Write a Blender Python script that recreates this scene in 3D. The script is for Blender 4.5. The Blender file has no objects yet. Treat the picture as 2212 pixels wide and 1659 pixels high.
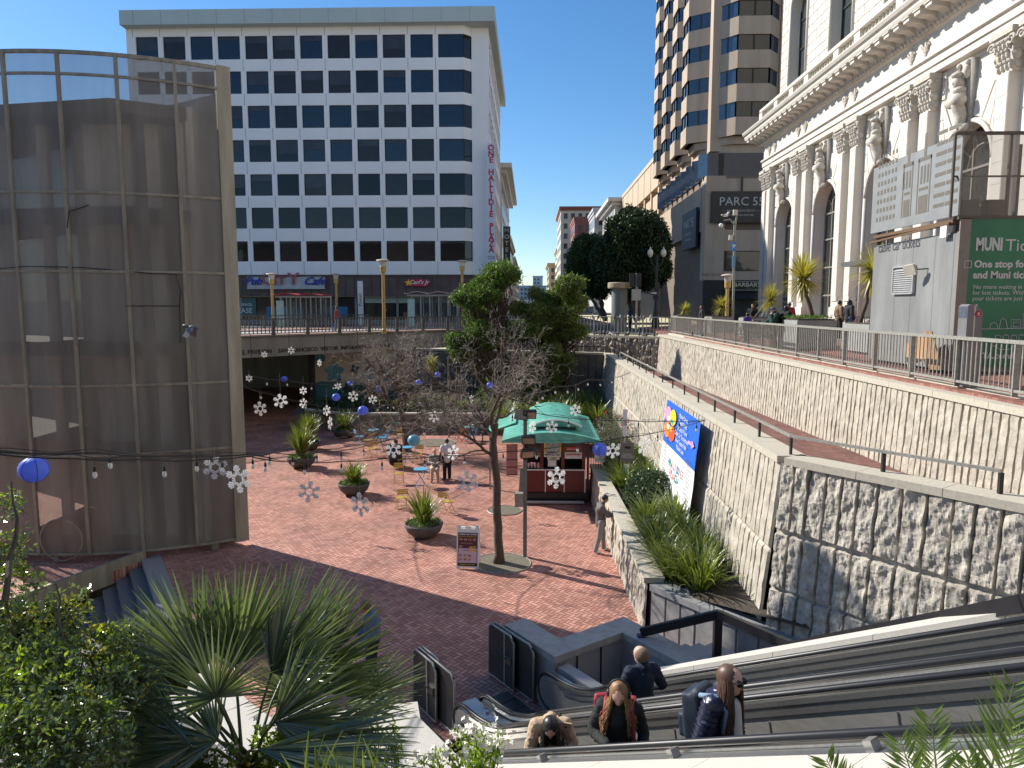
import bpy, bmesh, math, random
from mathutils import Vector, Matrix, noise
from math import sin, cos, pi, radians, sqrt, atan2
random.seed(7)
SC = bpy.context.scene
COL = SC.collection
# ---------------------------------------------------------------- camera
EYE = 1.6; YAW = radians(1.53); PIT = radians(6.25); FP = 1534.0
cd = bpy.data.cameras.new('camera'); cam = bpy.data.objects.new('camera', cd); COL.objects.link(cam)
cam.location = (0, 0, EYE)
cam.rotation_euler = (pi/2 - PIT, 0, YAW)
cd.sensor_width = 36; cd.lens = FP/2212*36; cd.clip_end = 3000; cd.clip_start = 0.05
SC.camera = cam
# ---------------------------------------------------------------- sky and sun
SUN_EL = radians(34.5)
to_sun = Vector((-.86*cos(SUN_EL), .51*cos(SUN_EL), sin(SUN_EL))).normalized()
w = bpy.data.worlds.new('World'); SC.world = w; w.use_nodes = True
nt = w.node_tree; nt.nodes.clear()
sky = nt.nodes.new('ShaderNodeTexSky'); sky.sky_type = 'NISHITA'; sky.sun_disc = False
sky.sun_elevation = SUN_EL; sky.sun_rotation = atan2(to_sun.x, to_sun.y)
sky.altitude = 0; sky.air_density = 1.0; sky.dust_density = 0.15; sky.ozone_density = 4.0
bg = nt.nodes.new("ShaderNodeBackground"); bg.inputs[1].default_value = 0.108
wo = nt.nodes.new('ShaderNodeOutputWorld')
hs = nt.nodes.new('ShaderNodeHueSaturation'); hs.inputs['Saturation'].default_value = 1.2; nt.links.new(sky.outputs[0], hs.inputs['Color']); nt.links.new(hs.outputs[0], bg.inputs[0]); nt.links.new(bg.outputs[0], wo.inputs[0])
sl = bpy.data.lights.new('sun', 'SUN'); sl.energy = 5.0; sl.angle = radians(.53); sl.color = (1, .94, .85)
so = bpy.data.objects.new('sun', sl); COL.objects.link(so)
so.rotation_euler = to_sun.to_track_quat('Z', 'Y').to_euler(); so.location = (-40, 20, 60)
SC.view_settings.view_transform = 'Standard'; SC.view_settings.look = 'None'
SC.view_settings.exposure = 0.5; SC.view_settings.gamma = 1
SC.cycles.max_bounces = 7; SC.cycles.transparent_max_bounces = 16
# ---------------------------------------------------------------- photograph-to-place geometry
def ray(px, py):
    a = (px-1106)/FP; b = (py-829.5)/FP
    fy = cos(PIT)-b*sin(PIT); dz = -sin(PIT)-b*cos(PIT)
    return a*cos(YAW)-fy*sin(YAW), a*sin(YAW)+fy*cos(YAW), dz
def atz(px, py, z):
    x, y, d = ray(px, py); t = (z-EYE)/d; return Vector((x*t, y*t, z))
def aty(px, py, Y):
    x, y, d = ray(px, py); t = Y/y; return Vector((x*t, Y, EYE+d*t))
def atx(px, py, X):
    x, y, d = ray(px, py); t = X/x; return Vector((X, y*t, EYE+d*t))
FL = -5.8                       # plaza floor
# ---------------------------------------------------------------- scene tree helpers
ORG = {}
def thing(name, label, cat, loc=(0, 0, 0), group=None, kind=None):
    o = bpy.data.objects.new(name, None); COL.objects.link(o); o.location = loc
    o.empty_display_size = .2
    ORG[o.name] = Vector(loc)
    o['label'] = label; o['category'] = cat
    if group: o['group'] = group
    if kind: o['kind'] = kind
    return o
def tag(o, label=None, cat=None, group=None, kind=None):
    if label: o['label'] = label
    if cat: o['category'] = cat
    if group: o['group'] = group
    if kind: o['kind'] = kind
    return o
def copy_tree(o, parent=None):
    c = o.copy(); COL.objects.link(c); c.parent = parent
    ORG[c.name] = ORG.get(o.name, Vector())
    for ch in list(o.children): copy_tree(ch, c)
    return c
class MB:
    def __init__(s): s.v = []; s.f = []; s.m = []; s.cm = 0
    def vv(s, p): s.v.append((p[0], p[1], p[2])); return len(s.v)-1
    def face(s, *pts):
        i = [s.vv(p) for p in pts]; s.f.append(i); s.m.append(s.cm)
    def box(s, x0, x1, y0, y1, z0, z1):
        p = [(x, y, z) for z in (z0, z1) for y in (y0, y1) for x in (x0, x1)]
        s.hexa([p[0], p[1], p[3], p[2], p[4], p[5], p[7], p[6]])
    def hexa(s, p):   # bottom 4 ccw, top 4 ccw
        b = len(s.v)
        for q in p: s.vv(q)
        for f in ((3, 2, 1, 0), (4, 5, 6, 7), (0, 1, 5, 4), (1, 2, 6, 5), (2, 3, 7, 6), (3, 0, 4, 7)):
            s.f.append([b+i for i in f]); s.m.append(s.cm)
    def obox(s, c, ax, ay, az, hx, hy, hz):
        c = Vector(c); ax = Vector(ax).normalized()*hx; ay = Vector(ay).normalized()*hy; az = Vector(az).normalized()*hz
        s.hexa([c-ax-ay-az, c+ax-ay-az, c+ax+ay-az, c-ax+ay-az, c-ax-ay+az, c+ax-ay+az, c+ax+ay+az, c-ax+ay+az])
    def bar(s, a, b, w, h, up=(0, 0, 1)):
        a = Vector(a); b = Vector(b); d = b-a; L = d.length
        if L < 1e-6: return
        d /= L; up = Vector(up); sd = d.cross(up)
        if sd.length < 1e-4: sd = d.cross(Vector((1, 0, 0)))
        sd.normalize(); u = sd.cross(d)
        s.obox((a+b)/2, d, sd, u, L/2, w/2, h/2)
    def prism(s, poly, z0, z1):
        b = len(s.v); n = len(poly)
        for z in (z0, z1):
            for p in poly: s.vv((p[0], p[1], z))
        s.f.append([b+i for i in range(n)][::-1]); s.m.append(s.cm)
        s.f.append([b+n+i for i in range(n)]); s.m.append(s.cm)
        for i in range(n):
            j = (i+1) % n; s.f.append([b+i, b+j, b+n+j, b+n+i]); s.m.append(s.cm)
    def extr(s, pts, vec):
        b = len(s.v); n = len(pts); vec = Vector(vec)
        for p in pts: s.vv(p)
        for p in pts: s.vv(Vector(p)+vec)
        s.f.append([b+i for i in range(n)]); s.m.append(s.cm)
        s.f.append([b+n+i for i in range(n)][::-1]); s.m.append(s.cm)
        for i in range(n):
            j = (i+1) % n; s.f.append([b+i, b+n+i, b+n+j, b+j]); s.m.append(s.cm)
    def tube(s, pts, rad, n=8, caps=True):
        pts = [Vector(p) for p in pts]
        if not hasattr(rad, '__len__'): rad = [rad]*len(pts)
        b = len(s.v); prev = None
        for k, p in enumerate(pts):
            d = (pts[min(k+1, len(pts)-1)]-pts[max(k-1, 0)])
            if d.length < 1e-9: d = Vector((0, 0, 1))
            d.normalize()
            if prev is None:
                x = d.cross(Vector((0, 0, 1)) if abs(d.z) < .9 else Vector((1, 0, 0)))
            else: x = prev - d*prev.dot(d)
            if x.length < 1e-6: x = d.orthogonal()
            x.normalize(); prev = x; y = d.cross(x)
            for i in range(n):
                a = 2*pi*i/n; s.vv(p+(x*cos(a)+y*sin(a))*rad[k])
        for k in range(len(pts)-1):
            for i in range(n):
                j = (i+1) % n
                s.f.append([b+k*n+i, b+k*n+j, b+(k+1)*n+j, b+(k+1)*n+i]); s.m.append(s.cm)
        if caps:
            s.f.append([b+i for i in range(n)][::-1]); s.m.append(s.cm)
            e = b+(len(pts)-1)*n; s.f.append([e+i for i in range(n)]); s.m.append(s.cm)
    def lathe(s, prof, c=(0, 0, 0), n=24, flute=0, nf=0):
        b = len(s.v); c = Vector(c)
        for r, z in prof:
            for i in range(n):
                a = 2*pi*i/n; rr = r*(1-flute*(.5+.5*cos(nf*a))) if nf else r
                s.vv(c+Vector((cos(a)*rr, sin(a)*rr, z)))
        for k in range(len(prof)-1):
            for i in range(n):
                j = (i+1) % n
                s.f.append([b+k*n+i, b+k*n+j, b+(k+1)*n+j, b+(k+1)*n+i]); s.m.append(s.cm)
        s.f.append([b+i for i in range(n)][::-1]); s.m.append(s.cm)
        e = b+(len(prof)-1)*n; s.f.append([e+i for i in range(n)]); s.m.append(s.cm)
    def cyl(s, c, r, z0, z1, n=16): s.lathe([(r, z0), (r, z1)], c, n)
    def ball(s, c, r, n=10, sc=(1, 1, 1), M=None):
        b = len(s.v); c = Vector(c); m = n//2+1
        for k in range(m+1):
            t = pi*k/m
            for i in range(n):
                a = 2*pi*i/n
                p = Vector((sin(t)*cos(a)*r*sc[0], sin(t)*sin(a)*r*sc[1], -cos(t)*r*sc[2]))
                if M: p = M @ p
                s.vv(c+p)
        for k in range(m):
            for i in range(n):
                j = (i+1) % n
                s.f.append([b+k*n+i, b+k*n+j, b+(k+1)*n+j, b+(k+1)*n+i]); s.m.append(s.cm)
    def cone(s, a, b, ra, rb, n=10):     # tapered limb with round ends
        s.tube([a, b], [ra, rb], n); s.ball(a, ra, n); s.ball(b, rb, n)
    def build(s, name, mats, parent=None, smooth=False, org=None, merge=False):
        me = bpy.data.meshes.new(name)
        if org is None: org = ORG[parent.name] if parent is not None else Vector((0, 0, 0))
        org = Vector(org)
        vs = [(x-org.x, y-org.y, z-org.z) for x, y, z in s.v] if org.length > 0 else s.v
        me.from_pydata(vs, [], s.f)
        if not isinstance(mats, (list, tuple)): mats = [mats]
        for m in mats: me.materials.append(m)
        if len(mats) > 1: me.polygons.foreach_set('material_index', s.m)
        if smooth: me.polygons.foreach_set('use_smooth', [True]*len(me.polygons))
        if merge:
            bm = bmesh.new(); bm.from_mesh(me); bmesh.ops.remove_doubles(bm, verts=bm.verts, dist=1e-4)
            bm.to_mesh(me); bm.free()
        o = bpy.data.objects.new(name, me); COL.objects.link(o)
        if parent is not None:
            o.parent = parent; ORG[o.name] = org
            # a sub-part hangs from a part that has no offset of its own
        else:
            ORG[o.name] = Vector((0, 0, 0))
        return o
def top(o, label, cat, group=None, kind=None):
    return tag(o, label, cat, group, kind)
# ---------------------------------------------------------------- materials
MATS = {}
def mat(name, col, rough=.7, metal=0., var=.12, scale=6., bump=.0, bscale=40., spec=.5, col2=None, coord='Object', stretch=(1, 1, 1), trans=0., alpha=None, sub=0., emit=None):
    if name in MATS: return MATS[name]
    m = bpy.data.materials.new(name); m.use_nodes = True; t = m.node_tree
    b = t.nodes['Principled BSDF']
    b.inputs['Roughness'].default_value = rough; b.inputs['Metallic'].default_value = metal
    b.inputs['Specular IOR Level'].default_value = spec
    tc = t.nodes.new('ShaderNodeTexCoord'); mp = t.nodes.new('ShaderNodeMapping')
    mp.inputs['Scale'].default_value = stretch
    t.links.new(tc.outputs[coord], mp.inputs[0])
    nz = t.nodes.new('ShaderNodeTexNoise'); nz.inputs['Scale'].default_value = scale; nz.inputs['Detail'].default_value = 6; nz.inputs['Roughness'].default_value = .65
    t.links.new(mp.outputs[0], nz.inputs['Vector'])
    rp = t.nodes.new('ShaderNodeValToRGB')
    c1 = tuple(max(0, c*(1-var)) for c in col[:3])+(1,)
    c2 = (tuple(col2[:3])+(1,)) if col2 else tuple(min(1, c*(1+var)) for c in col[:3])+(1,)
    rp.color_ramp.elements[0].position = .3; rp.color_ramp.elements[1].position = .7
    rp.color_ramp.elements[0].color = c1; rp.color_ramp.elements[1].color = c2
    t.links.new(nz.outputs[0], rp.inputs[0]); t.links.new(rp.outputs[0], b.inputs['Base Color'])
    if bump > 0:
        n2 = t.nodes.new('ShaderNodeTexNoise'); n2.inputs['Scale'].default_value = bscale; n2.inputs['Detail'].default_value = 8; n2.inputs['Roughness'].default_value = .7
        t.links.new(mp.outputs[0], n2.inputs['Vector'])
        bp = t.nodes.new('ShaderNodeBump'); bp.inputs['Strength'].default_value = 1.0; bp.inputs['Distance'].default_value = bump
        t.links.new(n2.outputs[0], bp.inputs['Height']); t.links.new(bp.outputs[0], b.inputs['Normal'])
    if trans > 0: b.inputs['Transmission Weight'].default_value = trans
    if alpha is not None: b.inputs['Alpha'].default_value = alpha
    if emit:
        b.inputs['Emission Color'].default_value = tuple(emit[:3])+(1,); b.inputs['Emission Strength'].default_value = emit[3]
    MATS[name] = m; return m
def leafmat(name, c1, c2, rough=.45, tl=.25, spec=.5):
    """leaf: colour varies from leaf to leaf, some light comes through"""
    m = bpy.data.materials.new(name); m.use_nodes = True; t = m.node_tree
    b = t.nodes['Principled BSDF']; out = t.nodes['Material Output']
    g = t.nodes.new('ShaderNodeNewGeometry'); rp = t.nodes.new('ShaderNodeValToRGB')
    rp.color_ramp.elements[0].color = tuple(c1)+(1,); rp.color_ramp.elements[1].color = tuple(c2)+(1,)
    t.links.new(g.outputs['Random Per Island'], rp.inputs[0]); t.links.new(rp.outputs[0], b.inputs['Base Color'])
    b.inputs['Roughness'].default_value = rough; b.inputs['Specular IOR Level'].default_value = spec
    tr = t.nodes.new('ShaderNodeBsdfTranslucent'); mx = t.nodes.new('ShaderNodeMixShader'); mx.inputs[0].default_value = tl
    hs = t.nodes.new('ShaderNodeMixRGB'); hs.blend_type = 'MULTIPLY'; hs.inputs[0].default_value = 1; hs.inputs[2].default_value = (1.6, 1.7, .7, 1)
    t.links.new(rp.outputs[0], hs.inputs[1]); t.links.new(hs.outputs[0], tr.inputs[0])
    t.links.new(b.outputs[0], mx.inputs[1]); t.links.new(tr.outputs[0], mx.inputs[2]); t.links.new(mx.outputs[0], out.inputs[0])
    return m
def N(t, op, a, b=None, c=None):
    n = t.nodes.new('ShaderNodeMath'); n.operation = op
    for i, x in enumerate((a, b, c)):
        if x is None: continue
        if isinstance(x, (int, float)): n.inputs[i].default_value = x
        else: t.links.new(x, n.inputs[i])
    return n.outputs[0]
def herringbone(name, wid, rot, cols, mortar, mw=.045):
    m = bpy.data.materials.new(name); m.use_nodes = True; t = m.node_tree; b = t.nodes['Principled BSDF']
    tc = t.nodes.new('ShaderNodeTexCoord'); mp = t.nodes.new('ShaderNodeMapping'); mp.inputs['Rotation'].default_value = (0, 0, rot)
    mp.inputs['Scale'].default_value = (1/wid, 1/wid, 1)
    t.links.new(tc.outputs['Object'], mp.inputs[0])
    sp = t.nodes.new('ShaderNodeSeparateXYZ'); t.links.new(mp.outputs[0], sp.inputs[0])
    x, y = sp.outputs[0], sp.outputs[1]
    i = N(t, 'FLOOR', x); j = N(t, 'FLOOR', y); u = N(t, 'SUBTRACT', x, i); v = N(t, 'SUBTRACT', y, j)
    k = N(t, 'FLOORED_MODULO', N(t, 'SUBTRACT', i, j), 4.0)
    def isk(q): return N(t, 'COMPARE', k, float(q), .1)
    k0, k1, k2, k3 = isk(0), isk(1), isk(2), isk(3)
    iu = N(t, 'SUBTRACT', 1.0, u); iv = N(t, 'SUBTRACT', 1.0, v)
    # a closed joint on each side unless the neighbour cell is the same brick
    L = N(t, 'ADD', u, k1); R = N(t, 'ADD', iu, k0); B = N(t, 'ADD', v, k2); T = N(t, 'ADD', iv, k3)
    d = N(t, 'MINIMUM', N(t, 'MINIMUM', L, R), N(t, 'MINIMUM', B, T))
    bi = N(t, 'SUBTRACT', i, k1); bj = N(t, 'SUBTRACT', j, k2)
    cb = t.nodes.new('ShaderNodeCombineXYZ'); t.links.new(bi, cb.inputs[0]); t.links.new(bj, cb.inputs[1])
    wn = t.nodes.new('ShaderNodeTexWhiteNoise'); wn.noise_dimensions = '2D'; t.links.new(cb.outputs[0], wn.inputs['Vector'])
    rp = t.nodes.new('ShaderNodeValToRGB'); rp.color_ramp.interpolation = 'LINEAR'
    el = rp.color_ramp.elements
    while len(el) < len(cols): el.new(.5)
    for q, c in enumerate(cols): el[q].position = q/(len(cols)-1); el[q].color = tuple(c)+(1,)
    t.links.new(wn.outputs['Value'], rp.inputs[0])
    nz = t.nodes.new('ShaderNodeTexNoise'); nz.inputs['Scale'].default_value = .8; nz.inputs['Detail'].default_value = 8
    t.links.new(tc.outputs['Object'], nz.inputs['Vector'])
    mr = t.nodes.new('ShaderNodeMapRange'); mr.inputs[1].default_value = .3; mr.inputs[2].default_value = .7; mr.inputs[3].default_value = .66; mr.inputs[4].default_value = 1.16
    t.links.new(nz.outputs[0], mr.inputs[0])
    mu = t.nodes.new('ShaderNodeMixRGB'); mu.blend_type = 'MULTIPLY'; mu.inputs[0].default_value = 1
    t.links.new(rp.outputs[0], mu.inputs[1]); t.links.new(mr.outputs[0], mu.inputs[2])
    msk = t.nodes.new('ShaderNodeMapRange'); msk.inputs[1].default_value = mw; msk.inputs[2].default_value = mw+.05
    t.links.new(d, msk.inputs[0])
    mx = t.nodes.new('ShaderNodeMixRGB'); mx.inputs[1].default_value = tuple(mortar)+(1,)
    t.links.new(msk.outputs[0], mx.inputs[0]); t.links.new(mu.outputs[0], mx.inputs[2])
    t.links.new(mx.outputs[0], b.inputs['Base Color'])
    bp = t.nodes.new('ShaderNodeBump'); bp.inputs['Distance'].default_value = .012
    hh = N(t, 'ADD', msk.outputs[0], N(t, 'MULTIPLY', wn.outputs['Value'], .5))
    t.links.new(hh, bp.inputs['Height']); t.links.new(bp.outputs[0], b.inputs['Normal'])
    b.inputs['Roughness'].default_value = .75
    MATS[name] = m; return m
def meshmat(name, col, alpha, rough=.5, metal=.6, pattern=0., scale=30):
    """perforated sheet: metal between holes too small to draw, so a fixed share of the light passes"""
    m = bpy.data.materials.new(name); m.use_nodes = True; t = m.node_tree; b = t.nodes['Principled BSDF']; out = t.nodes['Material Output']
    b.inputs['Roughness'].default_value = rough; b.inputs['Metallic'].default_value = metal
    tc = t.nodes.new('ShaderNodeTexCoord'); mp = t.nodes.new('ShaderNodeMapping'); mp.inputs['Scale'].default_value = (1, 1, .12)
    t.links.new(tc.outputs['Object'], mp.inputs[0])
    nz = t.nodes.new('ShaderNodeTexNoise'); nz.inputs['Scale'].default_value = 2.2; nz.inputs['Detail'].default_value = 7
    t.links.new(mp.outputs[0], nz.inputs['Vector'])
    rp = t.nodes.new('ShaderNodeValToRGB'); rp.color_ramp.elements[0].position = .3; rp.color_ramp.elements[1].position = .72
    rp.color_ramp.elements[0].color = tuple(c*.75 for c in col)+(1,); rp.color_ramp.elements[1].color = tuple(c*1.25 for c in col)+(1,)
    t.links.new(nz.outputs[0], rp.inputs[0]); t.links.new(rp.outputs[0], b.inputs['Base Color'])
    tr = t.nodes.new('ShaderNodeBsdfTransparent'); mx = t.nodes.new('ShaderNodeMixShader')
    if pattern > 0:
        vo = t.nodes.new('ShaderNodeTexVoronoi'); vo.inputs['Scale'].default_value = scale; vo.inputs['Randomness'].default_value = .0
        t.links.new(tc.outputs['Object'], vo.inputs['Vector'])
        q = N(t, 'LESS_THAN', vo.outputs['Distance'], pattern)
        t.links.new(N(t, 'MULTIPLY', q, 1.0), mx.inputs[0])
    else: mx.inputs[0].default_value = alpha
    t.links.new(b.outputs[0], mx.inputs[1]); t.links.new(tr.outputs[0], mx.inputs[2]); t.links.new(mx.outputs[0], out.inputs[0])
    MATS[name] = m; return m
def glassmat(name, col, rough=.04, spec=.9, wob=.0):
    m = mat(name, col, rough, 0, .25, 1.2, 0, spec=spec)
    if wob:
        t = m.node_tree; b = t.nodes['Principled BSDF']; tc = t.nodes.new('ShaderNodeTexCoord'); n2 = t.nodes.new('ShaderNodeTexNoise'); n2.inputs['Scale'].default_value = .5
        t.links.new(tc.outputs['Object'], n2.inputs['Vector']); bp = t.nodes.new('ShaderNodeBump'); bp.inputs['Distance'].default_value = wob
        t.links.new(n2.outputs[0], bp.inputs['Height']); t.links.new(bp.outputs[0], b.inputs['Normal'])
    return m
BRICK = herringbone('brick_paving', .105, radians(38), [(.37, .155, .11), (.47, .205, .15), (.60, .295, .22), (.45, .215, .16)], (.12, .075, .06))
GRAN = mat('split_granite', (.46, .41, .33), .85, 0, .25, 3.5, .02, 22, col2=(.60, .54, .44))
GRAN2 = mat('dark_split_granite', (.44, .40, .34), .85, 0, .35, 5, .025, 22, col2=(.66, .60, .50))
CAP = mat('granite_coping', (.50, .46, .37), .7, 0, .16, 18, .004, 90)
CAPS = mat('polished_granite', (.30, .30, .30), .5, 0, .14, 60, .001, 90)
CREAM = mat('cream_granite', (.52, .49, .43), .7, 0, .12, 40, .003, 120)
JOINT = mat('dark_joint', (.035, .03, .028), .95)
CONC = mat('weathered_concrete', (.26, .245, .22), .85, 0, .25, .9, .004, 30, stretch=(1, 1, .25))
ASPH = mat('asphalt', (.055, .055, .058), .9, 0, .25, 3, .01, 60)
PAVE = mat('pale_pavement', (.40, .38, .36), .85, 0, .1, 1.5, .004, 60)
PINK = mat('pink_pavement', (.36, .22, .18), .85, 0, .15, 2.5, .004, 60)
SOIL = mat('planter_soil', (.07, .055, .04), .95, 0, .4, 9, .03, 30)
STEEL = mat('brushed_steel', (.50, .50, .49), .32, .9, .12, 3, 0, stretch=(1, 12, 12))
STEELD = mat('dark_brushed_steel', (.21, .205, .195), .36, .85, .2, 2, 0, stretch=(1, 14, 14))
GALV = mat('weathered_galvanised_steel', (.36, .35, .31), .55, .5, .25, 14, .001, 60)
BLKM = mat('black_painted_steel', (.022, .022, .025), .42, .2, .2, 8)
RUBBER = mat('black_rubber', (.018, .018, .02), .42, 0, .1, 6)
WHITE = mat('white_plastic', (.80, .80, .78), .5, 0, .05)
SIGNW = mat('white_sign_paint', (.78, .78, .76), .5, 0, .04)
BLACK = mat('matt_black', (.015, .015, .016), .6)
DGLASS = glassmat('dark_window_glass', (.010, .013, .020), .05, .55, .01)
BGLASS = glassmat('blue_window_glass', (.02, .035, .06), .03, 1.0, .0)
def text(body, size, m, parent, pos, right, up, ext=.004, align='CENTER', name='lettering', bold=0, sx=1., shear=0.):
    cu = bpy.data.curves.new(name, 'FONT'); cu.body = body; cu.size = size; cu.extrude = ext; cu.align_x = align; cu.align_y = 'CENTER'; cu.offset = bold; cu.shear = shear
    cu.resolution_u = 2
    tmp = bpy.data.objects.new('tmp', cu); COL.objects.link(tmp)
    dg = bpy.context.evaluated_depsgraph_get(); me = bpy.data.meshes.new_from_object(tmp.evaluated_get(dg))
    bpy.data.objects.remove(tmp); bpy.data.curves.remove(cu)
    r = Vector(right).normalized(); u = Vector(up).normalized(); n = r.cross(u)
    org = ORG[parent.name] if parent is not None else Vector()
    p0 = Vector(pos)-org
    M = Matrix(((r.x*sx, u.x, n.x, p0.x), (r.y*sx, u.y, n.y, p0.y), (r.z*sx, u.z, n.z, p0.z), (0, 0, 0, 1)))
    me.transform(M); me.materials.clear(); me.materials.append(m)
    o = bpy.data.objects.new(name, me); COL.objects.link(o); ORG[o.name] = org
    if parent is not None: o.parent = parent
    return o
def struct(o): o['kind'] = 'structure'; return o
def lerp(a, b, t): return a+(b-a)*t
def fbm(p, o=4): return noise.fractal(Vector(p), .8, 2.1, o)
# ================================================================ SETTING: ground, plaza, walls
SA, SB_ = atz(345, 1197, FL), atz(470, 1500, FL); SL = (atz(115, 1266, FL)-atz(295, 1201, FL)).normalized(); SD = (SB_-SA).normalized()
pf = MB(); e1 = SA+SD*((4-SA.y)/SD.y); e2 = SA+SL*16
pf.prism([(e1.x, 4), (9, 4), (9, 48), (4, 52), (-6, 62), (-45, 75), (-45, e2.y), (e2.x, e2.y), (SA.x, SA.y)], FL-.3, FL); struct(pf.build('plaza_floor', BRICK))
g = MB(); Z0 = -.25
C = [(8.7, -40), (8.7, 43.5), (8.3, 45.2), (2.9, 49.4), (-4.8, 55.2)]
g.face(*[(x, y, Z0) for x, y in [(8.7, 60), (8.7, 43.5), (8.3, 45.2), (2.9, 49.4), (-4.8, 55.2), (-17.3, 42.0), (-400, 42.0), (-400, 900), (8.7, 900)]][::-1])
g.f[-1] = g.f[-1][::-1]
struct(g.build('street', ASPH))
# brick sidewalk that rises gently towards the bank
g = MB()
for (xa, za), (xb, zb) in (((8.7, -.10), (17.5, .28)), ((17.5, .28), (420, .3))):
    g.face((xa, -60, za), (xb, -60, zb), (xb, 58.4, zb), (xa, 58.4, za))
for i in range(1): g.face((8.7, -60, -.1), (8.7, 58.4, -.1), (8.7, 58.4, -.3), (8.7, -60, -.3))
g.face((8.7, 58.4, -.10), (17.5, 58.4, .28), (17.5, 58.4, -.3), (8.7, 58.4, -.3)); g.face((17.5, 58.4, .28), (420, 58.4, .3), (420, 58.4, -.3), (17.5, 58.4, -.3))
struct(g.build('brick_sidewalk', herringbone('sidewalk_brick', .105, radians(0), [(.24, .09, .07), (.32, .13, .10), (.38, .17, .13)], (.12, .08, .07))))
# pale concrete roadway of the bridge and its kerbs
g = MB()
dB = Vector((12.2, 12.9, 0)).normalized(); nB = Vector((-dB.y, dB.x, 0))
A0 = Vector((-17.3, 42.2, 0)); 
def bl(a, b): return A0+dB*a+nB*b
def quadz(m, pts, z): m.face(*[(p.x, p.y, z) for p in pts])
quadz(g, [bl(-40, 2.4), bl(40, 2.4), bl(40, 8.5), bl(-40, 8.5)], Z0+.004)
struct(g.build('bridge_road', PAVE))
g = MB()
for a, b in ((.12, 2.4), (8.5, 12.5)):
    p = [bl(-40, a), bl(19.0 if a < 1 else 40, a), bl(19.0 if a < 1 else 40, b), bl(-40, b)]
    g.prism([(q.x, q.y) for q in p], Z0-.02, Z0+.10)
struct(g.build('bridge_pavement', PINK))
g = MB(); g.box(-45, 16, 72.2, 76, Z0-.02, Z0+.13); struct(g.build('far_pavement', PINK))
# viewer's own terrace edge (Market Street side)
g = MB(); g.box(-60, 8.7, -60, .9, -.6, 0); struct(g.build('terrace', PAVE))
# slope of planter beds below the viewer
g = MB(); nx, ny = 40, 20
def bedz(x, y): return -1.35-.42*max(0, y-1.2)+.10*fbm((x*.7, y*.7, 0))
for i in range(nx):
    for j in range(ny):
        xa, xb = -14+i*15.0/nx, -14+(i+1)*15.0/nx; ya, yb = .9+j*7.8/ny, .9+(j+1)*7.8/ny
        g.face((xa, ya, bedz(xa, ya)), (xb, ya, bedz(xb, ya)), (xb, yb, bedz(xb, yb)), (xa, yb, bedz(xa, yb)))
struct(g.build('planter_bed_ground', SOIL, smooth=True, merge=True))
# ---------------------------------------------------------------- split-face stone walls
def stone_wall(mb, p0, p1, ztop0, ztop1, zbot, batter, rib, relief, res, hj=(), groove=.07, seed=0, lump=1.):
    """outer face from p0 to p1 (plan, top edge), leaning outwards by batter*depth; n points outwards"""
    p0 = Vector((p0[0], p0[1], 0)); p1 = Vector((p1[0], p1[1], 0)); d = p1-p0; L = d.length; d.normalize()
    n = Vector((d.y, -d.x, 0))
    nr = max(1, round(L/rib)); rnd = random.Random(seed)
    w = [rnd.uniform(.8, 1.2) for _ in range(nr)]; s = sum(w); xs = [0]
    for q in w: xs.append(xs[-1]+q/s*L)
    rowoff = []
    def off(a, dz, k, edge):
        depth = groove if edge else 0
        row = sum(1 for h in hj if dz > h(a)) if hj else 0
        r = relief*(fbm((a*5.2+k*7.3, dz*3.4, seed+row*3.1), 5)*.95 + .6*abs(fbm((a*1.6+k*3.7, dz*1.1+k, seed+5.), 3)))
        r += relief*.5*(noise.noise(Vector((k*1.7, row*2.3, seed)))+.4)
        near = min([abs(dz-h(a)) for h in hj]) if hj else 9
        if near < .035: return -groove*.8
        return -depth if edge else max(-groove*.5, r*lump)
    H0 = lambda a: lerp(ztop0, ztop1, a/L)-zbot
    for k in range(nr):
        xa, xb = xs[k], xs[k+1]; gw = min(.03, (xb-xa)*.13)
        m = max(2, int((xb-xa)/res))
        cols = [xa, xa+gw]+[lerp(xa+gw, xb-gw, q/m) for q in range(1, m)]+[xb-gw]
        if k == nr-1: cols.append(xb)
        cols = sorted(set(cols)); nc = len(cols)
        nz = max(2, int(H0(xa)/res)); base = len(mb.v)
        for ci, a in enumerate(cols):
            edge = ci == 0 or (k == nr-1 and ci == nc-1)
            zt = lerp(ztop0, ztop1, a/L)
            for r in range(nz+1):
                dz = (zt-zbot)*r/nz
                o = off(a, dz, k, edge) + batter*dz
                mb.vv(p0+d*a+n*o+Vector((0, 0, zt-dz)))
        for ci in range(nc-1):
            for r in range(nz):
                a = base+ci*(nz+1)+r; b = a+nz+1
                mb.f.append([a, a+1, b+1, b]); mb.m.append(mb.cm)
        if k < nr-1:   # close to the groove of the next rib
            a = xb; zt = lerp(ztop0, ztop1, a/L); bb = len(mb.v)
            for r in range(nz+1):
                dz = (zt-zbot)*r/nz; mb.vv(p0+d*a+n*(-groove+batter*dz)+Vector((0, 0, zt-dz)))
            for r in range(nz):
                q = base+(nc-1)*(nz+1)+r; b = bb+r
                mb.f.append([q, q+1, b+1, b]); mb.m.append(mb.cm)
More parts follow.
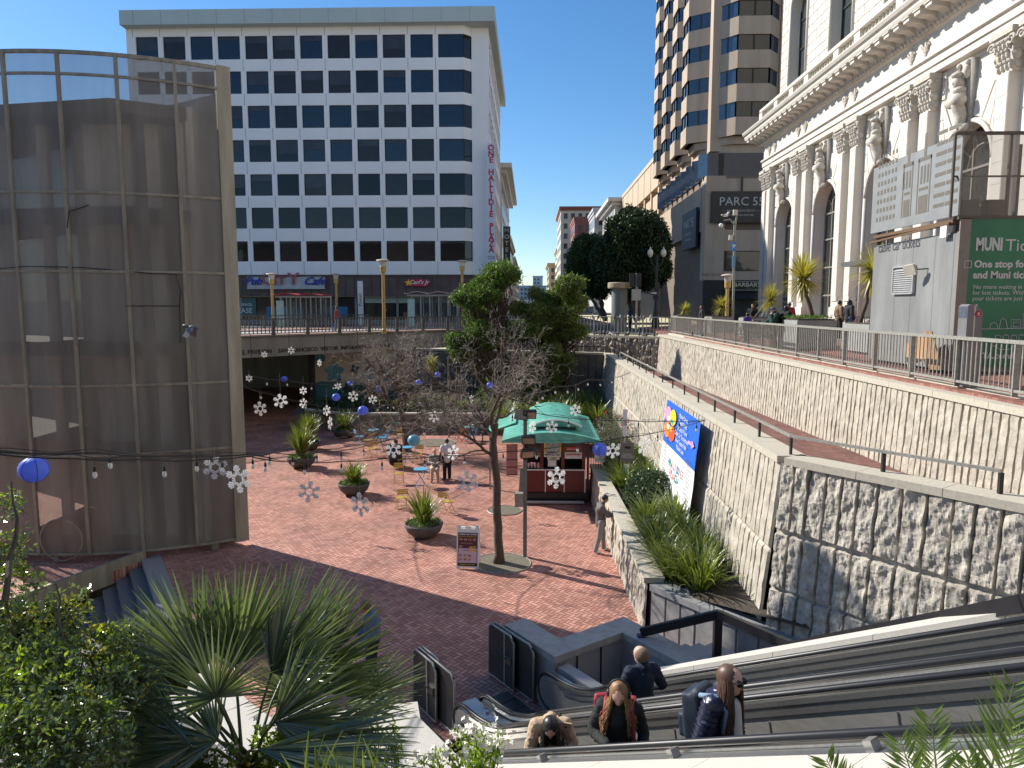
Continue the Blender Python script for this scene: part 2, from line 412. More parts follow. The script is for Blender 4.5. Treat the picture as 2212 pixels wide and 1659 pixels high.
def coping(mb, p0, p1, z0, z1, wid, thick, over=.05, side=1, gap=1.5):
    """slab joints every gap metres; wid towards the inside (left of p0->p1 if side=1)"""
    p0 = Vector((p0[0], p0[1], 0)); p1 = Vector((p1[0], p1[1], 0)); d = p1-p0; L = d.length; d.normalize(); n = Vector((d.y, -d.x, 0))*side
    k = max(1, round(L/gap))
    for i in range(k):
        a, b = L*i/k+.006, L*(i+1)/k-.006
        za, zb = lerp(z0, z1, a/L), lerp(z0, z1, b/L)
        q = [p0+d*a+n*over, p0+d*b+n*over, p0+d*b-n*wid, p0+d*a-n*wid]
        if side < 0: q = [q[1], q[0], q[3], q[2]]; za, zb = zb, za
        zz = [za, zb, zb, za]
        mb.hexa([(q[j].x, q[j].y, zz[j]-thick) for j in (0, 1, 2, 3)]+[(q[j].x, q[j].y, zz[j]) for j in (0, 1, 2, 3)])
NV = Vector((.8, .6, 0)); UV = Vector((.6, -.8, 0))
def su(s, u, z=0): return NV*s+UV*u+Vector((0, 0, z))
# B: lower retaining wall with the banner
Bfar = (4.62, 44.6); Bc = (4.87, 13.69); Bend = (13.5, 2.2)
t = thing('lower_retaining_wall', 'tall split granite retaining wall with the blue and white banner hanging on it', 'wall', (4.87, 13.69, FL))
m = MB(); stone_wall(m, Bfar, Bc, -1.42, -1.42, FL, .10, .30, .016, .06, [lambda a: 1.75, lambda a: 3.25], .05, 1)
m.build('stone_face', GRAN, t)
m = MB(); stone_wall(m, Bc, Bend, -1.42, -1.42, FL, .10, .36, .052, .032, [lambda a: 1.32, lambda a: 2.42], .09, 4, 1.)
m.build('stone_face', GRAN2, t)
m = MB(); m.prism([(5.0, 44.5), (5.35, 44.5), (5.35, 14.0), (14.0, 2.5), (13.7, 2.2), (5.0, 13.9)][::-1], FL, -1.45); m.build('core', CONC, t)
m = MB(); coping(m, Bfar, (4.87, 13.75), -1.3, -1.3, .52, .14, .06, 1); coping(m, (4.93, 13.62), Bend, -1.3, -1.3, .50, .14, .06, 1); m.build('coping', CAP, t)
# A: upper retaining wall under the street railing
t = thing('upper_retaining_wall', 'long pale split granite wall beside the ramp, topped by the street railing', 'wall', (8.5, 20, -2.5))
m = MB(); stone_wall(m, (8.1, 45.2), (8.5, 9.6), -.3, -.27, -2.7, .06, .24, .019, .05, [], .07, 9); m.build('stone_face', GRAN, t)
m = MB(); coping(m, (8.1, 45.3), (8.5, 9.6), -.17, -.15, .55, .13, .05, 1, 1.8); coping(m, (8.66, 45.2), (8.98, 9.6), -.08, -.06, .3, .16, .0, 1, 1.8); m.build('coping', CAP, t)
# far wall of chunky stone
t = thing('chunky_stone_wall', 'chunky ribbed granite wall at the far end, with pigeons lined up on its top', 'wall', (5, 47.5, -2.6))
m = MB(); stone_wall(m, (-4.8, 54.6), (8.06, 45.1), -.45, -.45, -2.75, .05, .5, .13, .07, [], .2, 13, 1.2); m.build('stone_face', mat('brown_split_granite', (.33, .29, .24), .9, 0, .3, 3, .02, 20, col2=(.44, .39, .32)), t)
m = MB(); coping(m, (-4.8, 54.6), (8.06, 45.1), -.33, -.33, .6, .12, .06, 1, 1.6); m.build('coping', CAP, t)
# dark end wall of the sunken garden, at right angle to B
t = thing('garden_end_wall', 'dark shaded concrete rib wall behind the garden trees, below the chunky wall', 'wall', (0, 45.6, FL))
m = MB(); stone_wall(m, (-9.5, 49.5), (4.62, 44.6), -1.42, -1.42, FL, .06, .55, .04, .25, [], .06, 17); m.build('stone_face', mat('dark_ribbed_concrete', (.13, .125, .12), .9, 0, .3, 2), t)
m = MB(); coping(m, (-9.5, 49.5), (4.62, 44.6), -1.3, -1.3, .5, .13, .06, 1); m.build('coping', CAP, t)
# ramp between A and B
m = MB()
m.face((5.2, 45.6, -2.5), (8.4, 45.6, -2.5), (8.6, 9.4, -2.0), (5.25, 13.85, -2.0)); m.f[-1] = m.f[-1][::-1]
m.face((5.2, 45.6, -2.5), (8.4, 45.6, -2.5), (-9, 58, -2.6), (-9.5, 49.6, -2.6))
struct(m.build('ramp', herringbone('ramp_brick', .105, radians(0), [(.17, .075, .055), (.23, .10, .075), (.28, .13, .1)], (.08, .05, .045))))
# ---------------------------------------------------------------- railings
def railing(name, label, path, h, post_gap, bal_gap, m_, rails=(1., .1), post=(.09, .09), baluster=.022, railw=.07, railh=.07, group=None, sub=True):
    t = thing(name, label, 'railing', path[0], group)
    P = [Vector(p) for p in path]
    r = MB(); po = []; b = MB()
    for a, c in zip(P[:-1], P[1:]):
        L = (c-a).length; k = max(1, round(L/post_gap))
        for f in rails:
            hh = Vector((0, 0, h*f)); r.bar(a+hh, c+hh, railw, railh if f == 1. else railh*.7)
        for i in range(k+1):
            if i == 0 and a is not P[0]: continue
            q = MB(); p = lerp(a, c, i/k); d = (c-a).normalized()
            q.obox(p+Vector((0, 0, (h-.04)/2)), d, (-d.y, d.x, 0), (0, 0, 1), post[0]/2, post[1]/2, (h-.04)/2); po.append(q)
            if i == k or not bal_gap: continue
            q1 = lerp(a, c, (i+1)/k); nb = int((q1-p).length/bal_gap)
            for j in range(1, nb):
                s_ = lerp(p, q1, j/nb)
                b.obox(s_+Vector((0, 0, h*(rails[1]+1)/2)), d, (-d.y, d.x, 0), (0, 0, 1), baluster/2, baluster/2, h*(1-rails[1])/2)
    r.build('rail', m_, t)
    for q in po: q.build('post', m_, t)
    if bal_gap: b.build('balusters', m_, t)
    return t
railing('street_railing', 'long weathered steel railing on the upper granite wall, along the pavement at right', [(8.8, 45.0, -.05), (8.85, 9.6, -.05)], 1.0, 1.75, .145, GALV, (1., .11), (.035, .11), .022, .08, .07)
railing('far_railing', 'steel railing on the chunky stone wall with pigeons on its top rail', [(-4.6, 55.0, -.3), (8.7, 45.15, -.3)], 1.2, 1.75, .24, GALV, (1., .1), (.09, .05), .035, .08, .06)
DG = mat('dark_weathered_rail', (.085, .085, .08), .55, .4, .2, 10)
railing('bridge_railing', 'dark grey railing on the near edge of the bridge over the passage', [tuple(bl(-12, .1)+Vector((0, 0, Z0+.06))), tuple(bl(18.4, .1)+Vector((0, 0, Z0+.06)))], 1.0, 2.4, .25, DG, (1., .12), (.22, .12), .05, .10, .07)
railing('bridge_back_railing', 'dark railing on the far side of the bridge, behind the bus shelters', [tuple(bl(-12, 12.2)+Vector((0, 0, Z0+.06))), tuple(bl(17, 12.2)+Vector((0, 0, Z0+.06)))], 1.05, 2.4, .28, DG, (1., .12), (.2, .1), .04, .09, .06)
# low handrail on the coping of B
hr = [(4.95, 44.3, -1.3), (5.12, 13.9, -1.3), (7.3, 11.0, -1.3)]
t = thing('ramp_handrail', 'low flat steel handrail on short posts along the lower wall coping beside the ramp', 'handrail', hr[1])
m = MB(); 
for a, b in zip(hr[:-1], hr[1:]): m.bar(Vector(a)+Vector((0, 0, .36)), Vector(b)+Vector((0, 0, .36)), .055, .05)
m.build('rail', GALV, t)
for k in range(17):
    p = lerp(Vector(hr[0]), Vector(hr[1]), k/16); m = MB(); m.box(p.x-.02, p.x+.02, p.y-.035, p.y+.035, p.z, p.z+.34); m.build('post', BLKM, t)
for k in (1, 2):
    p = lerp(Vector(hr[1]), Vector(hr[2]), k/2); m = MB(); m.box(p.x-.03, p.x+.03, p.y-.03, p.y+.03, p.z, p.z+.335); m.build('post', BLKM, t)
# ---------------------------------------------------------------- bridge over the passage (fascia, soffit, mural walls)
t = thing('passage_bridge', 'concrete bridge edge lettered above the dark underpass', 'bridge', A0)
m = MB(); q = [bl(-14, 0), bl(18.8, 0), bl(18.8, .5), bl(-14, .5)]
m.prism([(p.x, p.y) for p in q], -1.5, Z0+.05); m.build('fascia', CONC, t)
m = MB(); q = [bl(-14, .5), bl(18.8, .5), bl(18.8, 13), bl(-14, 13)]; m.prism([(p.x, p.y) for p in q], -1.45, Z0-.25); m.build('deck', CONC, t)
BRZ = mat('dark_bronze_letters', (.03, .026, .02), .5, .4)
text('TRAVEL PAVILION    SAN FRANCISCO  VISITOR  INFORMATION  CENTER', .36, BRZ, t, bl(4.8, -.02)+Vector((0, 0, -1.17)), dB, (0, 0, 1), .01, bold=.006)
m = MB()
for k in range(13): p = bl(-12+2.5*k, -.004); m.obox(p+Vector((0, 0, -.8)), dB, nB, (0, 0, 1), .012, .01, .72)
m.build('panel_joint', JOINT, t)
# mural wall
MU_Y = [(.62, .60, .50), (.10, .30, .38), (.16, .42, .55), (.03, .10, .14)]
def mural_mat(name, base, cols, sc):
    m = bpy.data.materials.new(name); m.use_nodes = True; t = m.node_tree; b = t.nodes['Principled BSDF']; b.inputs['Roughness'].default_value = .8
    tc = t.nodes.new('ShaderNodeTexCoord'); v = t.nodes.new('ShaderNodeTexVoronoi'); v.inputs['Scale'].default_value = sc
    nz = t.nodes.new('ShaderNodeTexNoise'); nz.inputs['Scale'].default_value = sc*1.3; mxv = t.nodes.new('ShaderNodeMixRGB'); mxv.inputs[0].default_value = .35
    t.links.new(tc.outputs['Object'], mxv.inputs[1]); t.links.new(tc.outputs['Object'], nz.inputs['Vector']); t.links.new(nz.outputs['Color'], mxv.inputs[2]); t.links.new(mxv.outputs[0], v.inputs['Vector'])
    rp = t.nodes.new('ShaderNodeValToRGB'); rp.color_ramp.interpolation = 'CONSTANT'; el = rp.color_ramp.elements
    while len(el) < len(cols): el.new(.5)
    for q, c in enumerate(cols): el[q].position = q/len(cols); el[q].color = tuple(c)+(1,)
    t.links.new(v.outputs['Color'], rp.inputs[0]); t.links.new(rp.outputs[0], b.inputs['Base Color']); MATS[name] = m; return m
mw0 = aty(679, 860, 50.5); 
t = thing('mural_wall', 'cream wall painted with blue flowers and waves, right of the underpass', 'mural wall', (mw0.x, 50.5, FL))
m = MB(); m.box(mw0.x, -5, 50.5, 50.9, FL, -1.46); m.build('wall', mat('cream_mural_paint', (.75, .70, .56), .8, 0, .1, 3), t)
TEAL = mat('mural_teal', (.07, .26, .32), .8, 0, .2, 4); SKYB = mat('mural_blue', (.16, .42, .56), .8, 0, .2, 4); NAVY = mat('mural_navy', (.03, .09, .12), .8, 0, .2, 4); PALE = mat('mural_pale', (.62, .62, .56), .8, 0, .1, 4)
def blob(mb, c, r, y, k=7, amp=.25, sd=1, sx=1., sz=1.):
    pts = []
    for i in range(40):
        a = 2*pi*i/40; rr = r*(1+amp*sin(k*a+sd)); pts.append((c[0]+cos(a)*rr*sx, y, c[1]+sin(a)*rr*sz))
    mb.extr(pts, (0, .02, 0))
x0 = mw0.x
for mt, lst in ((TEAL, [(x0+1.2, FL+.9, 1.3, 3, .15), (x0+3.4, FL+.7, 1.2, 4, .2), (x0+6.2, FL+.8, 1.5, 3, .2), (x0+5.2, FL+2.1, .7, 5, .2)]),
                (SKYB, [(x0+1.5, FL+2.7, .62, 5, .22), (x0+4.4, FL+2.6, .8, 4, .15), (x0+7.5, FL+2.4, .7, 5, .3), (x0+.5, FL+3.7, .38, 1, .0)]),
                (NAVY, [(x0+3.0, FL+2.9, .28, 4, .3), (x0+5.6, FL+3.1, .3, 6, .2), (x0+2.5, FL+1.5, .35, 6, .35)]),
                (PALE, [(x0+2.2, FL+1.8, .45, 6, .4), (x0+3.8, FL+3.2, .4, 3, .2), (x0+4.9, FL+1.2, .4, 6, .4)])):
    m = MB()
    for i, (cx, cz, r, k, am) in enumerate(lst): blob(m, (cx, cz), r, 50.48-.006*(mt in (SKYB, PALE))-.012*(mt is NAVY)-.004*i, k, am, i)
    m.build('painted_shape', mt, t)
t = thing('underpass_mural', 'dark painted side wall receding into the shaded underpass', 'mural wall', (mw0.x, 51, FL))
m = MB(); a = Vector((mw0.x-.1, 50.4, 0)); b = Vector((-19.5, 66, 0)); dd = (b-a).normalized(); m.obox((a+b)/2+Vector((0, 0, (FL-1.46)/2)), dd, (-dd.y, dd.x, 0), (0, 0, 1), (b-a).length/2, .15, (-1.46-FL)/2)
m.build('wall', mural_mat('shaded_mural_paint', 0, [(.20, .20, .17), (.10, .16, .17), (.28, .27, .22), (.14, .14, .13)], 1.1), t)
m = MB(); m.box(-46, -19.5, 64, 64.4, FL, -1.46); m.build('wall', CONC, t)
m = MB(); m.box(mw0.x-.25, mw0.x+.12, 50.1, 50.6, FL, -1.5); struct(m.build('underpass_column', mat('dark_column', (.04, .045, .05), .7)))
tag(bpy.data.objects['underpass_column'], 'dark square column where the underpass meets the cream mural', 'column')
del bpy.data.objects['underpass_column']['kind']
# ---------------------------------------------------------------- low garden walls in the plaza
t = thing('garden_planter_wall', 'low concrete rib wall with a pale cap in front of the far garden', 'planter wall', (-8, 41.2, FL))
m = MB(); stone_wall(m, (-13.8, 42.6), (-11.2, 41.1), -4.75, -4.75, FL, .0, .6, .015, .2, [], .04, 21); stone_wall(m, (-11.2, 41.1), (3.6, 41.1), -4.75, -4.75, FL, .0, .62, .015, .2, [], .04, 22); m.build('ribbed_face', mat('garden_wall_concrete', (.22, .20, .17), .9, 0, .25, 2), t)
m = MB(); coping(m, (-13.8, 42.6), (-11.2, 41.1), -4.64, -4.64, .35, .11, .04, 1); coping(m, (-11.2, 41.1), (3.6, 41.1), -4.64, -4.64, .35, .11, .04, 1); m.build('coping', CAP, t)
m = MB()
for i in range(24):
    for j in range(8):
        def q(i, j):
            x = -14.5+i*(19.2/24); y = 41.3+j*1.05; return (x, y, -4.85+max(0, y-42)*.12+.1*fbm((x, y, 0)))
        if q(i, j)[0] < -9 and j > 1: continue
        m.face(q(i, j), q(i+1, j), q(i+1, j+1), q(i, j+1))
struct(m.build('garden_bed_ground', SOIL, smooth=True, merge=True))
# planter wall beside B
t = thing('flax_planter_wall', 'low pale ribbed granite wall in front of the flax bed, beside the bearded man', 'planter wall', (2.6, 18, FL))
m = MB(); stone_wall(m, (2.35, 27.2), (2.62, 15.6), -4.62, -4.62, FL, .04, .36, .05, .09, [], .04, 31); m.build('stone_face', GRAN, t)
m = MB(); coping(m, (2.35, 27.2), (2.62, 15.55), -4.5, -4.5, .42, .13, .05, 1, 1.7); m.build('coping', CAP, t)
m = MB(); m.box(2.75, 2.98, 15.5, 27, FL, -4.63); m.build('core', CONC, t)
m = MB()
m.face((2.95, 15.6, -4.72), (3.0, 15.4, -4.72), (5.15, 12.6, -4.3), (5.1, 15.6, -4.3))
for j in range(27):
    y0, y1 = 15.6+j*1.1, 15.6+(j+1)*1.1
    for i in range(4):
        xa, xb = 2.9+i*.55, 2.9+(i+1)*.55
        def z(x, y): return -4.72+.22*(x-2.9)+.06*fbm((x*2, y, 3))
        m.face((xa, y0, z(xa, y0)), (xb, y0, z(xb, y0)), (xb, y1, z(xb, y1)), (xa, y1, z(xa, y1)))
struct(m.build('flax_bed_ground', SOIL, smooth=True, merge=True))
# ---------------------------------------------------------------- stairs at right behind the escalators
t = thing('stair_side_wall', 'stepped dark granite planter wall beside the short stairs, under the black handrail', 'planter wall', (3, 14, FL))
m = MB(); 
a = Vector((2.72, 15.5, 0)); b = Vector((5.3, 12.1, 0))
stone_wall(m, (a.x, a.y), (b.x, b.y), -4.75, -4.75, FL, .02, .45, .01, .2, [], .03, 41); m.build('stone_face', mat('smooth_dark_granite', (.27, .26, .25), .8, 0, .2, 5), t)
m = MB(); coping(m, (a.x, a.y), (b.x, b.y), -4.62, -4.62, .4, .14, .05, 1, 1.3); m.build('coping', CAPS, t)
t = thing('short_stairs', 'short grey granite stairs rising to a brick landing behind the bald man', 'stairs', (2.8, 13, FL))
m = MB()
for k in range(6): c = su(10.1, -10.2+.34*k, FL+.075+.15*k); m.obox(c+UV*2.0, NV, UV, (0, 0, 1), .72, 2.0, .075)
m.build('step', CAPS, t)
m = MB(); c = su(10.1, -7.3, -4.87); m.obox(c+UV*1.1, NV, UV, (0, 0, 1), .71, 1.55, .03); m.build('landing', MATS['ramp_brick'], t)
m = MB()
for k in range(22): c = su(10.1, -5.6+.32*k, -4.8+.16*k); m.obox(c-Vector((0, 0, .4)), NV, UV, (0, 0, 1), .72, .18, .48)
m.build('upper_flight', CAPS, t)
t = thing('black_handrail', 'thick black flat handrail over the short stairs, rising along the escalator at right', 'handrail', (3.4, 12.5, -4.9))
pts = [su(10.05, -9.9, -4.55), su(10.37, -8.05, -4.02), su(10.2, -6.5, -4.1), su(9.05, -1.0, -.85), su(9.05, 1.5, .6)]
pts = [atz(1385, 1366, -4.62), su(10.37, -8.05, -4.05)]
pts.append(aty(1712, 1397, 10.6)); pts.append(aty(2212, 1303, 6.5)); pts.append(pts[-1]+(pts[-1]-pts[-2])*.5)
m = MB()
for a, b in zip(pts[:-1], pts[1:]): m.bar(a, b+(b-a).normalized()*.03, .09, .16)
m.build('rail', BLKM, t)
for p, zb in ((pts[1], -4.9), (pts[0], FL+.0)):
    m = MB(); m.box(p.x-.07, p.x+.07, p.y-.07, p.y+.07, zb, p.z-.05); m.build('post', BLKM, t)
p = lerp(pts[2], pts[3], .1); m = MB(); m.box(p.x-.06, p.x+.06, p.y-.06, p.y+.06, p.z-1.5, p.z-.05); m.build('post', BLKM, t)
# ================================================================ ELEVATOR TOWER (left)
TC = Vector((-13.8, 27.75, 0)); TR = 8.15
SCR = meshmat('perforated_screen', (.27, .245, .21), .36, .5, .3)
TFR = mat('tower_frame_metal', (.31, .28, .22), .6, .35, .3, 5, stretch=(1, 1, .2))
t = thing('elevator_tower', 'big curved elevator enclosure of perforated brown metal sheets with riveted frame', 'elevator tower', (-13.8, 21, FL))
def tp(phi, r=TR, z=0): a = radians(phi); return Vector((TC.x+sin(a)*r, TC.y-cos(a)*r, z))
ph = [35.4, 27.5]+[27.5-10.2*k for k in range(1, 9)]
zb = [-5.55, -2.66, -.65, 2.57, 4.73, 7.85, 8.42]
for i in range(len(ph)-1):
    for j in range(6):
        m = MB(); nn = 4
        for k in range(nn):
            a, b = lerp(ph[i], ph[i+1], k/nn), lerp(ph[i], ph[i+1], (k+1)/nn)
            m.face(tp(b, TR, zb[j]), tp(a, TR, zb[j]), tp(a, TR, zb[j+1]), tp(b, TR, zb[j+1]))
        m.build('screen_panel', SCR, t, smooth=True, merge=True)
for p in ph:
    m = MB(); c = tp(p, TR+.03); rad = (c-TC).normalized(); rad.z = 0
    m.obox((c.x, c.y, (zb[0]+zb[-1])/2), (-rad.y, rad.x, 0), rad, (0, 0, 1), .045, .04, (zb[-1]-zb[0])/2); m.build('mullion', TFR, t)
for z in zb:
    m = MB(); P = [tp(lerp(ph[0], ph[-1], k/40), TR+.02, z) for k in range(41)]
    for a, b in zip(P[:-1], P[1:]): m.bar(a, b, .06, .07 if z < 8 else .10)
    m.build('ring_beam', TFR, t)
pc = tp(36.6, TR-.02); tg = Vector((cos(radians(37.3)), sin(radians(37.3)), 0)); 
m = MB(); m.obox((pc.x-.02, pc.y, (FL+.15+8.5)/2), tg, (-tg.y, tg.x, 0), (0, 0, 1), .19, .10, (8.5-FL-.15)/2); m.build('edge_pier', mat('tower_edge_panel', (.36, .33, .25), .6, .2, .3, 3, stretch=(1, 1, .12)), t)
m = MB(); 
for p_ in (31, 0, -30): c = tp(p_, TR-.1); m.box(c.x-.08, c.x+.08, c.y-.08, c.y+.08, FL, -5.5)
m.build('foot', TFR, t)
# inner works
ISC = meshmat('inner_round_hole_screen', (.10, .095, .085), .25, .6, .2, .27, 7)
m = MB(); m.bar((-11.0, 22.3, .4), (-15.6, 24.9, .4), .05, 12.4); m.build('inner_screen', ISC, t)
INN = mat('tower_inner_concrete', (.66, .61, .54), .8, 0, .15, 2, stretch=(1, 1, .3))
for x, y, wx, wy in ((-16.6, 21.6, .18, .18), (-12.9, 22.4, .42, .25), (-11.6, 22.3, .16, .16), (-14.4, 23.3, .3, .3), (-18.5, 23, .3, .3), (-10.6, 21.9, .1, .1)):
    m = MB(); m.box(x-wx, x+wx, y-wy, y+wy, FL, 7.4); m.build('inner_column', INN, t)
for px, wd in ((30, .55), (120, .3), (225, .5), (352, .42), (300, .2), (432, .22)):
    c = aty(px, 700, 22.2 if px < 400 else 21.75); m = MB(); m.box(c.x-wd/2, c.x+wd/2, c.y-.1, c.y+.1, FL, 7.5); m.build('inner_panel', INN, t)
for z in (-2.9, .3, 4.3, 7.3):
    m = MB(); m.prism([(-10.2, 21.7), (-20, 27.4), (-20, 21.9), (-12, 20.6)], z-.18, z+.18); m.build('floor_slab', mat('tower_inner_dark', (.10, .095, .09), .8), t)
m = MB(); m.bar((-9.3, 21.45, 1.0), (-34, 35.8, 1.0), .04, 13.6); m.build('rear_sun_blocker', meshmat('rear_sun_blocker_sheet', (.2, .185, .16), .2, .6, .2), t); m = MB(); m.bar((-12.2, 22.9, -3), (-21, 28.1, -3), .1, 5.6); m.build('back_wall', mat('tower_back_wall', (.16, .15, .14), .8, 0, .2, 1), t)  # rear sheet is added, stretched far left to keep sun off floor and stairs
m = MB(); P = [aty(135, 1165, 19.55)+Vector((cos(a)*.62, -.05, sin(a)*.62)) for a in [2*pi*k/28 for k in range(29)]]; m.tube(P, .02, 6); m.build('round_emblem_ring', TFR, t)
cb = MB()
for path in ([(0, 580), (60, 575), (180, 578), (320, 590), (380, 592), (390, 630), (388, 660), (390, 740)], [(388, 661), (330, 661), (272, 661)], [(145, 492), (148, 470), (150, 456), (165, 452), (185, 445), (192, 442)]):
    P = []
    for x, y in path:
        r_ = Vector(ray(x, y)); lo, hi = 10., 26.
        for _ in range(30):
            mid = (lo+hi)/2; q = r_*mid/r_.y
            if (Vector((q.x, q.y, 0))-TC).length > TR+.07 and q.y < TC.y: lo = mid
            else: hi = mid
        P.append(r_*lo/r_.y+Vector((0, 0, EYE)))
    cb.tube(P, .014, 5)
cb.build('loose_cable', BLACK, t)
# stair flight under the tower
t = thing('side_stairs', 'wide shaded granite stairs beside the tower foot, partly behind the palm', 'stairs', (-11, 17, FL))
STEP_SHADE = mat('shade_toned_step_granite', (.15, .15, .155), .7, 0, .2, 12)  # step granite darkened in its colour to stand for the tower's shade
def para(m, a0, a1, z0, z1, L=7.5, b0=0.):
    q = [SA+SL*a0+SD*b0, SA+SL*a0+SD*L, SA+SL*a1+SD*L, SA+SL*a1+SD*b0]; m.prism([(v.x, v.y) for v in q], z0, z1)
m = MB(); para(m, 0, .62, FL-.3, FL+.012); m.build('top_slab', CAPS, t)
for k in range(14): m = MB(); para(m, .62+.42*k, 1.04+.42*k, FL-3.5, FL-.14*(k+1)); m.build('step', STEP_SHADE, t)
m = MB(); m.bar(SA+SL*.5-SD*.08+Vector((0, 0, -.04)), SA+SL*9-SD*.02+Vector((0, 0, -.04)), .12, .62); m.build('stringer', TFR, t)
# ================================================================ OFFICE BUILDING
t = thing('office_building', 'white eight storey office block with rows of dark square windows and a roof fascia', 'building', (-23, 80, 0))
WCL = mat('white_cladding', (.88, .88, .87), .55, 0, .04, .3, stretch=(1, 1, .15))
FAS = mat('pale_green_roof_fascia', (.50, .56, .53), .6, 0, .06, .4)
BRN = mat('brown_granite_cladding', (.105, .070, .062), .5, 0, .25, 1.2)
xL, xR, YF = -41.6, -9.6+3.3, 76.0
xs = [-9.62-2.86*k for k in range(12)]          # left edge of each window column
rows = [(29.33, 27.02), (25.83, 23.58), (22.38, 20.1), (18.92, 16.67), (15.42, 13.2), (11.97, 9.8), (8.47, 6.35)]
m = MB()
ztop = 30.9
lev = [ztop]+[z for r in rows for z in r]+[4.95]
def front(m, x0, x1, z0, z1, y=YF): m.box(x0, x1, y, y+.5, z0, z1)
for i in range(0, len(lev), 2): front(m, xs[-1]-.4, xs[0]+2.62, lev[i+1], lev[i])
for a, b in rows:
    front(m, xs[-1]-.4, xs[-1], b, a)
    for k, x in enumerate(xs):
        x1 = x+(2.32 if k else 2.62)
        nx_ = xs[k-1] if k else None
        if nx_: m.box(x1, nx_, YF+.003, YF+.503, b, a)
# chamfer and corner pier
cx0 = xs[0]+2.62
for i in range(0, len(lev), 2): m.prism([(cx0, YF), (cx0+.75, YF+.75), (cx0+.75, YF+1.3), (cx0, YF+.5)], lev[i+1], lev[i])
m.box(cx0+.75, -4.5, YF+.72, YF+1.6, 4.95, ztop)
SX = -4.5
for i in range(0, len(lev), 2): m.box(SX-.5, SX, YF+1.6, YF+29, lev[i+1], lev[i])
for a, b in rows:
    for k in range(10): m.box(SX-.497, SX-.003, YF+1.6+3*k-.1+(.0 if k else .1), YF+2.4+3*k, b, a)
m.box(-42.05, xs[-1]-.4, YF-.0, YF+.6, 4.95, ztop)
m.build('facade', WCL, t)
m = MB()
for x in xs: 
    for i in range(0, len(lev), 2): m.box(x-.30, x-.25, YF-.012, YF+.02, lev[i+1], lev[i])
m.build('panel_joint', mat('grey_panel_joint', (.30, .32, .34), .7), t)
# windows: frame with pane
def win_proto(w_, h_, name, gm, fm, fr=.07):
    f = MB(); f.box(0, w_, -.03, .05, 0, fr); f.box(0, w_, -.03, .05, h_-fr, h_); f.box(0, fr, -.03, .05, fr, h_-fr); f.box(w_-fr, w_, -.03, .05, fr, h_-fr)
    g = MB(); g.face((fr, 0, fr), (w_-fr, 0, fr), (w_-fr, 0, h_-fr), (fr, 0, h_-fr)); return f, g
FRM = mat('dark_bronze_frame', (.03, .028, .028), .4, .4)
protos = {}
def window(t, x, y, z, w_, h_, gm=None, fm=None, fr=.07, yaw=0, key='w'):
    gm = gm or DGLASS; fm = fm or FRM
    k = (round(w_, 2), round(h_, 2), gm.name, fm.name, fr)
    if k not in protos:
        f, g = win_proto(w_, h_, 'window', gm, fm, fr)
        of = f.build('window', fm, None); og = g.build('pane', gm, of, org=(0, 0, 0))
        protos[k] = of; o = of
    else: o = copy_tree(protos[k])
    o.parent = t; o.location = Vector((x, y, z))-ORG[t.name]; o.rotation_euler = (0, 0, yaw); return o
OG = [glassmat('office_glass_%s' % n, c, .05, s, .015) for n, c, s in (('blue', (.012, .018, .034), .75), ('grey', (.022, .022, .026), .5), ('brown', (.03, .022, .02), .5), ('black', (.008, .009, .011), .45))]
rnd = random.Random(3)
for ri, (a, b) in enumerate(rows):
    for k, x in enumerate(xs):
        g_ = OG[rnd.choice((0, 0, 1, 2) if ri < 4 else (3, 3, 1, 2))] if k else OG[0 if ri < 4 else 3]  # reflections put into pane colour: blue sky in upper rows, dark buildings in lower
        window(t, x, YF+.16, b, 2.32 if k else 2.60, a-b, g_, yaw=rnd.uniform(-.004, .004))
m = MB()
for a, b in rows: m.face((cx0, YF+.12, b), (cx0+.7, YF+.8, b), (cx0+.7, YF+.8, a), (cx0, YF+.12, a))
m.build('corner_glazing', OG[2], t)
m = MB()
for a, b in rows: m.face((SX-.2, YF+1.6, b), (SX-.2, YF+29, b), (SX-.2, YF+29, a), (SX-.2, YF+1.6, a))
m.build('side_glazing', OG[2], t)
# blinds, drawn to different heights behind the panes
BLM = glassmat('blind_behind_glass', (.050, .048, .055), .12, .5)
for ri, (a, b) in enumerate(rows[:5]):
    for k, x in enumerate(xs[1:]):
        if rnd.random() < .55:
            hh = rnd.choice((.3, .45, .6, .85, 1.3)); m = MB(); m.box(x+.1, x+2.2, YF+.13, YF+.15, a-.08-hh, a-.08); m.build('roller_blind', BLM, t)
m = MB(); y0 = 74.8; m.box(-42.0, -3.75, y0, y0+30, 29.65+1.2, 31.55+1.2-1.0); 
m.v = []; m.f = []; m.m = []
ztf = aty(600, 18, y0).z; zbf = aty(600, 50, y0).z
m.box(-42.0, -3.75, y0, y0+.4, zbf, ztf); m.box(-4.1, -3.75, y0+.4, y0+31, zbf, ztf); m.box(-42, -41.7, y0+.4, y0+31, zbf, ztf); m.box(-41.7, -4.1, y0+.4, y0+31, zbf+.05, ztf-.3)
r_ = m.build('roof', FAS, t)
m = MB()
for k in range(13): x = -40.6+2.86*k; m.box(x, x+.04, y0-.015, y0+.01, zbf, ztf)
m.build('fascia_joint', mat('grey_panel_joint', (.3, .32, .34)), r_)
m = MB(); m.box(-41.9, SX-.55, YF+1.7, YF+28, 5, zbf+.1); m.box(-41.9, cx0-.1, YF+.6, YF+1.75, 5, zbf-.1); m.build('core', BLACK, t)
m = MB(); m.box(-44, -4.4, YF+.1, YF+.6, 2.62, 4.86); 
for k in range(27): pass
m.box(-44, -4.4, YF-.05, YF+.6, 4.8, 4.93)
m.build('ground_floor_band', BRN, t)
m = MB()
for k in range(44): x = -44+.93*k; m.box(x, x+.03, YF+.085, YF+.11, 2.62, 4.79)
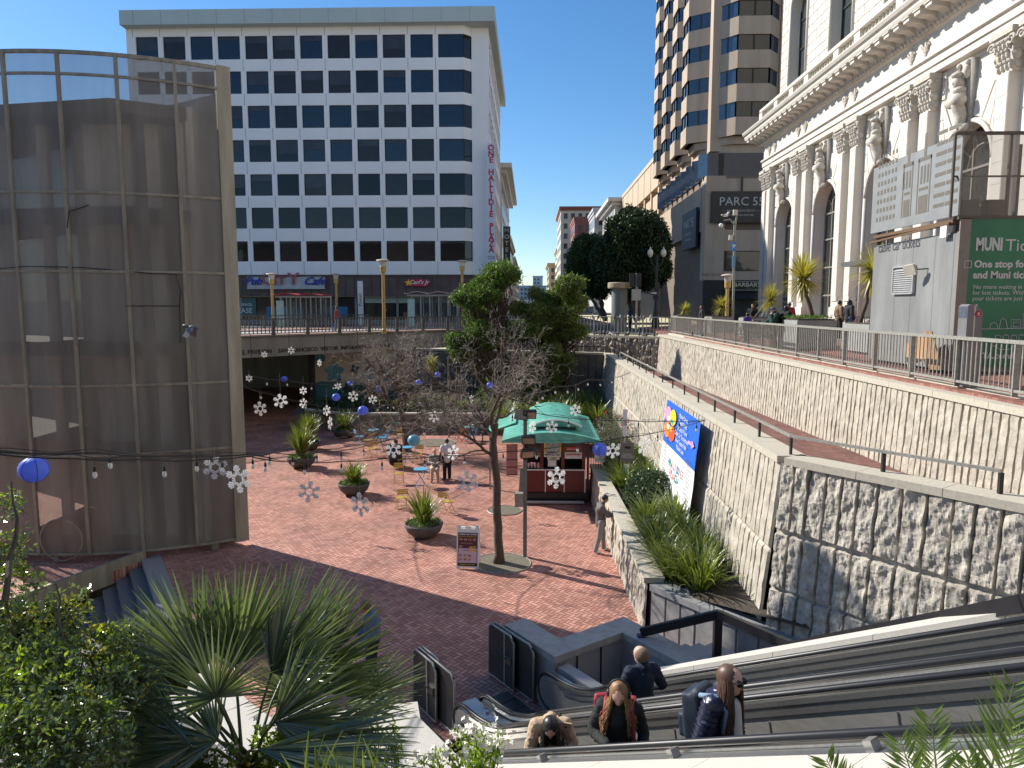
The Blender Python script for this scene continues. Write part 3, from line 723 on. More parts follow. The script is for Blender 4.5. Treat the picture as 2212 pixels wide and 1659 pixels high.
m.build('band_joint', BLACK, t)
m = MB(); m.face((-44, YF+.7, -.2), (-4.6, YF+.7, -.2), (-4.6, YF+.7, 2.62), (-44, YF+.7, 2.62)); m.build('shop_glazing', glassmat('shop_glass', (.018, .022, .022), .06, .6), t)
m = MB()
for x in [-36, -31.5, -27, -22.5, -19, -18.3, -14.5, -10.5, -6.5]: m.box(x, x+.22, YF+.55, YF+.75, -.2, 2.62)
m.box(-44, -4.6, YF+.5, YF+.8, -.25, .15)
m.build('shop_pier', mat('pale_shop_frame', (.22, .24, .22), .5), t)
m = MB(); m.box(-17.9, -9, YF+.6, YF+.66, 1.95, 2.6); m.build('pale_green_transom', mat('pale_green_panel', (.32, .38, .30), .5), t)
m = MB(); m.box(-13.8, -9.6, YF+.62, YF+.67, .35, .95); m.build('counter_seen_inside', mat('brown_counter', (.16, .09, .05), .5), t)
m = MB(); 
for xa, xb in ((-28.7, -26.4), (-22.4, -19.8), (-26.0, -24.6)): m.box(xa, xb, YF+.6, YF+.66, 0, 1.55)
m.build('blue_lease_poster', mat('lease_poster_blue', (.02, .16, .32), .4), t)
m = MB(); p = aty(528, 640, YF+.5); m.box(p.x-2, p.x+1.2, YF+.58, YF+.62, .5, 2.5); pst = m.build('teal_lease_poster', mat('lease_poster_teal', (.06, .13, .13), .5), t)
text('RETAIL SPACE', .42, SIGNW, pst, (p.x-.55, YF+.55, 1.75), (1, 0, 0), (0, 0, 1)); text('LEASE', .75, SIGNW, pst, (p.x-.2, YF+.55, 1.1), (1, 0, 0), (0, 0, 1))
text('FOR\nLEASE', .34, SIGNW, t, (aty(695, 652, YF).x, YF+.5, 1.35), (1, 0, 0), (0, 0, 1))
# shop signs on the band
sg = thing('cafe_sign', 'white sign board with red CITY and blue script words over the shopfront', 'sign', (aty(615, 610, YF).x, YF, 3.6))
xa, xb = aty(535, 610, YF-.1).x, aty(702, 610, YF-.1).x
m = MB(); m.box(xa, xb, YF-.22, YF+.05, aty(600, 621, YF).z, aty(600, 598, YF).z); m.build('board', mat('old_white_board', (.45, .47, .47), .6, 0, .2, 1), sg)
m = MB(); m.box(xa, xb, YF-.3, YF+.05, aty(600, 622.5, YF).z-.1, aty(600, 617, YF).z); m.build('ledge', mat('old_white_board', (.45, .47, .47)), sg)
SRED = mat('faded_red_letters', (.42, .10, .09), .5); SBLU = mat('sign_blue_letters', (.02, .04, .35), .4)
cz = aty(600, 606, YF).z
text('C', 1.75, SRED, sg, (aty(580, 606, YF).x, YF-.34, cz+.12), (1, 0, 0), (0, 0, 1), .05, bold=.02); text('IT', 1.2, SRED, sg, (aty(606, 606, YF).x, YF-.34, cz-.06), (1, 0, 0), (0, 0, 1), .05, bold=.02, sx=1.3)
text('Y', 1.75, SRED, sg, (aty(636, 606, YF).x, YF-.34, cz+.12), (1, 0, 0), (0, 0, 1), .05, bold=.02, sx=1.2)
text('Pub', 1.15, SBLU, sg, (aty(549, 608, YF).x, YF-.34, cz-.1), (1, 0, 0), (0, 0, 1), .04, bold=.02, sx=1.05, shear=.4); text('Cafe', 1.15, SBLU, sg, (aty(681, 608, YF).x, YF-.34, cz-.1), (1, 0, 0), (0, 0, 1), .04, bold=.02, sx=1.1, shear=.4)
sg = thing('burger_shop_sign', 'red script shop sign with a yellow star on the brown band', 'sign', (aty(900, 611, YF).x, YF, 4))
c = aty(902, 611, YF); R_ = mat('bright_red_sign', (.50, .02, .04), .4)
m = MB(); pts = []
for i in range(40):
    a = 2*pi*i/40; pts.append((c.x+cos(a)*1.35*(1-.06*cos(3*a)), YF-.0, c.z+sin(a)*.42+.05*sin(3*a)))
m.extr(pts, (0, -.15, 0)); m.build('board', R_, sg)
text("Carl's Jr", .62, SIGNW, sg, (c.x+.16, YF-.17, c.z+.05), (1, 0, 0), (0, 0, 1), .02, bold=.012, shear=.3, sx=1.05)
m = MB(); sc_ = aty(883, 611, YF); m.extr([(sc_.x+(.42 if i % 2 == 0 else .17)*sin(pi*i/5), YF-.2, sc_.z+(.42 if i % 2 == 0 else .17)*cos(pi*i/5)) for i in range(10)], (0, -.05, 0)); m.build('star', mat('sign_yellow', (.85, .62, .03), .4), sg)
# vertical name sign
sg = thing('vertical_name_sign', 'tall narrow white vertical sign with red letters on the corner of the white office block', 'sign', (-4.2, 75.6, 7))
P0, P1 = aty(1052, 310, 75.4), aty(1068, 567, 75.4)
m = MB(); m.box(P0.x, P0.x+.85, 75.35, 75.6, P1.z, P0.z); m.build('board', mat('pale_blue_sign', (.62, .67, .74), .4, 0, .04), sg)
SR2 = mat('crimson_letters', (.48, .02, .06), .45)
s_ = 'ONE HALLIDIE PLAZA'; z0, z1 = aty(1060, 320, 75.4).z, aty(1060, 540, 75.4).z
for i, ch in enumerate(s_):
    if ch != ' ': text(ch, .82, SR2, sg, (P0.x+.42, 75.33, lerp(z0, z1, i/(len(s_)-1))), (1, 0, 0), (0, 0, 1), .01, bold=.025)
text('RENTAL\n415-433', .22, mat('sign_navy', (.03, .07, .2)), sg, (P0.x+.42, 75.33, P1.z+.5), (1, 0, 0), (0, 0, 1), .005)
m = MB(); 
for z in (P1.z+.6, P0.z-.6, (P0.z+P1.z)/2): m.box(P0.x+.3, P0.x+.5, 75.6, 76.8, z-.05, z+.05)
m.build('bracket', GALV, sg)
# ================================================================ BANK BUILDING (right)
XB = 18.6
LS = mat('white_limestone', (.64, .60, .53), .75, 0, .07, 1.1, .006, 14)
LSD = mat('carved_limestone', (.55, .51, .44), .8, 0, .2, 9, .02, 30)
t = thing('bank_building', 'ornate white stone bank with arched windows, paired pilasters, big cornice and balustrade', 'building', (XB, 40, 0))
YE = 57.4; YN = 4.0
cent = [53.5-7.25*k for k in range(7)]; AW = 1.75; SPR = 7.55; ATOP = SPR+AW
seams = MB()
def wall_with_arches(m, X, thick, y0, y1, z0, z1, cs, hw, spring, sill):
    """wall in plane x=X; arched openings centred at cs"""
    cs = sorted(c for c in cs if y0 < c < y1); cur = y0
    for c in cs:
        m.box(X, X+thick, cur, c-hw, z0, z1); cur = c+hw
        if sill > z0: m.box(X, X+thick, c-hw, c+hw, z0, sill)
        n = 14; P = [(c-hw*cos(pi*i/n), spring+hw*sin(pi*i/n)) for i in range(n+1)]
        for i in range(n):
            (ya, za), (yb, zb_) = P[i], P[i+1]
            m.hexa([(X, ya, za), (X, yb, zb_), (X+thick, yb, zb_), (X+thick, ya, za), (X, ya, z1), (X, yb, z1), (X+thick, yb, z1), (X+thick, ya, z1)])
    m.box(X, X+thick, cur, y1, z0, z1)
m = MB(); wall_with_arches(m, XB, 1.3, YN, YE, .2, 12.1, cent, AW, SPR, .9); m.build('arcade_wall', LS, t)
# end wall facing away/north, and upper block
m = MB(); m.box(XB+1.3, XB+14, YE-1.2, YE, .2, 12.1); m.box(XB+1.2, XB+14, YE-1.6, YE-.4, 12.1, 40); m.build('north_wall', LS, t)
# rustication joints (thin recessed-looking dark lines laid 3 mm proud would lie: cut as real slits between raised blocks)
m = MB()
for ci in range(len(cent)+1):
    cN = cent[ci-1] if ci > 0 else YE+AW; cF = None
    c = cent[ci] if ci < len(cent) else YN-AW
    ya, yb = c+AW+.22, cN-AW-.22
    if ci == 0: ya, yb = cent[0]+AW+.22, YE
    if ci == len(cent): continue
    yb = min(yb, YE); mid = (ya+yb)/2 if ci else ya+1.9
    z = 2.0; k = 0
    while z < 11.9:
        zn = z+.88
        for (p, q) in ((ya-.2, mid-1.55), (mid-.18, mid+.18), (mid+1.55, yb+.2)):
            if q > p+.1 and q <= YE+.01: m.box(XB-.09, XB+.02, p+.035, q-.035, z+.035, min(zn, 12.05)-.035)
        z = zn; k += 1
# voussoirs around each arch
for c in cent:
    for i in range(9):
        if i == 4: continue
        a0, a1 = pi*i/9+.02, pi*(i+1)/9-.02; R1, R2 = AW+.3, AW+1.75
        def q(a, r): 
            y, z = c-cos(a)*r, SPR+sin(a)*r
            return y, z
        pts = [q(a0, R1), q((a0+a1)/2, R1), q(a1, R1), q(a1, R2), q(a0, R2)]
        mx_ = 1.78
        pts = [(max(c-mx_-.0, min(c+mx_, y)) if abs(y-c) > mx_ and r_ else y, z) for (y, z), r_ in zip(pts, (0, 0, 0, 1, 1))]
        m.extr([(XB-.09, y, min(z, 12.0)) for y, z in pts], (.11, 0, 0))
m.build('raised_blocks', LS, t)
# arch mouldings
m = MB()
for c in cent:
    P = [(XB-.06, c-(AW+.12)*cos(pi*i/20), SPR+(AW+.12)*sin(pi*i/20)) for i in range(21)]; m.tube(P, .11, 8)
    m.tube([(XB-.06, c-AW-.12, .9), P[0]], .11, 8); m.tube([(XB-.06, c+AW+.12, .9), P[-1]], .11, 8)
m.build('arch_moulding', LS, t, smooth=True)
WG = glassmat('bank_window_glass', (.03, .034, .032), .08, .5, .02); BF = mat('bank_window_frame', (.30, .28, .25), .5, .3)
for c in cent:
    m = MB(); X = XB+.62
    m.box(X, X+.08, c-AW, c-AW+.12, .9, SPR); m.box(X, X+.08, c+AW-.12, c+AW, .9, SPR)
    for yy in (c-.6, c+.6): m.box(X, X+.08, yy-.04, yy+.04, .9, SPR+sqrt(AW**2-.36))
    for z in (2.3, 4.1, 5.9, SPR): m.box(X-.01, X+.08, c-AW, c+AW, z-.05, z+.05)
    m.tube([(X+.04, c-AW*.55*cos(pi*i/12), SPR+AW*.55*sin(pi*i/12)) for i in range(13)], .04, 5)
    for a in (.6, 1.2, 1.94, 2.54): m.bar((X+.04, c-AW*.55*cos(a), SPR+AW*.55*sin(a)), (X+.04, c-AW*cos(a), SPR+AW*sin(a)), .06, .06)
    wn = m.build('arched_window', BF, t)
    g = MB(); g.face(*[(X+.05, c-AW, .9)]+[(X+.05, c-AW*cos(pi*i/16), SPR+AW*sin(pi*i/16)) for i in range(17)]+[(X+.05, c+AW, .9)]); g.build('pane', WG, wn)
# pilasters with capitals
pil = []
mids = [(cent[i]+cent[i+1])/2 for i in range(6)]
pys = [cent[0]+AW+.95, cent[0]+AW+2.0+.05]+[y for mm in mids for y in (mm-.85, mm+.85)]
sp_, sc0 = None, None
for i, y in enumerate(pys):
    if sp_ is None:
        m = MB(); m.box(-.46, .0, -.36, .36, 1.9, 10.5); m.box(-.40, 0, -.48, .48, 1.55, 1.9); m.tube([(-.2, -.44, 1.98), (-.2, .44, 1.98)], .16, 8); m.box(-.48, 0, -.56, .56, .2, 1.55)
        for k in range(10): m.box(-.475, -.3, -.34, .34, 2.2+.83*k, 2.2+.83*k+.79)
        sp_ = m.build('pilaster', LS, None); cp = MB()
        rr = random.Random(5)
        cp.hexa([(-.36, -.42, 10.5), (0, -.42, 10.5), (0, .42, 10.5), (-.36, .42, 10.5), (-.58, -.62, 11.85), (0, -.62, 11.85), (0, .62, 11.85), (-.58, .62, 11.85)])
        cp.box(-.66, 0, -.68, .68, 11.85, 12.08); cp.tube([(-.36, -.44, 10.5), (-.36, .44, 10.5)], .06, 6)
        for row, (z, n_, o_) in enumerate(((10.75, 4, .40), (11.15, 3, .46), (11.5, 4, .54))):
            for k in range(n_):
                yy = (k-(n_-1)/2)*.24
                cp.ball((-o_, yy, z), .12, 7, (1, .8, 1.5)); cp.ball((-o_-.10, yy, z+.14), .075, 6)
        for s_ in (-1, 1):
            P = []
            for k in range(16): a = k*.55; r = .21-.011*k; P.append((-.60, s_*(.56+.0)+cos(a)*r*s_, 11.58+sin(a)*r))
            cp.tube(P, [.06-.002*k for k in range(16)], 6)
            cp.ball((-.30, s_*.52, 11.1), .13, 6, (1.8, .6, 1.6)); cp.ball((-.2, s_*.46, 10.75), .1, 6, (1.6, .6, 1.4))
        cpo = cp.build('capital', LSD, sp_, org=(0, 0, 0)); o = sp_
    else: o = copy_tree(sp_)
    o.parent = t; o.location = Vector((XB, y, 0))-Vector((XB, 40, 0))
# keystones: scroll with a carved head above
ks = None
for c in cent:
    if ks is None:
        m = MB(); m.hexa([(-.1, -.28, 9.0), (0.05, -.28, 9.0), (.05, .28, 9.0), (-.1, .28, 9.0), (-.35, -.42, 11.9), (.05, -.42, 11.9), (.05, .42, 11.9), (-.35, .42, 11.9)])
        P = [(-.20-.34*sin(a*.5)-.12*cos(a*1.3), 0, 9.1+a*.26) for a in [k*.35 for k in range(18)]]
        m.tube(P, [.16+.10*sin(pi*k/17) for k in range(18)], 9); m.tube([(-.32, -.36, 9.12), (-.32, .36, 9.12)], .16, 10); m.tube([(-.62, -.40, 10.25), (-.62, .40, 10.25)], .24, 12)
        m.ball((-.55, 0, 11.0), .25, 10, (1, .85, 1.25)); m.ball((-.76, 0, 10.98), .06, 6, (1, .7, 1.6)); m.ball((-.6, 0, 11.3), .27, 8, (1, 1.05, .5)); m.ball((-.5, 0, 10.7), .26, 8, (1, 1.3, .6))
        for s_ in (-1, 1): m.ball((-.4, s_*.3, 11.35), .17, 7, (1, .7, 1.6)); m.ball((-.38, s_*.3, 11.75), .12, 7); m.ball((-.72, s_*.08, 11.06), .035, 5)
        ks = m.build('keystone', LSD, None, smooth=True); o = ks
    else: o = copy_tree(ks)
    o.parent = t; o.location = Vector((XB, c, 0))-Vector((XB, 40, 0))
# entablature, modillions, cornice, balustrade
m = MB()
prof = [(.0, 12.1), (-.42, 12.1), (-.42, 12.42), (-.50, 12.42), (-.50, 12.75), (-.62, 12.80), (-.62, 12.92), (-.38, 12.95), (-.38, 13.95), (-.52, 14.0), (-.62, 14.15), (-.62, 14.2), (.0, 14.2)]
def ext_prof(m, prof, y0, y1, X=XB):
    n = len(prof); b = len(m.v)
    for y in (y0, y1):
        for x, z in prof: m.vv((X+x, y, z))
    for i in range(n): j = (i+1) % n; m.f.append([b+i, b+j, b+n+j, b+n+i]); m.m.append(0)
    m.f.append([b+i for i in range(n)][::-1]); m.m.append(0); m.f.append([b+n+i for i in range(n)]); m.m.append(0)
ext_prof(m, prof, YN, YE+.42); m.build('entablature', LS, t)
m = MB(); ext_prof(m, [(0, 14.72), (-1.55, 14.72), (-1.6, 14.85), (-1.6, 14.95), (-1.72, 15.05), (-1.8, 15.2), (-1.8, 15.26), (-.2, 15.36), (0, 15.36)], YN, YE+1.6); ext_prof(m, [(0, 14.2), (-.62, 14.2), (-.72, 14.45), (-.85, 14.72), (0, 14.72)], YN, YE+.6); m.build('cornice', LS, t)
mod = None
for k in range(58):
    y = YE+1.1-k*.92
    if y < YN+.6: break
    if mod is None:
        m = MB(); m.extr([(-1.48, -.24, 14.71), (-1.48, -.24, 14.5), (-1.3, -.24, 14.42), (-.95, -.24, 14.40), (-.64, -.24, 14.22), (-.64, -.24, 14.71)], (0, .48, 0)); m.box(-1.54, -.6, -.3, .3, 14.66, 14.715)
        mod = m.build('modillion', LS, None); o = mod
    else: o = copy_tree(mod)
    o.parent = t; o.location = Vector((XB, y, 0))-Vector((XB, 40, 0))
m = MB()
for k in range(170): y = YE+.5-k*.31; m.ball((XB-.66, y, 14.12), .10, 6)
m.build('egg_moulding', LSD, t)
fl = None
for k in range(7):
    for dy in (-.62, .62):
        y = ([YE-1.6]+mids)[k]+dy
        if fl is None:
            m = MB(); m.ball((-.42, 0, 13.55), .12, 8, (.5, .8, 2.6)); 
            for s_ in (-1, 1): m.tube([(-.42, 0, 13.2), (-.44, s_*.16, 13.45), (-.44, s_*.26, 13.62), (-.44, s_*.33, 13.5)], [.05, .08, .07, .04], 6)
            m.box(-.46, -.36, -.2, .2, 13.28, 13.36); m.ball((-.42, 0, 13.12), .08, 6)
            fl = m.build('lily_ornament', LSD, None); o = fl
        else: o = copy_tree(fl)
        o.parent = t; o.location = Vector((XB, y, 0))-Vector((XB, 40, 0))
# balustrade in bays
XBAL = XB-.55
edges = sorted([YE+.3]+[m_+d for m_ in mids for d in (-1.35, 1.35)]+[YE-3.1, YN])[::-1]
ped = MB(); 
ped.box(XBAL-.28, XBAL+.28, YN, YE+.35, 15.36, 15.62); ped.box(XBAL-.3, XBAL+.3, YN, YE+.4, 16.55, 16.75)
for e in edges: ped.box(XBAL-.24, XBAL+.24, e-.35, e+.35, 15.62, 16.55)
ped.build('balustrade_rail', LS, t)
bp_ = [(.10, 15.62), (.10, 15.7), (.06, 15.74), (.075, 15.85), (.125, 16.0), (.12, 16.1), (.06, 16.3), (.055, 16.4), (.09, 16.46), (.09, 16.55)]
bpm = None; cnt = 0
ys_ = []
for a, b in zip(edges[:-1], edges[1:]):
    n_ = max(1, int((a-b-.7)/.36))
    for k in range(n_): ys_.append(a-.35-(k+.5)*(a-b-.7)/n_)
ys_.sort()
rest = MB()
vis = [y for y in ys_ if y > 22][:100]
for y in vis:
    if bpm is None:
        m = MB(); m.lathe(bp_, (0, 0, 0), 8); bpm = m.build('baluster', LSD, None, smooth=True); o = bpm
    else: o = copy_tree(bpm)
    o.parent = t; o.location = Vector((XBAL, y, 0))-Vector((XB, 40, 0))
for y in ys_:
    if y not in vis: rest.lathe(bp_, (XBAL, y, 0), 8)
if rest.v: tag(rest.build('baluster_run', LSD, t), kind='stuff')
# upper storey, set back a little, tall arched windows
m = MB(); XU = XB+.45; AU = 1.5
wall_with_arches(m, XU, 1.4, YN, YE-.4, 15.36, 40, cent, AU, 22.9, 16.8); m.build('upper_wall', LS, t)
m = MB(); rr = random.Random(2)
z = 16.9; k = 0
while z < 27:
    zn = z+.62; c_ = YN+rr.uniform(0, 1)
    ops = [(c-AU-.3, c+AU+.3) for c in cent]
    y = YN+(k % 2)*.7
    while y < YE-.5:
        yn = min(y+1.4, YE-.42)
        segs = [(y+.02, yn-.02)]
        for a, b in ops:
            if z > 23.6: continue
            ns = []
            for p, q in segs:
                if q <= a or p >= b: ns.append((p, q)); continue
                if p < a: ns.append((p, a))
                if q > b: ns.append((b, q))
            segs = ns
        for p, q in segs:
            if q-p > .08: m.box(XU-.06, XU+.01, p+.01, q-.01, z+.025, zn-.025)
        y = yn
    z = zn; k += 1
m.build('upper_blocks', LS, t)
m = MB()
for c in cent:
    m.tube([(XU-.05, c-AU-.15, 16.8)]+[(XU-.05, c-(AU+.15)*cos(pi*i/16), 22.9+(AU+.15)*sin(pi*i/16)) for i in range(17)]+[(XU-.05, c+AU+.15, 16.8)], .13, 7)
m.build('upper_moulding', LS, t, smooth=True)
for c in cent[:6]:
    m = MB(); X = XU+.55; m.box(X, X+.1, c-AU, c-AU+.14, 16.8, 22.9); m.box(X, X+.1, c+AU-.14, c+AU, 16.8, 22.9); m.box(X, X+.1, c-.06, c+.06, 16.8, 24.3)
    for z in (18.2, 20.2, 22.2): m.box(X-.01, X+.1, c-AU, c+AU, z-.07, z+.07)
    wn = m.build('upper_window', mat('black_window_frame', (.03, .03, .03), .4), t)
    g = MB(); g.face(*[(X+.06, c-AU, 16.8)]+[(X+.06, c-AU*cos(pi*i/12), 22.9+AU*sin(pi*i/12)) for i in range(13)]+[(X+.06, c+AU, 16.8)]); g.build('pane', glassmat('upper_bank_glass', (.05, .065, .065), .08, .5), wn)
m = MB(); m.box(XB+2.2, XB+14, YN, YE-1.7, .2, 40); m.build('core', BLACK, t)
# window grilles at the foot
m = MB()
for c in cent:
    for k in range(12): y = c-AW+.1+k*.3; m.tube([(XB-.25, y, .3), (XB-.25, y, .95), (XB-.25, y+.08, 1.05), (XB-.25, y+.16, .95)], .018, 5)
m.build('low_iron_fence', BLKM, t)
# bank machines bay and canopy
t = thing('cash_machine_bay', 'grey cash machine kiosk with two dark screens in front of the bank wall', 'kiosk', (17.6, 34.3, .28))
cy = 34.6; m = MB(); m.extr([(XB-.1, cy-1.9, .28), (XB-.9, cy-1.9, .28), (XB-.95, cy-1.9, 2.3), (XB-.7, cy-1.9, 3.1), (XB-.1, cy-1.9, 3.1)], (0, 3.8, 0)); m.build('housing', mat('grey_kiosk_metal', (.42, .42, .43), .45, .3, .06), t)
m = MB(); m.box(XB-.98, XB-.94, cy-1.6, cy+1.6, 1.0, 2.1); m.build('screen_recess', BLACK, t)
m = MB()
for y in (cy-.9, cy+.1, cy+1.0): m.box(XB-1.06, XB-.96, y-.26, y+.26, 1.75, 1.9); m.box(XB-1.1, XB-.96, y-.3, y+.3, 1.0, 1.18)
m.build('machine_fascia', SIGNW, t)
text('BANK OF AMERICA', .34, mat('bank_blue_letters', (.02, .03, .30), .5), t, (XB-.93, cy+.1, 2.62), (0, -1, 0), (0, 0, 1), .01, bold=.006)
t = thing('bank_canopy', 'flat dark metal canopy with a white globe lamp on top, over the cash machines', 'canopy', (17.5, 36, 3.5))
m = MB(); m.box(XB-2.6, XB-.05, cy-1.8, cy+3.0, 3.62, 3.84); m.build('slab', mat('grey_canopy_metal', (.16, .165, .17), .45, .4), t)
m = MB(); m.box(XB-1.2, XB-.1, cy-.6, cy+1.6, 3.15, 3.6); m.build('dark_mechanism', BLACK, t)
m = MB(); m.ball((XB-2.0, cy+.2, 4.05), .2, 14); m.build('globe_lamp', WHITE, t, smooth=True)
# ================================================================ HOTEL TOWER
t = thing('hotel_tower', 'brown concrete hotel tower with angular bay windows above a dark podium', 'building', (17.5, 75, 0))
HC = mat('tan_ribbed_concrete', (.47, .375, .285), .8, 0, .14, 1.0, .01, 8, stretch=(1, 1, .12))
HG = glassmat('hotel_blue_glass', (.03, .055, .10), .04, 1., .0); HG2 = glassmat('hotel_brown_glass', (.045, .04, .032), .08, .8, .03)
HX, HY = 17.8, 75.
m = MB(); m.box(HX+.6, HX+22, HY+1.0, HY+27, 17.5, 62); m.build('core', HC, t)
def bay(m_c, g_b, g_s, base, d, n, width, depth, z0, z1, closed=True):
    """trapezium bay: base corner, direction d, outward n"""
    a = Vector(base); c = width*.24
    P = [a, a+d*c+n*depth, a+d*(width-c)+n*depth, a+d*width]
    return P
def bay_band(m, P, z0, z1, back, out=0.):
    n_ = len(P); poly = [(p.x, p.y) for p in P]+[(q.x, q.y) for q in back]
    # orientation
    A = sum(poly[i][0]*poly[(i+1) % len(poly)][1]-poly[(i+1) % len(poly)][0]*poly[i][1] for i in range(len(poly)))
    if A < 0: poly = poly[::-1]
    m.prism(poly, z0, z1)
F0 = 20.4; FH = 3.22
con, g1, g2, frm = MB(), MB(), MB(), MB()
baysets = []
d1, n1 = Vector((0, 1, 0)), Vector((-1, 0, 0)); d2, n2 = Vector((1, 0, 0)), Vector((0, -1, 0))
for k in range(4): baysets.append((Vector((HX+.6, HY+2.2+k*6.0, 0)), d1, n1, 5.2, 2.0))
baysets.append((Vector((HX+1.2, HY+1.1, 0)), d2, n2, 6.2, 1.7)); baysets.append((Vector((HX+8.6, HY+1.1, 0)), d2, n2, 6.2, 1.7))
corner = [Vector((HX+.7, HY+2.6, 0)), Vector((HX-.9, HY+1.6, 0)), Vector((HX-.3, HY+.1, 0)), Vector((HX+1.6, HY+.9, 0))]
for base, d, n, wd, dp in baysets:
    P = bay(con, g1, g2, base, d, n, wd, dp, 0, 0); back = [base+d*wd-n*.6, base-n*.6]
    for f in range(13):
        z = F0+FH*f-1.6; bay_band(con, P, z, z+1.72, back)
        Q = [p-n*.16+d*(.0) for p in P]
        zz0, zz1 = z+1.72, z+FH
        wm = MB()
        for i, (a, b) in enumerate(zip(Q[:-1], Q[1:])):
            wm.cm = (0, 1, 0)[i]; wm.face((a.x, a.y, zz0), (b.x, b.y, zz0), (b.x, b.y, zz1), (a.x, a.y, zz1))
            for s_ in (0, .5, 1): wm.cm = 2; c = lerp(a, b, s_)+n*.02; wm.box(c.x-.06, c.x+.06, c.y-.06, c.y+.06, zz0, zz1)
        wm.build('bay_window', [HG, HG2, FRM], t)
    # corbelled foot of each bay
    for j, (zz, sh) in enumerate(((17.15, .28), (18.05, .55), (18.8, .82))):
        P2 = [base+(p-base)*1 for p in P]; P2 = [P[0]+d*(1-sh)*.5, P[1]-n*dp*(1-sh), P[2]-n*dp*(1-sh), P[3]-d*(1-sh)*.5]
        bay_band(con, P2, zz, zz+.92 if j < 2 else zz+.1, back)
con.build('concrete_bands', HC, t); frm = 0
m = MB(); 
for base, d, n, wd, dp in baysets:
    c = base+d*(wd+.35)-n*.1; m.box(c.x-.42, c.x+.42, c.y-.42, c.y+.42, 17.2, 62)
m.build('fluted_mullion', HC, t)
# glazed storey
m = MB(); m.box(HX+.3, HX+22, HY+.4, HY+26, 14.9, 17.2); m.build('blue_glazed_storey', glassmat('podium_blue_glass', (.015, .03, .06), .04, .8), t)
m = MB()
for k in range(9): y = HY+.6+3.0*k; m.prism([(HX+.3, y), (HX-.45, y+.9), (HX-.3, y+1.05), (HX+.3, y+1.3)][::-1], 14.9, 17.15)
m.build('angled_glass_fin', HG, t)
m = MB()
for x in (HX+1.4, HX+6.1, HX+7.2, HX+12): m.box(x, x+.5, HY+.33, HY+.5, 14.9, 17.15)
m.build('glazing_mullion', FRM, t)
# podium
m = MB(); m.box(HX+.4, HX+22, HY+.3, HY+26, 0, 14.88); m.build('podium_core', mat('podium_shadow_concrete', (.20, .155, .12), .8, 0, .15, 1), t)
m = MB(); m.box(HX+.1, HX+2.1, HY, HY+1.8, 4.3, 14.86); m.box(HX+2.1, HX+20, HY+.1, HY+.6, 12.2, 14.6); m.box(HX+2.1, HX+20, HY+.1, HY+.6, 7.3, 9.4); m.box(HX+2.1, HX+20, HY+.05, HY+.6, 4.3, 5.2); m.box(HX+.0, HX+.5, HY+1.8, HY+26, 9.4, 14.0); m.build('podium_panels', HC, t)
m = MB(); m.box(HX+.05, HX+20, HY-.05, HY+.3, 0, 4.25); m.build('shop_surround', mat('black_shopfront', (.02, .022, .026), .5), t)
m = MB(); m.box(HX+2.4, HX+9.2, HY+.05, HY+.2, 5.25, 7.2); m.build('mirror_window', glassmat('mirror_window_glass', (.10, .09, .07), .05, 1., .04), t)
m = MB(); m.box(HX+3.0, HX+9.2, HY-.09, HY-.02, .4, 2.3); m.build('shop_window', glassmat('cafe_glass', (.05, .05, .045), .06, .8), t)
m = MB(); m.hexa([(HX+2.6, HY-1.1, 2.35), (HX+9.2, HY-1.1, 2.35), (HX+9.2, HY-.06, 2.35), (HX+2.6, HY-.06, 2.35), (HX+2.6, HY-.9, 2.5), (HX+9.2, HY-.9, 2.5), (HX+9.2, HY-.06, 3.1), (HX+2.6, HY-.06, 3.1)]); m.build('black_awning', BLACK, t)
tag(text('PARC 55 HOTEL', .34, mat('brown_letters', (.22, .06, .05), .6), t, (HX+1.15, HY-.01, 4.85), (1, 0, 0), (0, 0, 1), .005))
def sgn(name, label, p, wd, ht, y, nrm='y'):
    return thing(name, label, 'sign', p)
s1 = thing('hotel_name_sign', 'large black hotel sign with thin white letters, facing the plaza', 'sign', (HX+6, HY, 10.8))
SGB = mat('black_sign_face', (.018, .02, .022), .4); SGW = mat('pale_letters', (.52, .52, .50), .5)
m = MB(); m.box(18.4, HX+9.0, HY-.35, HY-.12, 10.1, 13.25); m.build('board', SGB, s1)
m = MB(); m.box(21.4, 21.55, HY-.3, HY-.1, 13.25, 14.7); m.build('hanger', SGB, s1)
text('PARC 55', 1.22, SGW, s1, (21.45, HY-.37, 12.2), (1, 0, 0), (0, 0, 1), .01, sx=1.0); text('\u2014 SAN FRANCISCO \u2014', .30, SGW, s1, (21.4, HY-.37, 11.3), (1, 0, 0), (0, 0, 1), .008, sx=1.25); text('A HILTON HOTEL', .27, SGW, s1, (21.4, HY-.37, 10.85), (1, 0, 0), (0, 0, 1), .008, sx=1.25)
s2 = thing('hotel_side_sign', 'dark blue hotel sign seen at a slant, right of the big dark round tree', 'sign', (HX-.3, HY+4, 10))
m = MB(); m.box(HX-.4, HX-.15, HY+2.0, HY+9.0, 7.9, 12.0); m.build('board', mat('dark_blue_sign', (.015, .03, .06), .5, 0, .1, 1, spec=.2), s2)
text('PARC 55', 1.35, SGW, s2, (HX-.42, HY+5.5, 10.6), (0, -1, 0), (0, 0, 1), .01); text('SAN FRANCISCO', .42, SGW, s2, (HX-.42, HY+5.5, 9.5), (0, -1, 0), (0, 0, 1), .01); text('A HILTON HOTEL', .36, SGW, s2, (HX-.42, HY+5.5, 8.9), (0, -1, 0), (0, 0, 1), .01)
s3 = thing('coffee_shop_sign', 'black shop sign lettered in cream above the black awning at the hotel corner', 'sign', (HX+5, HY, 3.6))
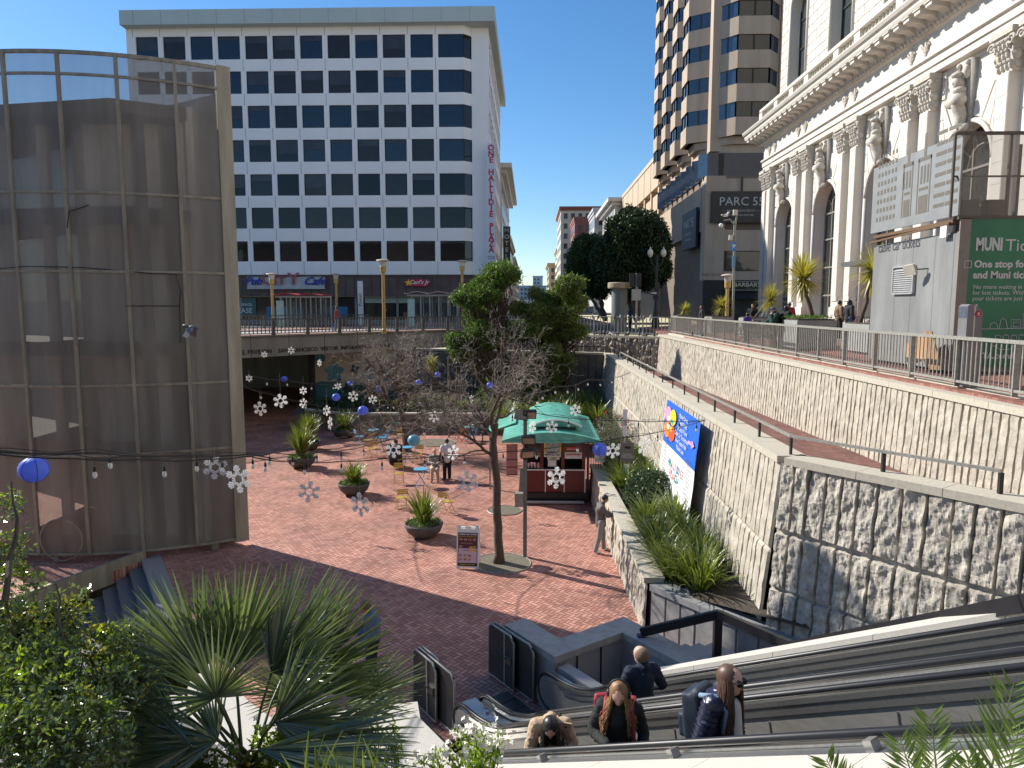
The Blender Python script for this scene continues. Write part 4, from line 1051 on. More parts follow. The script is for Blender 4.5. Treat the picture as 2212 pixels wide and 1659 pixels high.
m = MB(); m.box(HX+2.2, HX+9.6, HY-.22, HY-.06, 3.2, 4.2); m.build('board', SGB, s3); m = MB(); m.box(HX+2.25, HX+9.6, HY-.24, HY-.2, 4.12, 4.16); m.box(HX+2.25, HX+9.6, HY-.24, HY-.2, 3.24, 3.28); m.box(HX+2.25, HX+2.3, HY-.24, HY-.2, 3.28, 4.12); m.build('border', SGW, s3)
text('BARBARY COAST', .58, mat('cream_letters', (.62, .57, .42), .5), s3, (HX+5.75, HY-.25, 3.8), (1, 0, 0), (0, 0, 1), .01, bold=.012, sx=1.15); text('PASTRY & COFFEE', .28, mat('green_letters', (.12, .22, .12), .5), s3, (HX+5.75, HY-.25, 3.42), (1, 0, 0), (0, 0, 1), .01, sx=1.1)
# annex along the street
t = thing('hotel_annex', 'long tan concrete annex with recessed window bands along the street beyond the hotel', 'building', (17.5, 118, 0))
m = MB(); AX = 17.6
m.box(AX, AX+12, 101, 140, 0, 9); m.box(AX+1.0, AX+12, 101, 140, 9, 22); m.box(AX-.1, AX+1.0, 101, 140, 18.2, 22.2); m.box(AX+.25, AX+1.0, 101, 140, 15.3, 17.4)
for k in range(7): y = 101.2+6.2*k; m.box(AX+.05, AX+1.0, y, y+.9, 9, 18.2)
m.box(AX-.2, AX+1.0, 101, 140, 22.2, 22.8)
m.build('facade', mat('tan_annex_concrete', (.56, .44, .31), .8, 0, .12, 1, stretch=(1, 1, .15)), t)
m = MB(); m.box(AX+.8, AX+.98, 101.1, 139, 9.2, 15); m.build('window_band', HG, t)
m = MB()
for k in range(6): y = 107.2+6.2*k; m.box(AX-.13, AX-.09, y, y+.08, 18.2, 22.2)
m.build('panel_joint', JOINT, t)
# ---------------------------------------------------------------- far buildings on the street
def block(name, label, x0, x1, y0, y1, h, mw, roofm=None, cor=.5, win=(3.2, 1.2, 1.7), faces='LF', z0=0, gl=None):
    t = thing(name, label, 'building', ((x0+x1)/2, (y0+y1)/2, z0))
    m = MB(); m.box(x0, x1, y0, y1, z0, z0+h); m.build('wall', mw, t)
    m = MB(); m.box(x0-cor, x1+cor, y0-cor, y1+cor, z0+h, z0+h+.7); m.box(x0-cor*.5, x1+cor*.5, y0-cor*.5, y1+cor*.5, z0+h-.7, z0+h-.003); m.build('cornice', roofm or mw, t)
    fh, ww, wh = win; m = MB(); fr = MB()
    z = z0+h-fh
    while z > z0+2:
        if 'F' in faces:
            k = x0+1
            while k+ww < x1-.3: m.box(k, k+ww, y0-.03, y0+.05, z, z+wh); fr.box(k-.12, k+ww+.12, y0-.12, y0-.032, z-.2, z-.05); k += ww+1.2
        if 'L' in faces:
            k = y0+1
            while k+ww < y1-.3: m.box(x0-.03, x0+.05, k, k+ww, z, z+wh); fr.box(x0-.12, x0-.032, k-.12, k+ww+.12, z-.2, z-.05); k += ww+1.2
        if 'R' in faces:
            k = y0+1
            while k+ww < y1-.3: m.box(x1-.05, x1+.03, k, k+ww, z, z+wh); fr.box(x1+.032, x1+.12, k-.12, k+ww+.12, z-.2, z-.05); k += ww+1.2
        z -= fh
    m.build('windows', gl or glassmat('far_window_glass', (.035, .04, .045), .1, .6), t); fr.build('sills', mw, t); return t
CRM = mat('far_cream_stucco', (.62, .55, .43), .8, 0, .08, .4); TAN = mat('far_tan_stucco', (.50, .40, .27), .8, 0, .08, .4); RBR = mat('far_red_brick', (.30, .11, .09), .85, 0, .2, 3); WHT = mat('far_white_stone', (.68, .66, .60), .8, 0, .06, .4); GRY = mat('far_grey_concrete', (.42, .43, .44), .8, 0, .1, .4)
block('ornate_hotel', 'ornate white stone building with bracketed cornice beyond the tan annex', 16.3, 30, 142, 166, 21.8, WHT, WHT, 1.5, (3.6, 1.4, 2.2))
tt = block('grey_flat_block', 'narrow grey building with red ground bay beyond the ornate white building', 14.6, 28, 168, 183, 23.5, GRY, None, .4); 
block('red_brick_block', 'dark red brick building between the grey and the tall cream buildings', 12.3, 30, 205, 226, 26.0, RBR, RBR, .3)
block('tall_cream_block', 'tall cream building with a red roof edge far up the right side of the street', 10.2, 29, 250, 285, 35.0, CRM, mat('dull_red_roof_edge', (.30, .10, .07), .8), .6, (3.4, 1.3, 1.8))
block('far_tan_block', 'tan building with a cornice at the far end of the street', 7.9, 30, 320, 360, 20, TAN, TAN, .8)
block('far_cream_block', 'pale narrow building with fire escapes beyond the tall cream building', 10.6, 30, 292, 318, 24, WHT, TAN, .6)
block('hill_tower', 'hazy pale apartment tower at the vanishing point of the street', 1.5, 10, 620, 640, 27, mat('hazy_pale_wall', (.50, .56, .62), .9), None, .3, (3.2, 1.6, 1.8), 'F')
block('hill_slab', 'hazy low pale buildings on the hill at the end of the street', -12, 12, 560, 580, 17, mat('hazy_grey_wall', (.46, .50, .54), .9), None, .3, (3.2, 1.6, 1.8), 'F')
block('left_cream_block', 'cream corner building with a heavy cornice just behind the white office block', -16, -4.6, 112, 150, 22.5, WHT, WHT, 1.6, (3.4, 1.3, 2.0), 'FR')
block('left_brick_block', 'reddish brick building further up the left side of the street', -16, -5.0, 156, 196, 16, RBR, CRM, .7, (3.4, 1.3, 2.0), 'FR')
block('left_far_block', 'pale building at the far left of the street gap', -16, -5.2, 205, 300, 15, CRM, CRM, .7, (3.4, 1.3, 2.0), 'FR')
s4 = thing('hotel_blade_sign', 'black vertical blade sign spelling HOTEL on the left side street building', 'sign', (-3.2, 111, 12))
P0, P1 = aty(1094, 492, 111), aty(1098, 550, 111)
m = MB(); m.box(P0.x-.5, P0.x+.6, 110.9, 111.2, P1.z-1, P0.z+.2); m.build('board', SGB, s4)
for i, ch in enumerate('HOTEL'): text(ch, .95, SGW, s4, (P0.x+.05, 110.88, lerp(P0.z-.4, P1.z-.3, i/4)), (1, 0, 0), (0, 0, 1), .01, bold=.02)
block('block_across_street', 'dark brick block across the wide street behind the viewer, seen only in window reflections', -75, -12, -48, -30, 17, mat('dark_brown_block', (.14, .11, .09), .8), None, .6, (3.4, 1.5, 2.0), '')
block('block_across_street', 'taller stone block across the street behind the viewer, seen only in reflections', -8, 40, -50, -30, 26, mat('tan_stone_block', (.34, .29, .22), .8), None, .8, (3.4, 1.5, 2.0), '')
# hill ground
m = MB(); m.face((-300, 150, -.24), (300, 150, -.24), (300, 900, 12), (-300, 900, 12)); struct(m.build('hill', ASPH))
# ================================================================ ESCALATORS
def hz(u): return .116+.577*u        # handrail height on the incline above z=0 at coordinate u
KN = -8.6
def rail_path(s, u1=2.0, drop=0.):
    """handrail: newel curl, level part, knee, incline"""
    P = []
    lv = FL+.95-drop
    for k in range(9): a = -pi/2+pi*k/8; P.append(su(s, -9.64+.33-.33*cos(a)-.0, lv-.33+.33*sin(a)))
    P.append(su(s, -9.2, lv)); P.append(su(s, -8.95, lv+.01))
    for k in range(1, 6): q = k/5; P.append(su(s, KN-.35+.9*q, lv+.52*q*q*.55+.02))
    e0 = KN+.75
    P.append(su(s, e0, hz(e0)-drop)); P.append(su(s, u1, hz(u1)-drop))
    return P
def prof_pts(u1):
    return None
SOLID = mat('balustrade_steel', (.27, .26, .24), .42, .3, .14, 2.0, 0, stretch=(1, 3, 10))
def sheet(m, s, thick, z_off_top, z_off_bot, u0, u1, n=24, curve=True):
    """upright sheet at lateral s following the incline"""
    def ht(u): 
        lv = FL+.95
        if u < KN-.35: return lv
        if u < KN+.75:
            q = (u-(KN-.35))/1.1; return lerp(lv, hz(KN+.75), q*q*.7+q*.3)
        return hz(u)
    for k in range(n):
        a, b = lerp(u0, u1, k/n), lerp(u0, u1, (k+1)/n)
        if b < -6.5 or True:
            A, B = su(s-thick/2, a), su(s+thick/2, a); C_, D = su(s+thick/2, b), su(s-thick/2, b)
            za, zb_ = ht(a), ht(b)
            m.hexa([(A.x, A.y, za+z_off_bot), (D.x, D.y, zb_+z_off_bot), (C_.x, C_.y, zb_+z_off_bot), (B.x, B.y, za+z_off_bot), (A.x, A.y, za+z_off_top), (D.x, D.y, zb_+z_off_top), (C_.x, C_.y, zb_+z_off_top), (B.x, B.y, za+z_off_top)])
def newel_panel(m, s, th=.03):
    pts = []; lv = FL+.9
    for k in range(13): a = pi/2+pi*k/12*.95; pts.append((-9.33+.36*cos(a), lv-.40+.36*sin(a)))
    pts += [(-9.5, FL+.02), (-8.9, FL+.02), (-8.9, lv-.03)]
    m.extr([tuple(su(s-th/2, u, z)) for u, z in pts], NV*th)
def plate(m, s0, s1, zo, u0, u1, n=22, th=.03):
    def ht(u):
        lv = FL+.95
        if u < KN-.35: return lv
        if u < KN+.75: q = (u-(KN-.35))/1.1; return lerp(lv, hz(KN+.75), q*q*.7+q*.3)
        return hz(u)
    for k in range(n):
        a, b = lerp(u0, u1, k/n), lerp(u0, u1, (k+1)/n)
        A, B, C_, D = su(s0, a), su(s1, a), su(s1, b), su(s0, b)
        za, zb_ = ht(a)+zo, ht(b)+zo
        m.hexa([(A.x, A.y, za-th), (D.x, D.y, zb_-th), (C_.x, C_.y, zb_-th), (B.x, B.y, za-th), (A.x, A.y, za), (D.x, D.y, zb_), (C_.x, C_.y, zb_), (B.x, B.y, za)])
def escalator(name, label, sa, sb, seam_seed):
    t = thing(name, label, 'escalator', tuple(su((sa+sb)/2, -9.3, FL)), 'escalators up to the street')
    for s in (sa, sb):
        m = MB(); P = rail_path(s); m.tube(P, .034, 8); m.build('handrail', RUBBER, t, smooth=True)
        m = MB(); sheet(m, s, .045, -.05, -.85, -9.2, 2.0, 26); newel_panel(m, s); m.build('balustrade', SOLID, t)
        m = MB(); sheet(m, s, .10, -.045, -.10, -9.1, 2.0, 26); 
        if s == sb: sheet(m, s-.03, .016, -.13, -.20, -8.9, 2.0, 26)
        m.build('steel_trim', STEEL, t)
    m = MB()
    for k in range(8):
        u = -7.2+1.15*k+seam_seed
        for s in (sb-.026,): a, b = su(s, u, hz(u)-.25), su(s, u+.12, hz(u)-.84); m.bar(a, b, .008, .012)
    m.build('panel_seam', STEEL, t)
    m = MB(); st = MB()
    for k in range(30):
        u = -8.9+.36*k; z = -.96+.577*(u+.36); z = max(z, FL+.02)
        c = su((sa+sb)/2, u+.18, z-.10); st.obox(c, NV, UV, (0, 0, 1), .5, .18, .10)
        for j in range(12): c = su(sa+.18+j*(sb-sa-.36)/11, u+.18, z+.006); st.obox(c, NV, UV, (0, 0, 1), .012, .175, .006)
    st.build('steps', STEELD, t)
    for i, u in enumerate((-10.6, -10.3, -10.0, -9.7, -9.4, -9.12)):
        c = su((sa+sb)/2, u+.14, FL+.02); m.obox(c, NV, UV, (0, 0, 1), .62, .14, .02)
    m.build('landing_plate', STEELD, t)
    return t
escalator('escalator', 'near escalator carrying the three women, steel balustrade and black handrail', 4.39, 5.66, 0)
escalator('escalator', 'far escalator carrying the bald man in navy, next to the granite well wall', 6.15, 7.43, .5)
t = thing('escalator_deck', 'shiny steel deck with two round bolts between the two escalators', 'deck', tuple(su(5.9, -9.4, FL)))
m = MB(); plate(m, 5.72, 6.09, -.14, -9.45, 2.0); A = su(5.905, -9.55, FL+.4); m.obox(A, NV, UV, (0, 0, 1), .18, .12, .4); m.build('plate', STEEL, t)
m = MB(); 
for s, u in ((5.85, -9.0), (5.98, -9.15)): c = su(s, u, FL+.81); m.cyl(c, .035, 0, .035, 12)
m.build('bolt', STEEL, t)
t = thing('outer_deck', 'steel deck strip with a bolt between the far handrail and the granite wall', 'deck', tuple(su(7.6, -9.4, FL)))
m = MB(); plate(m, 7.49, 7.68, -.10, -9.5, 2.0); m.cyl(su(7.58, -9.0, FL+.85), .035, 0, .035, 12); m.build('plate', STEEL, t)
# granite well walls
t = thing('granite_well_wall', 'angular grey granite parapet around the foot of the far escalator', 'parapet', tuple(su(8, -10.4, FL)))
ZC = FL+1.1
def capbox(m, p, q, z, wl, wr, th=.12):
    p, q = Vector(p), Vector(q); d = (q-p).normalized(); n = Vector((-d.y, d.x, 0)); m.hexa([tuple(v+Vector((0, 0, zz))) for zz in (z-th, z) for v in (p-n*wr, q-n*wr, q+n*wl, p+n*wl)])
m = MB()
m.prism([tuple(su(s, u))[:2] for s, u in ((7.74, -11.08), (8.18, -11.08), (8.18, -9.98), (9.86, -9.98), (9.86, -7.0), (9.42, -7.0), (9.42, -9.56), (7.74, -9.56))], FL, ZC-.14)
m.build('wall', CAPS, t)
m = MB(); m.prism([tuple(su(s, u))[:2] for s, u in ((7.70, -11.12), (8.22, -11.12), (8.22, -10.02), (9.90, -10.02), (9.90, -7.0), (9.38, -7.0), (9.38, -9.52), (7.70, -9.52))], ZC-.137, ZC)
m.build('coping', mat('worn_grey_coping', (.34, .33, .31), .6, 0, .2, 5, .003, 60), t)
m = MB()
for s in (8.25, 8.85): c = su(s, -9.545, (FL+ZC-.14)/2); m.obox(c, NV, UV, (0, 0, 1), .006, .02, (ZC-.14-FL)/2)
m.build('joint', JOINT, t)
# outer coping of the far escalator (cream)
t = thing('escalator_far_coping', 'sunlit cream granite coping rising behind the far escalator', 'parapet', tuple(su(7.85, -8, -4.5)))
m = MB()
for k in range(8):
    u0, u1 = -7.6+k*1.25, -7.6+(k+1)*1.25-.008
    A, B, C_, D = su(7.68, u0), su(8.05, u0), su(8.05, u1), su(7.68, u1); za, zb_ = hz(u0)+.06, hz(u1)+.06
    m.hexa([(A.x, A.y, za-.3), (D.x, D.y, zb_-.3), (C_.x, C_.y, zb_-.3), (B.x, B.y, za-.3), (A.x, A.y, za), (D.x, D.y, zb_), (C_.x, C_.y, zb_), (B.x, B.y, za)])
m.build('coping', CREAM, t)
m = MB(); 
for k in range(12):
    u0, u1 = -9.5+k*1., -8.5+k*1.; A, B, C_, D = su(7.76, u0), su(8.0, u0), su(8.0, u1), su(7.76, u1); za, zb_ = max(FL+.9, hz(u0)-.2), max(FL+.9, hz(u1)-.2)
    m.hexa([(A.x, A.y, FL), (D.x, D.y, FL), (C_.x, C_.y, FL), (B.x, B.y, FL), (A.x, A.y, za), (D.x, D.y, zb_), (C_.x, C_.y, zb_), (B.x, B.y, za)])
m.build('wall', CAPS, t)
# near side: steel deck and wide cream coping
t = thing('escalator_near_coping', 'wide cream granite coping with a steel deck along the near handrail, at the bottom edge', 'parapet', tuple(su(3.8, -7, -3.9)))
m = MB(); plate(m, 4.16, 4.33, -.07, -6.9, 2.4); m.build('steel_deck', STEEL, t)
m = MB()
U0 = -6.85
for k in range(8):
    u0, u1 = U0+k*1.2, U0+(k+1)*1.2-.006
    A, B, C_, D = su(2.6, u0), su(4.15, u0), su(4.15, u1), su(2.6, u1); za, zb_ = hz(u0)-.05, hz(u1)-.05
    m.hexa([(A.x, A.y, za-.25), (D.x, D.y, zb_-.25), (C_.x, C_.y, zb_-.25), (B.x, B.y, za-.25), (A.x, A.y, za), (D.x, D.y, zb_), (C_.x, C_.y, zb_), (B.x, B.y, za)])
m.build('coping', CREAM, t)
ZW = hz(U0)-.05
m = MB(); m.prism([tuple(su(s, u))[:2] for s, u in ((3.55, -8.25), (4.18, -8.25), (4.18, -6.86), (3.55, -6.86))], ZW-.16, ZW); m.build('level_cap', CREAM, t)
m = MB(); m.prism([tuple(su(s, u))[:2] for s, u in ((3.62, -8.2), (4.12, -8.2), (4.12, 2.4), (3.62, 2.4))], FL, ZW-.165); m.build('wall', CAPS, t)
for u in (-5.45, -3.7, -2.1):
    m = MB(); c = su(4.25, u, hz(u)-.03); m.obox(c, NV, (UV*cos(pi/6)+Vector((0, 0, .5))), NV.cross(UV*cos(pi/6)+Vector((0, 0, .5))), .045, .03, .035); m.build('stop_block', STEEL, t)
# gates
PERF = mat('punched_black_sheet', (.07, .068, .066), .5, .5, .2, 3)
def gate(label, base, panels):
    t = thing('folding_gate', label, 'gate', tuple(base), 'folded security gates')
    d = UV; n = NV
    for i, (off, l0, l1, h) in enumerate(panels):
        m = MB(); o = base+n*off
        P = [o+d*l0+Vector((0, 0, .06)), o+d*l0+Vector((0, 0, h-.08)), o+d*(l0+.08)+Vector((0, 0, h)), o+d*(l1-.12)+Vector((0, 0, h)), o+d*l1+Vector((0, 0, h-.12)), o+d*l1+Vector((0, 0, .06)), o+d*l0+Vector((0, 0, .06))]
        m.tube(P, .022, 7); m.build('frame', GALV, t, smooth=True)
        m = MB(); m.obox(o+d*(l0+l1)/2+Vector((0, 0, h/2+.02)), d, n, (0, 0, 1), (l1-l0)/2-.02, .008, h/2-.05); m.build('punched_panel', PERF, t)
    m = MB(); m.obox(base+d*.70-n*.06+Vector((0, 0, .62)), d, n, (0, 0, 1), .10, .04, .07); m.ball(base+d*.62-n*.10+Vector((0, 0, .66)), .04, 8); m.build('lock_box', STEELD, t)
    m = MB(); m.obox(base+d*.55-n*.05+Vector((0, 0, .6)), d, n, (0, 0, 1), .02, .03, .52); m.build('slide_bar', GALV, t)
gate('folded punched steel gate standing free left of the near escalator foot', Vector(su(5.82, -11.3, FL)), [(-.05, 0, .85, 1.12), (.03, 0, 1.35, 1.12), (.10, 0, .75, 1.12)])
gate('folded punched steel gate against the granite wall at the far escalator foot', Vector(su(7.55, -11.35, FL)), [(-.06, 0, .85, 1.12), (.03, 0, 1.35, 1.12)])
# cream walls and path under the palm
t = thing('planter_kerb', 'sunlit cream granite kerb zigzagging under the fan palm', 'planter kerb', (-3, 8, -3.9))
m = MB()
def strip(pts, w_, zt, th=.5):
    P = [atz(x, y, zt) for x, y in pts]
    for a, b in zip(P[:-1], P[1:]): m.bar(a-Vector((0, 0, th/2)), b-Vector((0, 0, th/2)), w_, th)
strip([(345, 1400), (480, 1540), (640, 1668)], .75, -3.75); strip([(700, 1560), (905, 1535)], .5, -4.35); strip([(700, 1590), (960, 1700)], .6, -3.9)
m.build('kerb', CREAM, t)
# ================================================================ PLAZA OBJECTS
# tree grates
GR = mat('tree_pit_gravel', (.16, .14, .10), .95, 0, .35, 20, .01, 60)
for i, (px, py, r, lb) in enumerate(((1085, 1217, .82, 'round gravel tree pit at the foot of the near bare tree'), (1090, 1103, .62, 'round dark cover in the bricks in front of the cable car kiosk'), (940, 957, 1.1, 'round gravel patch in the far bricks behind the walking man'))):
    c = atz(px, py, FL); t = thing('tree_pit', lb, 'tree pit', tuple(c)); m = MB(); m.lathe([(r, 0), (r, .012), (r-.03, .02)], c, 40); m.build('disc', GR, t)
    m = MB(); P = [(c.x+cos(a)*r, c.y+sin(a)*r, FL+.015) for a in [2*pi*k/40 for k in range(41)]]; m.tube(P, .02, 5); m.build('rim', GALV, t)
# floodlight pole
pp = atz(1134, 1203, FL); t = thing('floodlight_pole', 'square grey floodlight pole beside the near bare tree, with lamp heads and grey box', 'lamp post', tuple(pp))
PM = mat('pole_weathered_paint', (.19, .20, .19), .6, .2, .3, 5, stretch=(1, 1, .2)); H = 4.35
m = MB(); m.box(pp.x-.055, pp.x+.055, pp.y-.055, pp.y+.055, FL, FL+H); m.build('pole', PM, t)
FLC = mat('floodlight_lens', (.35, .26, .18), .2, 0, .1, 3)
for z, dx, yaw in ((4.75-.45, .12, .15), (4.1-.55, .1, -.05), (4.72-.45, -.1, 2.6), (3.15, .06, .4)):
    q = Vector((pp.x+dx, pp.y-.12, FL+z)); d = Vector((cos(yaw), sin(yaw), 0)); n_ = Vector((sin(yaw), -cos(yaw), -.5)).normalized()
    m = MB(); m.obox(q, d, n_, d.cross(n_), .2, .06, .13); fh = m.build('floodlight', BLKM, t)
    m = MB(); m.obox(q+n_*.062, d, n_, d.cross(n_), .17, .004, .10); m.build('lens', FLC, fh)
m = MB(); m.box(pp.x-.3, pp.x-.06, pp.y-.12, pp.y+.1, FL+1.55, FL+1.95); m.build('junction_box', GALV, t)
m = MB(); 
for k in range(5): m.ball((pp.x+.05*sin(k*2.), pp.y-.08, FL+3.0+.09*k), .07, 7, (1.2, .8, 1))
m.build('cable_bundle', BLACK, t)
# slim pole behind tree
for px, py, top_, lb in ((1341/1, 1, 1, ''),): pass
q = atz(970, 945, FL); t = thing('slim_pole', 'slim brown pole standing behind the walking man by the garden wall', 'pole', tuple(q)); m = MB(); m.cyl(q, .05, 0, 4.6, 8); m.build('pole', mat('brown_pole', (.16, .12, .10), .6), t)
q = atz(1064, 920, FL); t = thing('string_light_pole', 'slim pale green pole behind the near bare tree', 'pole', tuple(q)); m = MB(); m.cyl(q, .05, 0, 5.2, 8); m.build('pole', mat('pale_green_pole', (.38, .44, .38), .5), t)
# ---- cable car kiosk
K = Vector((1.0, 26.2, FL)); t = thing('cable_car_kiosk', 'food kiosk shaped like a maroon cable car with a green corrugated clerestory roof', 'food kiosk', tuple(K))
MAR = mat('maroon_paint', (.115, .012, .014), .35, 0, .15, 3); DRED = mat('dark_maroon', (.10, .012, .012), .4); 
x0, x1, y0, y1 = -.30, 2.05, 26.2, 30.2
def B_(name, mt, *bs, par=None):
    m = MB()
    for b in bs: m.box(*b)
    return m.build(name, mt, par or t)
B_('body', MAR, (x0+.12, x1, y0, y1, FL+.42, FL+1.28))
B_('undercarriage', BLACK, (x0-.15, x1+.05, y0+.05, y1, FL+.05, FL+.38), (x0-.3, x1+.12, y0-.1, y0+.05, FL+.22, FL+.42))
m = MB(); m.tube([(x0+.1, y0-.2, FL+.10), (x1-.05, y0-.2, FL+.10)], .055, 10); m.build('bumper', mat('worn_grey_bumper', (.4, .38, .36), .6), t)
B_('white_trim', SIGNW, (x0+.1, x1+.01, y0-.02, y0, FL+1.27, FL+1.31), (x0+.1, x0+.13, y0-.02, y0, FL+.42, FL+1.27), (x1-.03, x1+.01, y0-.02, y0, FL+.42, FL+1.27), (x0+.84, x0+.87, y0-.018, y0, FL+.42, FL+1.27), (x0+1.55, x0+1.58, y0-.018, y0, FL+.42, FL+1.27))
m = MB(); c = Vector((x0+1.22, y0-.01, FL+.95)); m.tube([c, c+Vector((0, -.08, 0))], .13, 16); m.build('headlamp_ring', BLACK, t); m = MB(); m.tube([c+Vector((0, -.07, 0)), c+Vector((0, -.11, 0))], .085, 16); m.build('headlamp', mat('headlamp_glass', (.65, .62, .5), .15), t)
B_('window_post', DRED, (x0+.02, x0+.14, y0, y0+.12, FL+.4, FL+2.5), (x0+.66, x0+.78, y0-.01, y0+.1, FL+1.3, FL+2.5), (x0+1.45, x0+1.57, y0-.01, y0+.1, FL+1.3, FL+2.5), (x1-.12, x1, y0, y0+.12, FL+1.3, FL+2.5), (x0+.1, x1, y0, y0+.1, FL+2.38, FL+2.55), (x1-.06, x1, y0+.1, y1, FL+1.28, FL+2.5), (x0+.02, x0+.14, y1-.12, y1, FL+.4, FL+2.5), (x0+.1, x1, y1-.1, y1, FL+.4, FL+2.5))
B_('counter', BLACK, (x0+.1, x1, y0, y0+.5, FL+1.28, FL+1.34)); B_('dark_inside', BLACK, (x0+.3, x1-.1, y0+1.0, y0+1.05, FL+1.3, FL+2.5))
mo = MB(); 
for (a, b) in ((x0+.14, x0+.66), (x0+1.57, x1-.12)): mo.box(a, b, y0+.06, y0+.07, FL+1.95, FL+2.38)
mo.build('window_pane', glassmat('kiosk_glass', (.06, .055, .05), .08, .8), t)
CR_ = mat('cream_menu_board', (.62, .58, .42), .6); WB = mat('white_menu_board', (.62, .62, .6), .6); RL = mat('menu_red', (.42, .03, .04), .5)
bd = B_('menu_board', CR_, (x0+.14, x0+.66, y0+.0, y0+.05, FL+1.80, FL+1.93)); text('SMOOTHIE', .105, BRZ, bd, (x0+.40, y0-.012, FL+1.865), (1, 0, 0), (0, 0, 1), .003, bold=.003)
bd = B_('menu_board', WB, (x0+.80, x0+1.43, y0-.0, y0+.05, FL+1.78, FL+1.96)); text('BREAKFAST\nSERVE ALL DAY', .083, BRZ, bd, (x0+1.12, y0-.012, FL+1.905), (1, 0, 0), (0, 0, 1), .003, bold=.002)
bd = B_('menu_board', CR_, (x0+.92, x0+1.38, y0-.005, y0+.05, FL+1.68, FL+1.77)); text('HOT', .085, BRZ, bd, (x0+1.17, y0-.014, FL+1.725), (1, 0, 0), (0, 0, 1), .003, bold=.002)
bd = B_('menu_board', WB, (x0+1.58, x1-.13, y0-.0, y0+.05, FL+1.72, FL+1.96)); text('SANDWICHES', .085, RL, bd, (x0+1.90, y0-.012, FL+1.88), (1, 0, 0), (0, 0, 1), .003, bold=.003)
bd = B_('drink_sign', RL, (x0+1.62, x1-.22, y0+.0, y0+.05, FL+2.02, FL+2.17)); text('Coca-Cola', .10, SIGNW, bd, (x0+1.88, y0-.012, FL+2.09), (1, 0, 0), (0, 0, 1), .003, shear=.3)
bd = B_('photo_menu', mat('menu_photo_grey', (.33, .36, .38), .4, 0, .6, 14), (x0+.84, x0+1.40, y0-.0, y0+.05, FL+1.98, FL+2.33)); B_('arched_frame', mat('sign_yellow', (.8, .6, .05)), (x0+.80, x0+.84, y0-.01, y0+.05, FL+1.98, FL+2.33), (x0+1.40, x0+1.44, y0-.01, y0+.05, FL+1.98, FL+2.33)); B_('arch_head', mat('pale_arch_board', (.55, .52, .45)), (x0+.78, x0+1.46, y0-.012, y0+.05, FL+2.335, FL+2.5))
B_('hot_dog_poster', WB, (x0+.95, x0+1.25, y0-.005, y0+.02, FL+1.42, FL+1.66))
m = MB()
for i, cx in enumerate((x0+.22, x0+.34, x0+.46, x0+.6)): m.lathe([(.028, FL+1.34), (.045, FL+1.5), (.05, FL+1.5), (.04, FL+1.54)], (cx, y0+.1, 0), 10)
m.build('drink_cups', mat('pink_cups', (.65, .42, .45), .4, 0, .3, 9), t)
# roof: lower roof curved, clerestory, upper roof
GRN = mat('green_corrugated_roof', (.09, .38, .29), .5, 0, .3, 2.2, 0, col2=(.16, .52, .41)); 
def vault(m, xa, xb, ya, yb, z, rise, n=18, th=.03, ribs=28):
    for i in range(ribs):
        u0, u1 = ya+(yb-ya)*i/ribs, ya+(yb-ya)*(i+1)/ribs
        for k in range(n):
            a0, a1 = k/n*2-1, (k+1)/n*2-1
            def zc(a, e): return z+rise*(1-a*a)+e
            X0, X1 = (xa+xb)/2+a0*(xb-xa)/2, (xa+xb)/2+a1*(xb-xa)/2
            mid = (u0+u1)/2
            m.face((X0, u0, zc(a0, 0)), (X1, u0, zc(a1, 0)), (X1, mid, zc(a1, .022)), (X0, mid, zc(a0, .022)))
            m.face((X0, mid, zc(a0, .022)), (X1, mid, zc(a1, .022)), (X1, u1, zc(a1, 0)), (X0, u1, zc(a0, 0)))
    m.box(xa, xb, ya+.02, yb-.02, z-.03, z-.001)
    m.extr([((xa+xb)/2+a*(xb-xa)/2, ya+.01, z+rise*(1-a*a)-.004) for a in [k/n*2-1 for k in range(n+1)]], (0, .02, 0))
m = MB(); vault(m, x0-.75, x1+.5, y0-.65, y1+1.0, FL+2.52, .30); m.build('lower_roof', GRN, t)
m = MB(); m.box(x0+.45, x1-.35, y0+.25, y1+.3, FL+2.7, FL+2.97); m.build('clerestory', mat('dark_green_clerestory', (.02, .08, .06), .5), t)
m = MB(); vault(m, x0+.25, x1-.15, y0-.05, y1+.6, FL+2.97, .26, ribs=24); m.build('upper_roof', GRN, t)
m = MB(); n_ = 14
for k in range(n_): 
    a0, a1 = k/n_*2-1, (k+1)/n_*2-1; cx = (x0+x1)/2+.05; hw_ = (x1-x0-.4)/2
    m.bar((cx+a0*hw_, y0-.07, FL+2.94+.26*(1-a0*a0)), (cx+a1*hw_, y0-.07, FL+2.94+.26*(1-a1*a1)), .04, .06)
m.build('roof_fascia', SIGNW, t)
m = MB(); m.box(x0-.75, x1+.5, y0-.68, y0-.66, FL+2.44, FL+2.52); m.build('eave_board', GRN, t)
m = MB(); m.hexa([(-1.75, 28.2, FL+2.30), (x0-.3, 28.2, FL+2.72), (x0-.3, 31.0, FL+2.72), (-1.75, 31.0, FL+2.30), (-1.75, 28.2, FL+2.34), (x0-.3, 28.2, FL+2.76), (x0-.3, 31.0, FL+2.76), (-1.75, 31.0, FL+2.34)]); m.build('side_awning', GRN, t)
m = MB(); 
for x, y in ((-1.65, 28.3), (-1.65, 30.9)): m.box(x-.03, x+.03, y-.03, y+.03, FL, FL+2.3)
m.build('awning_post', GALV, t)
m = MB(); m.box(x0-.62, x0-.2, y0+.3, y0+.36, FL+1.0, FL+2.2); 
for z in (1.0, 1.3, 1.6, 1.9): m.box(x0-.62, x0-.2, y0+.3, y0+.8, FL+z, FL+z+.03)
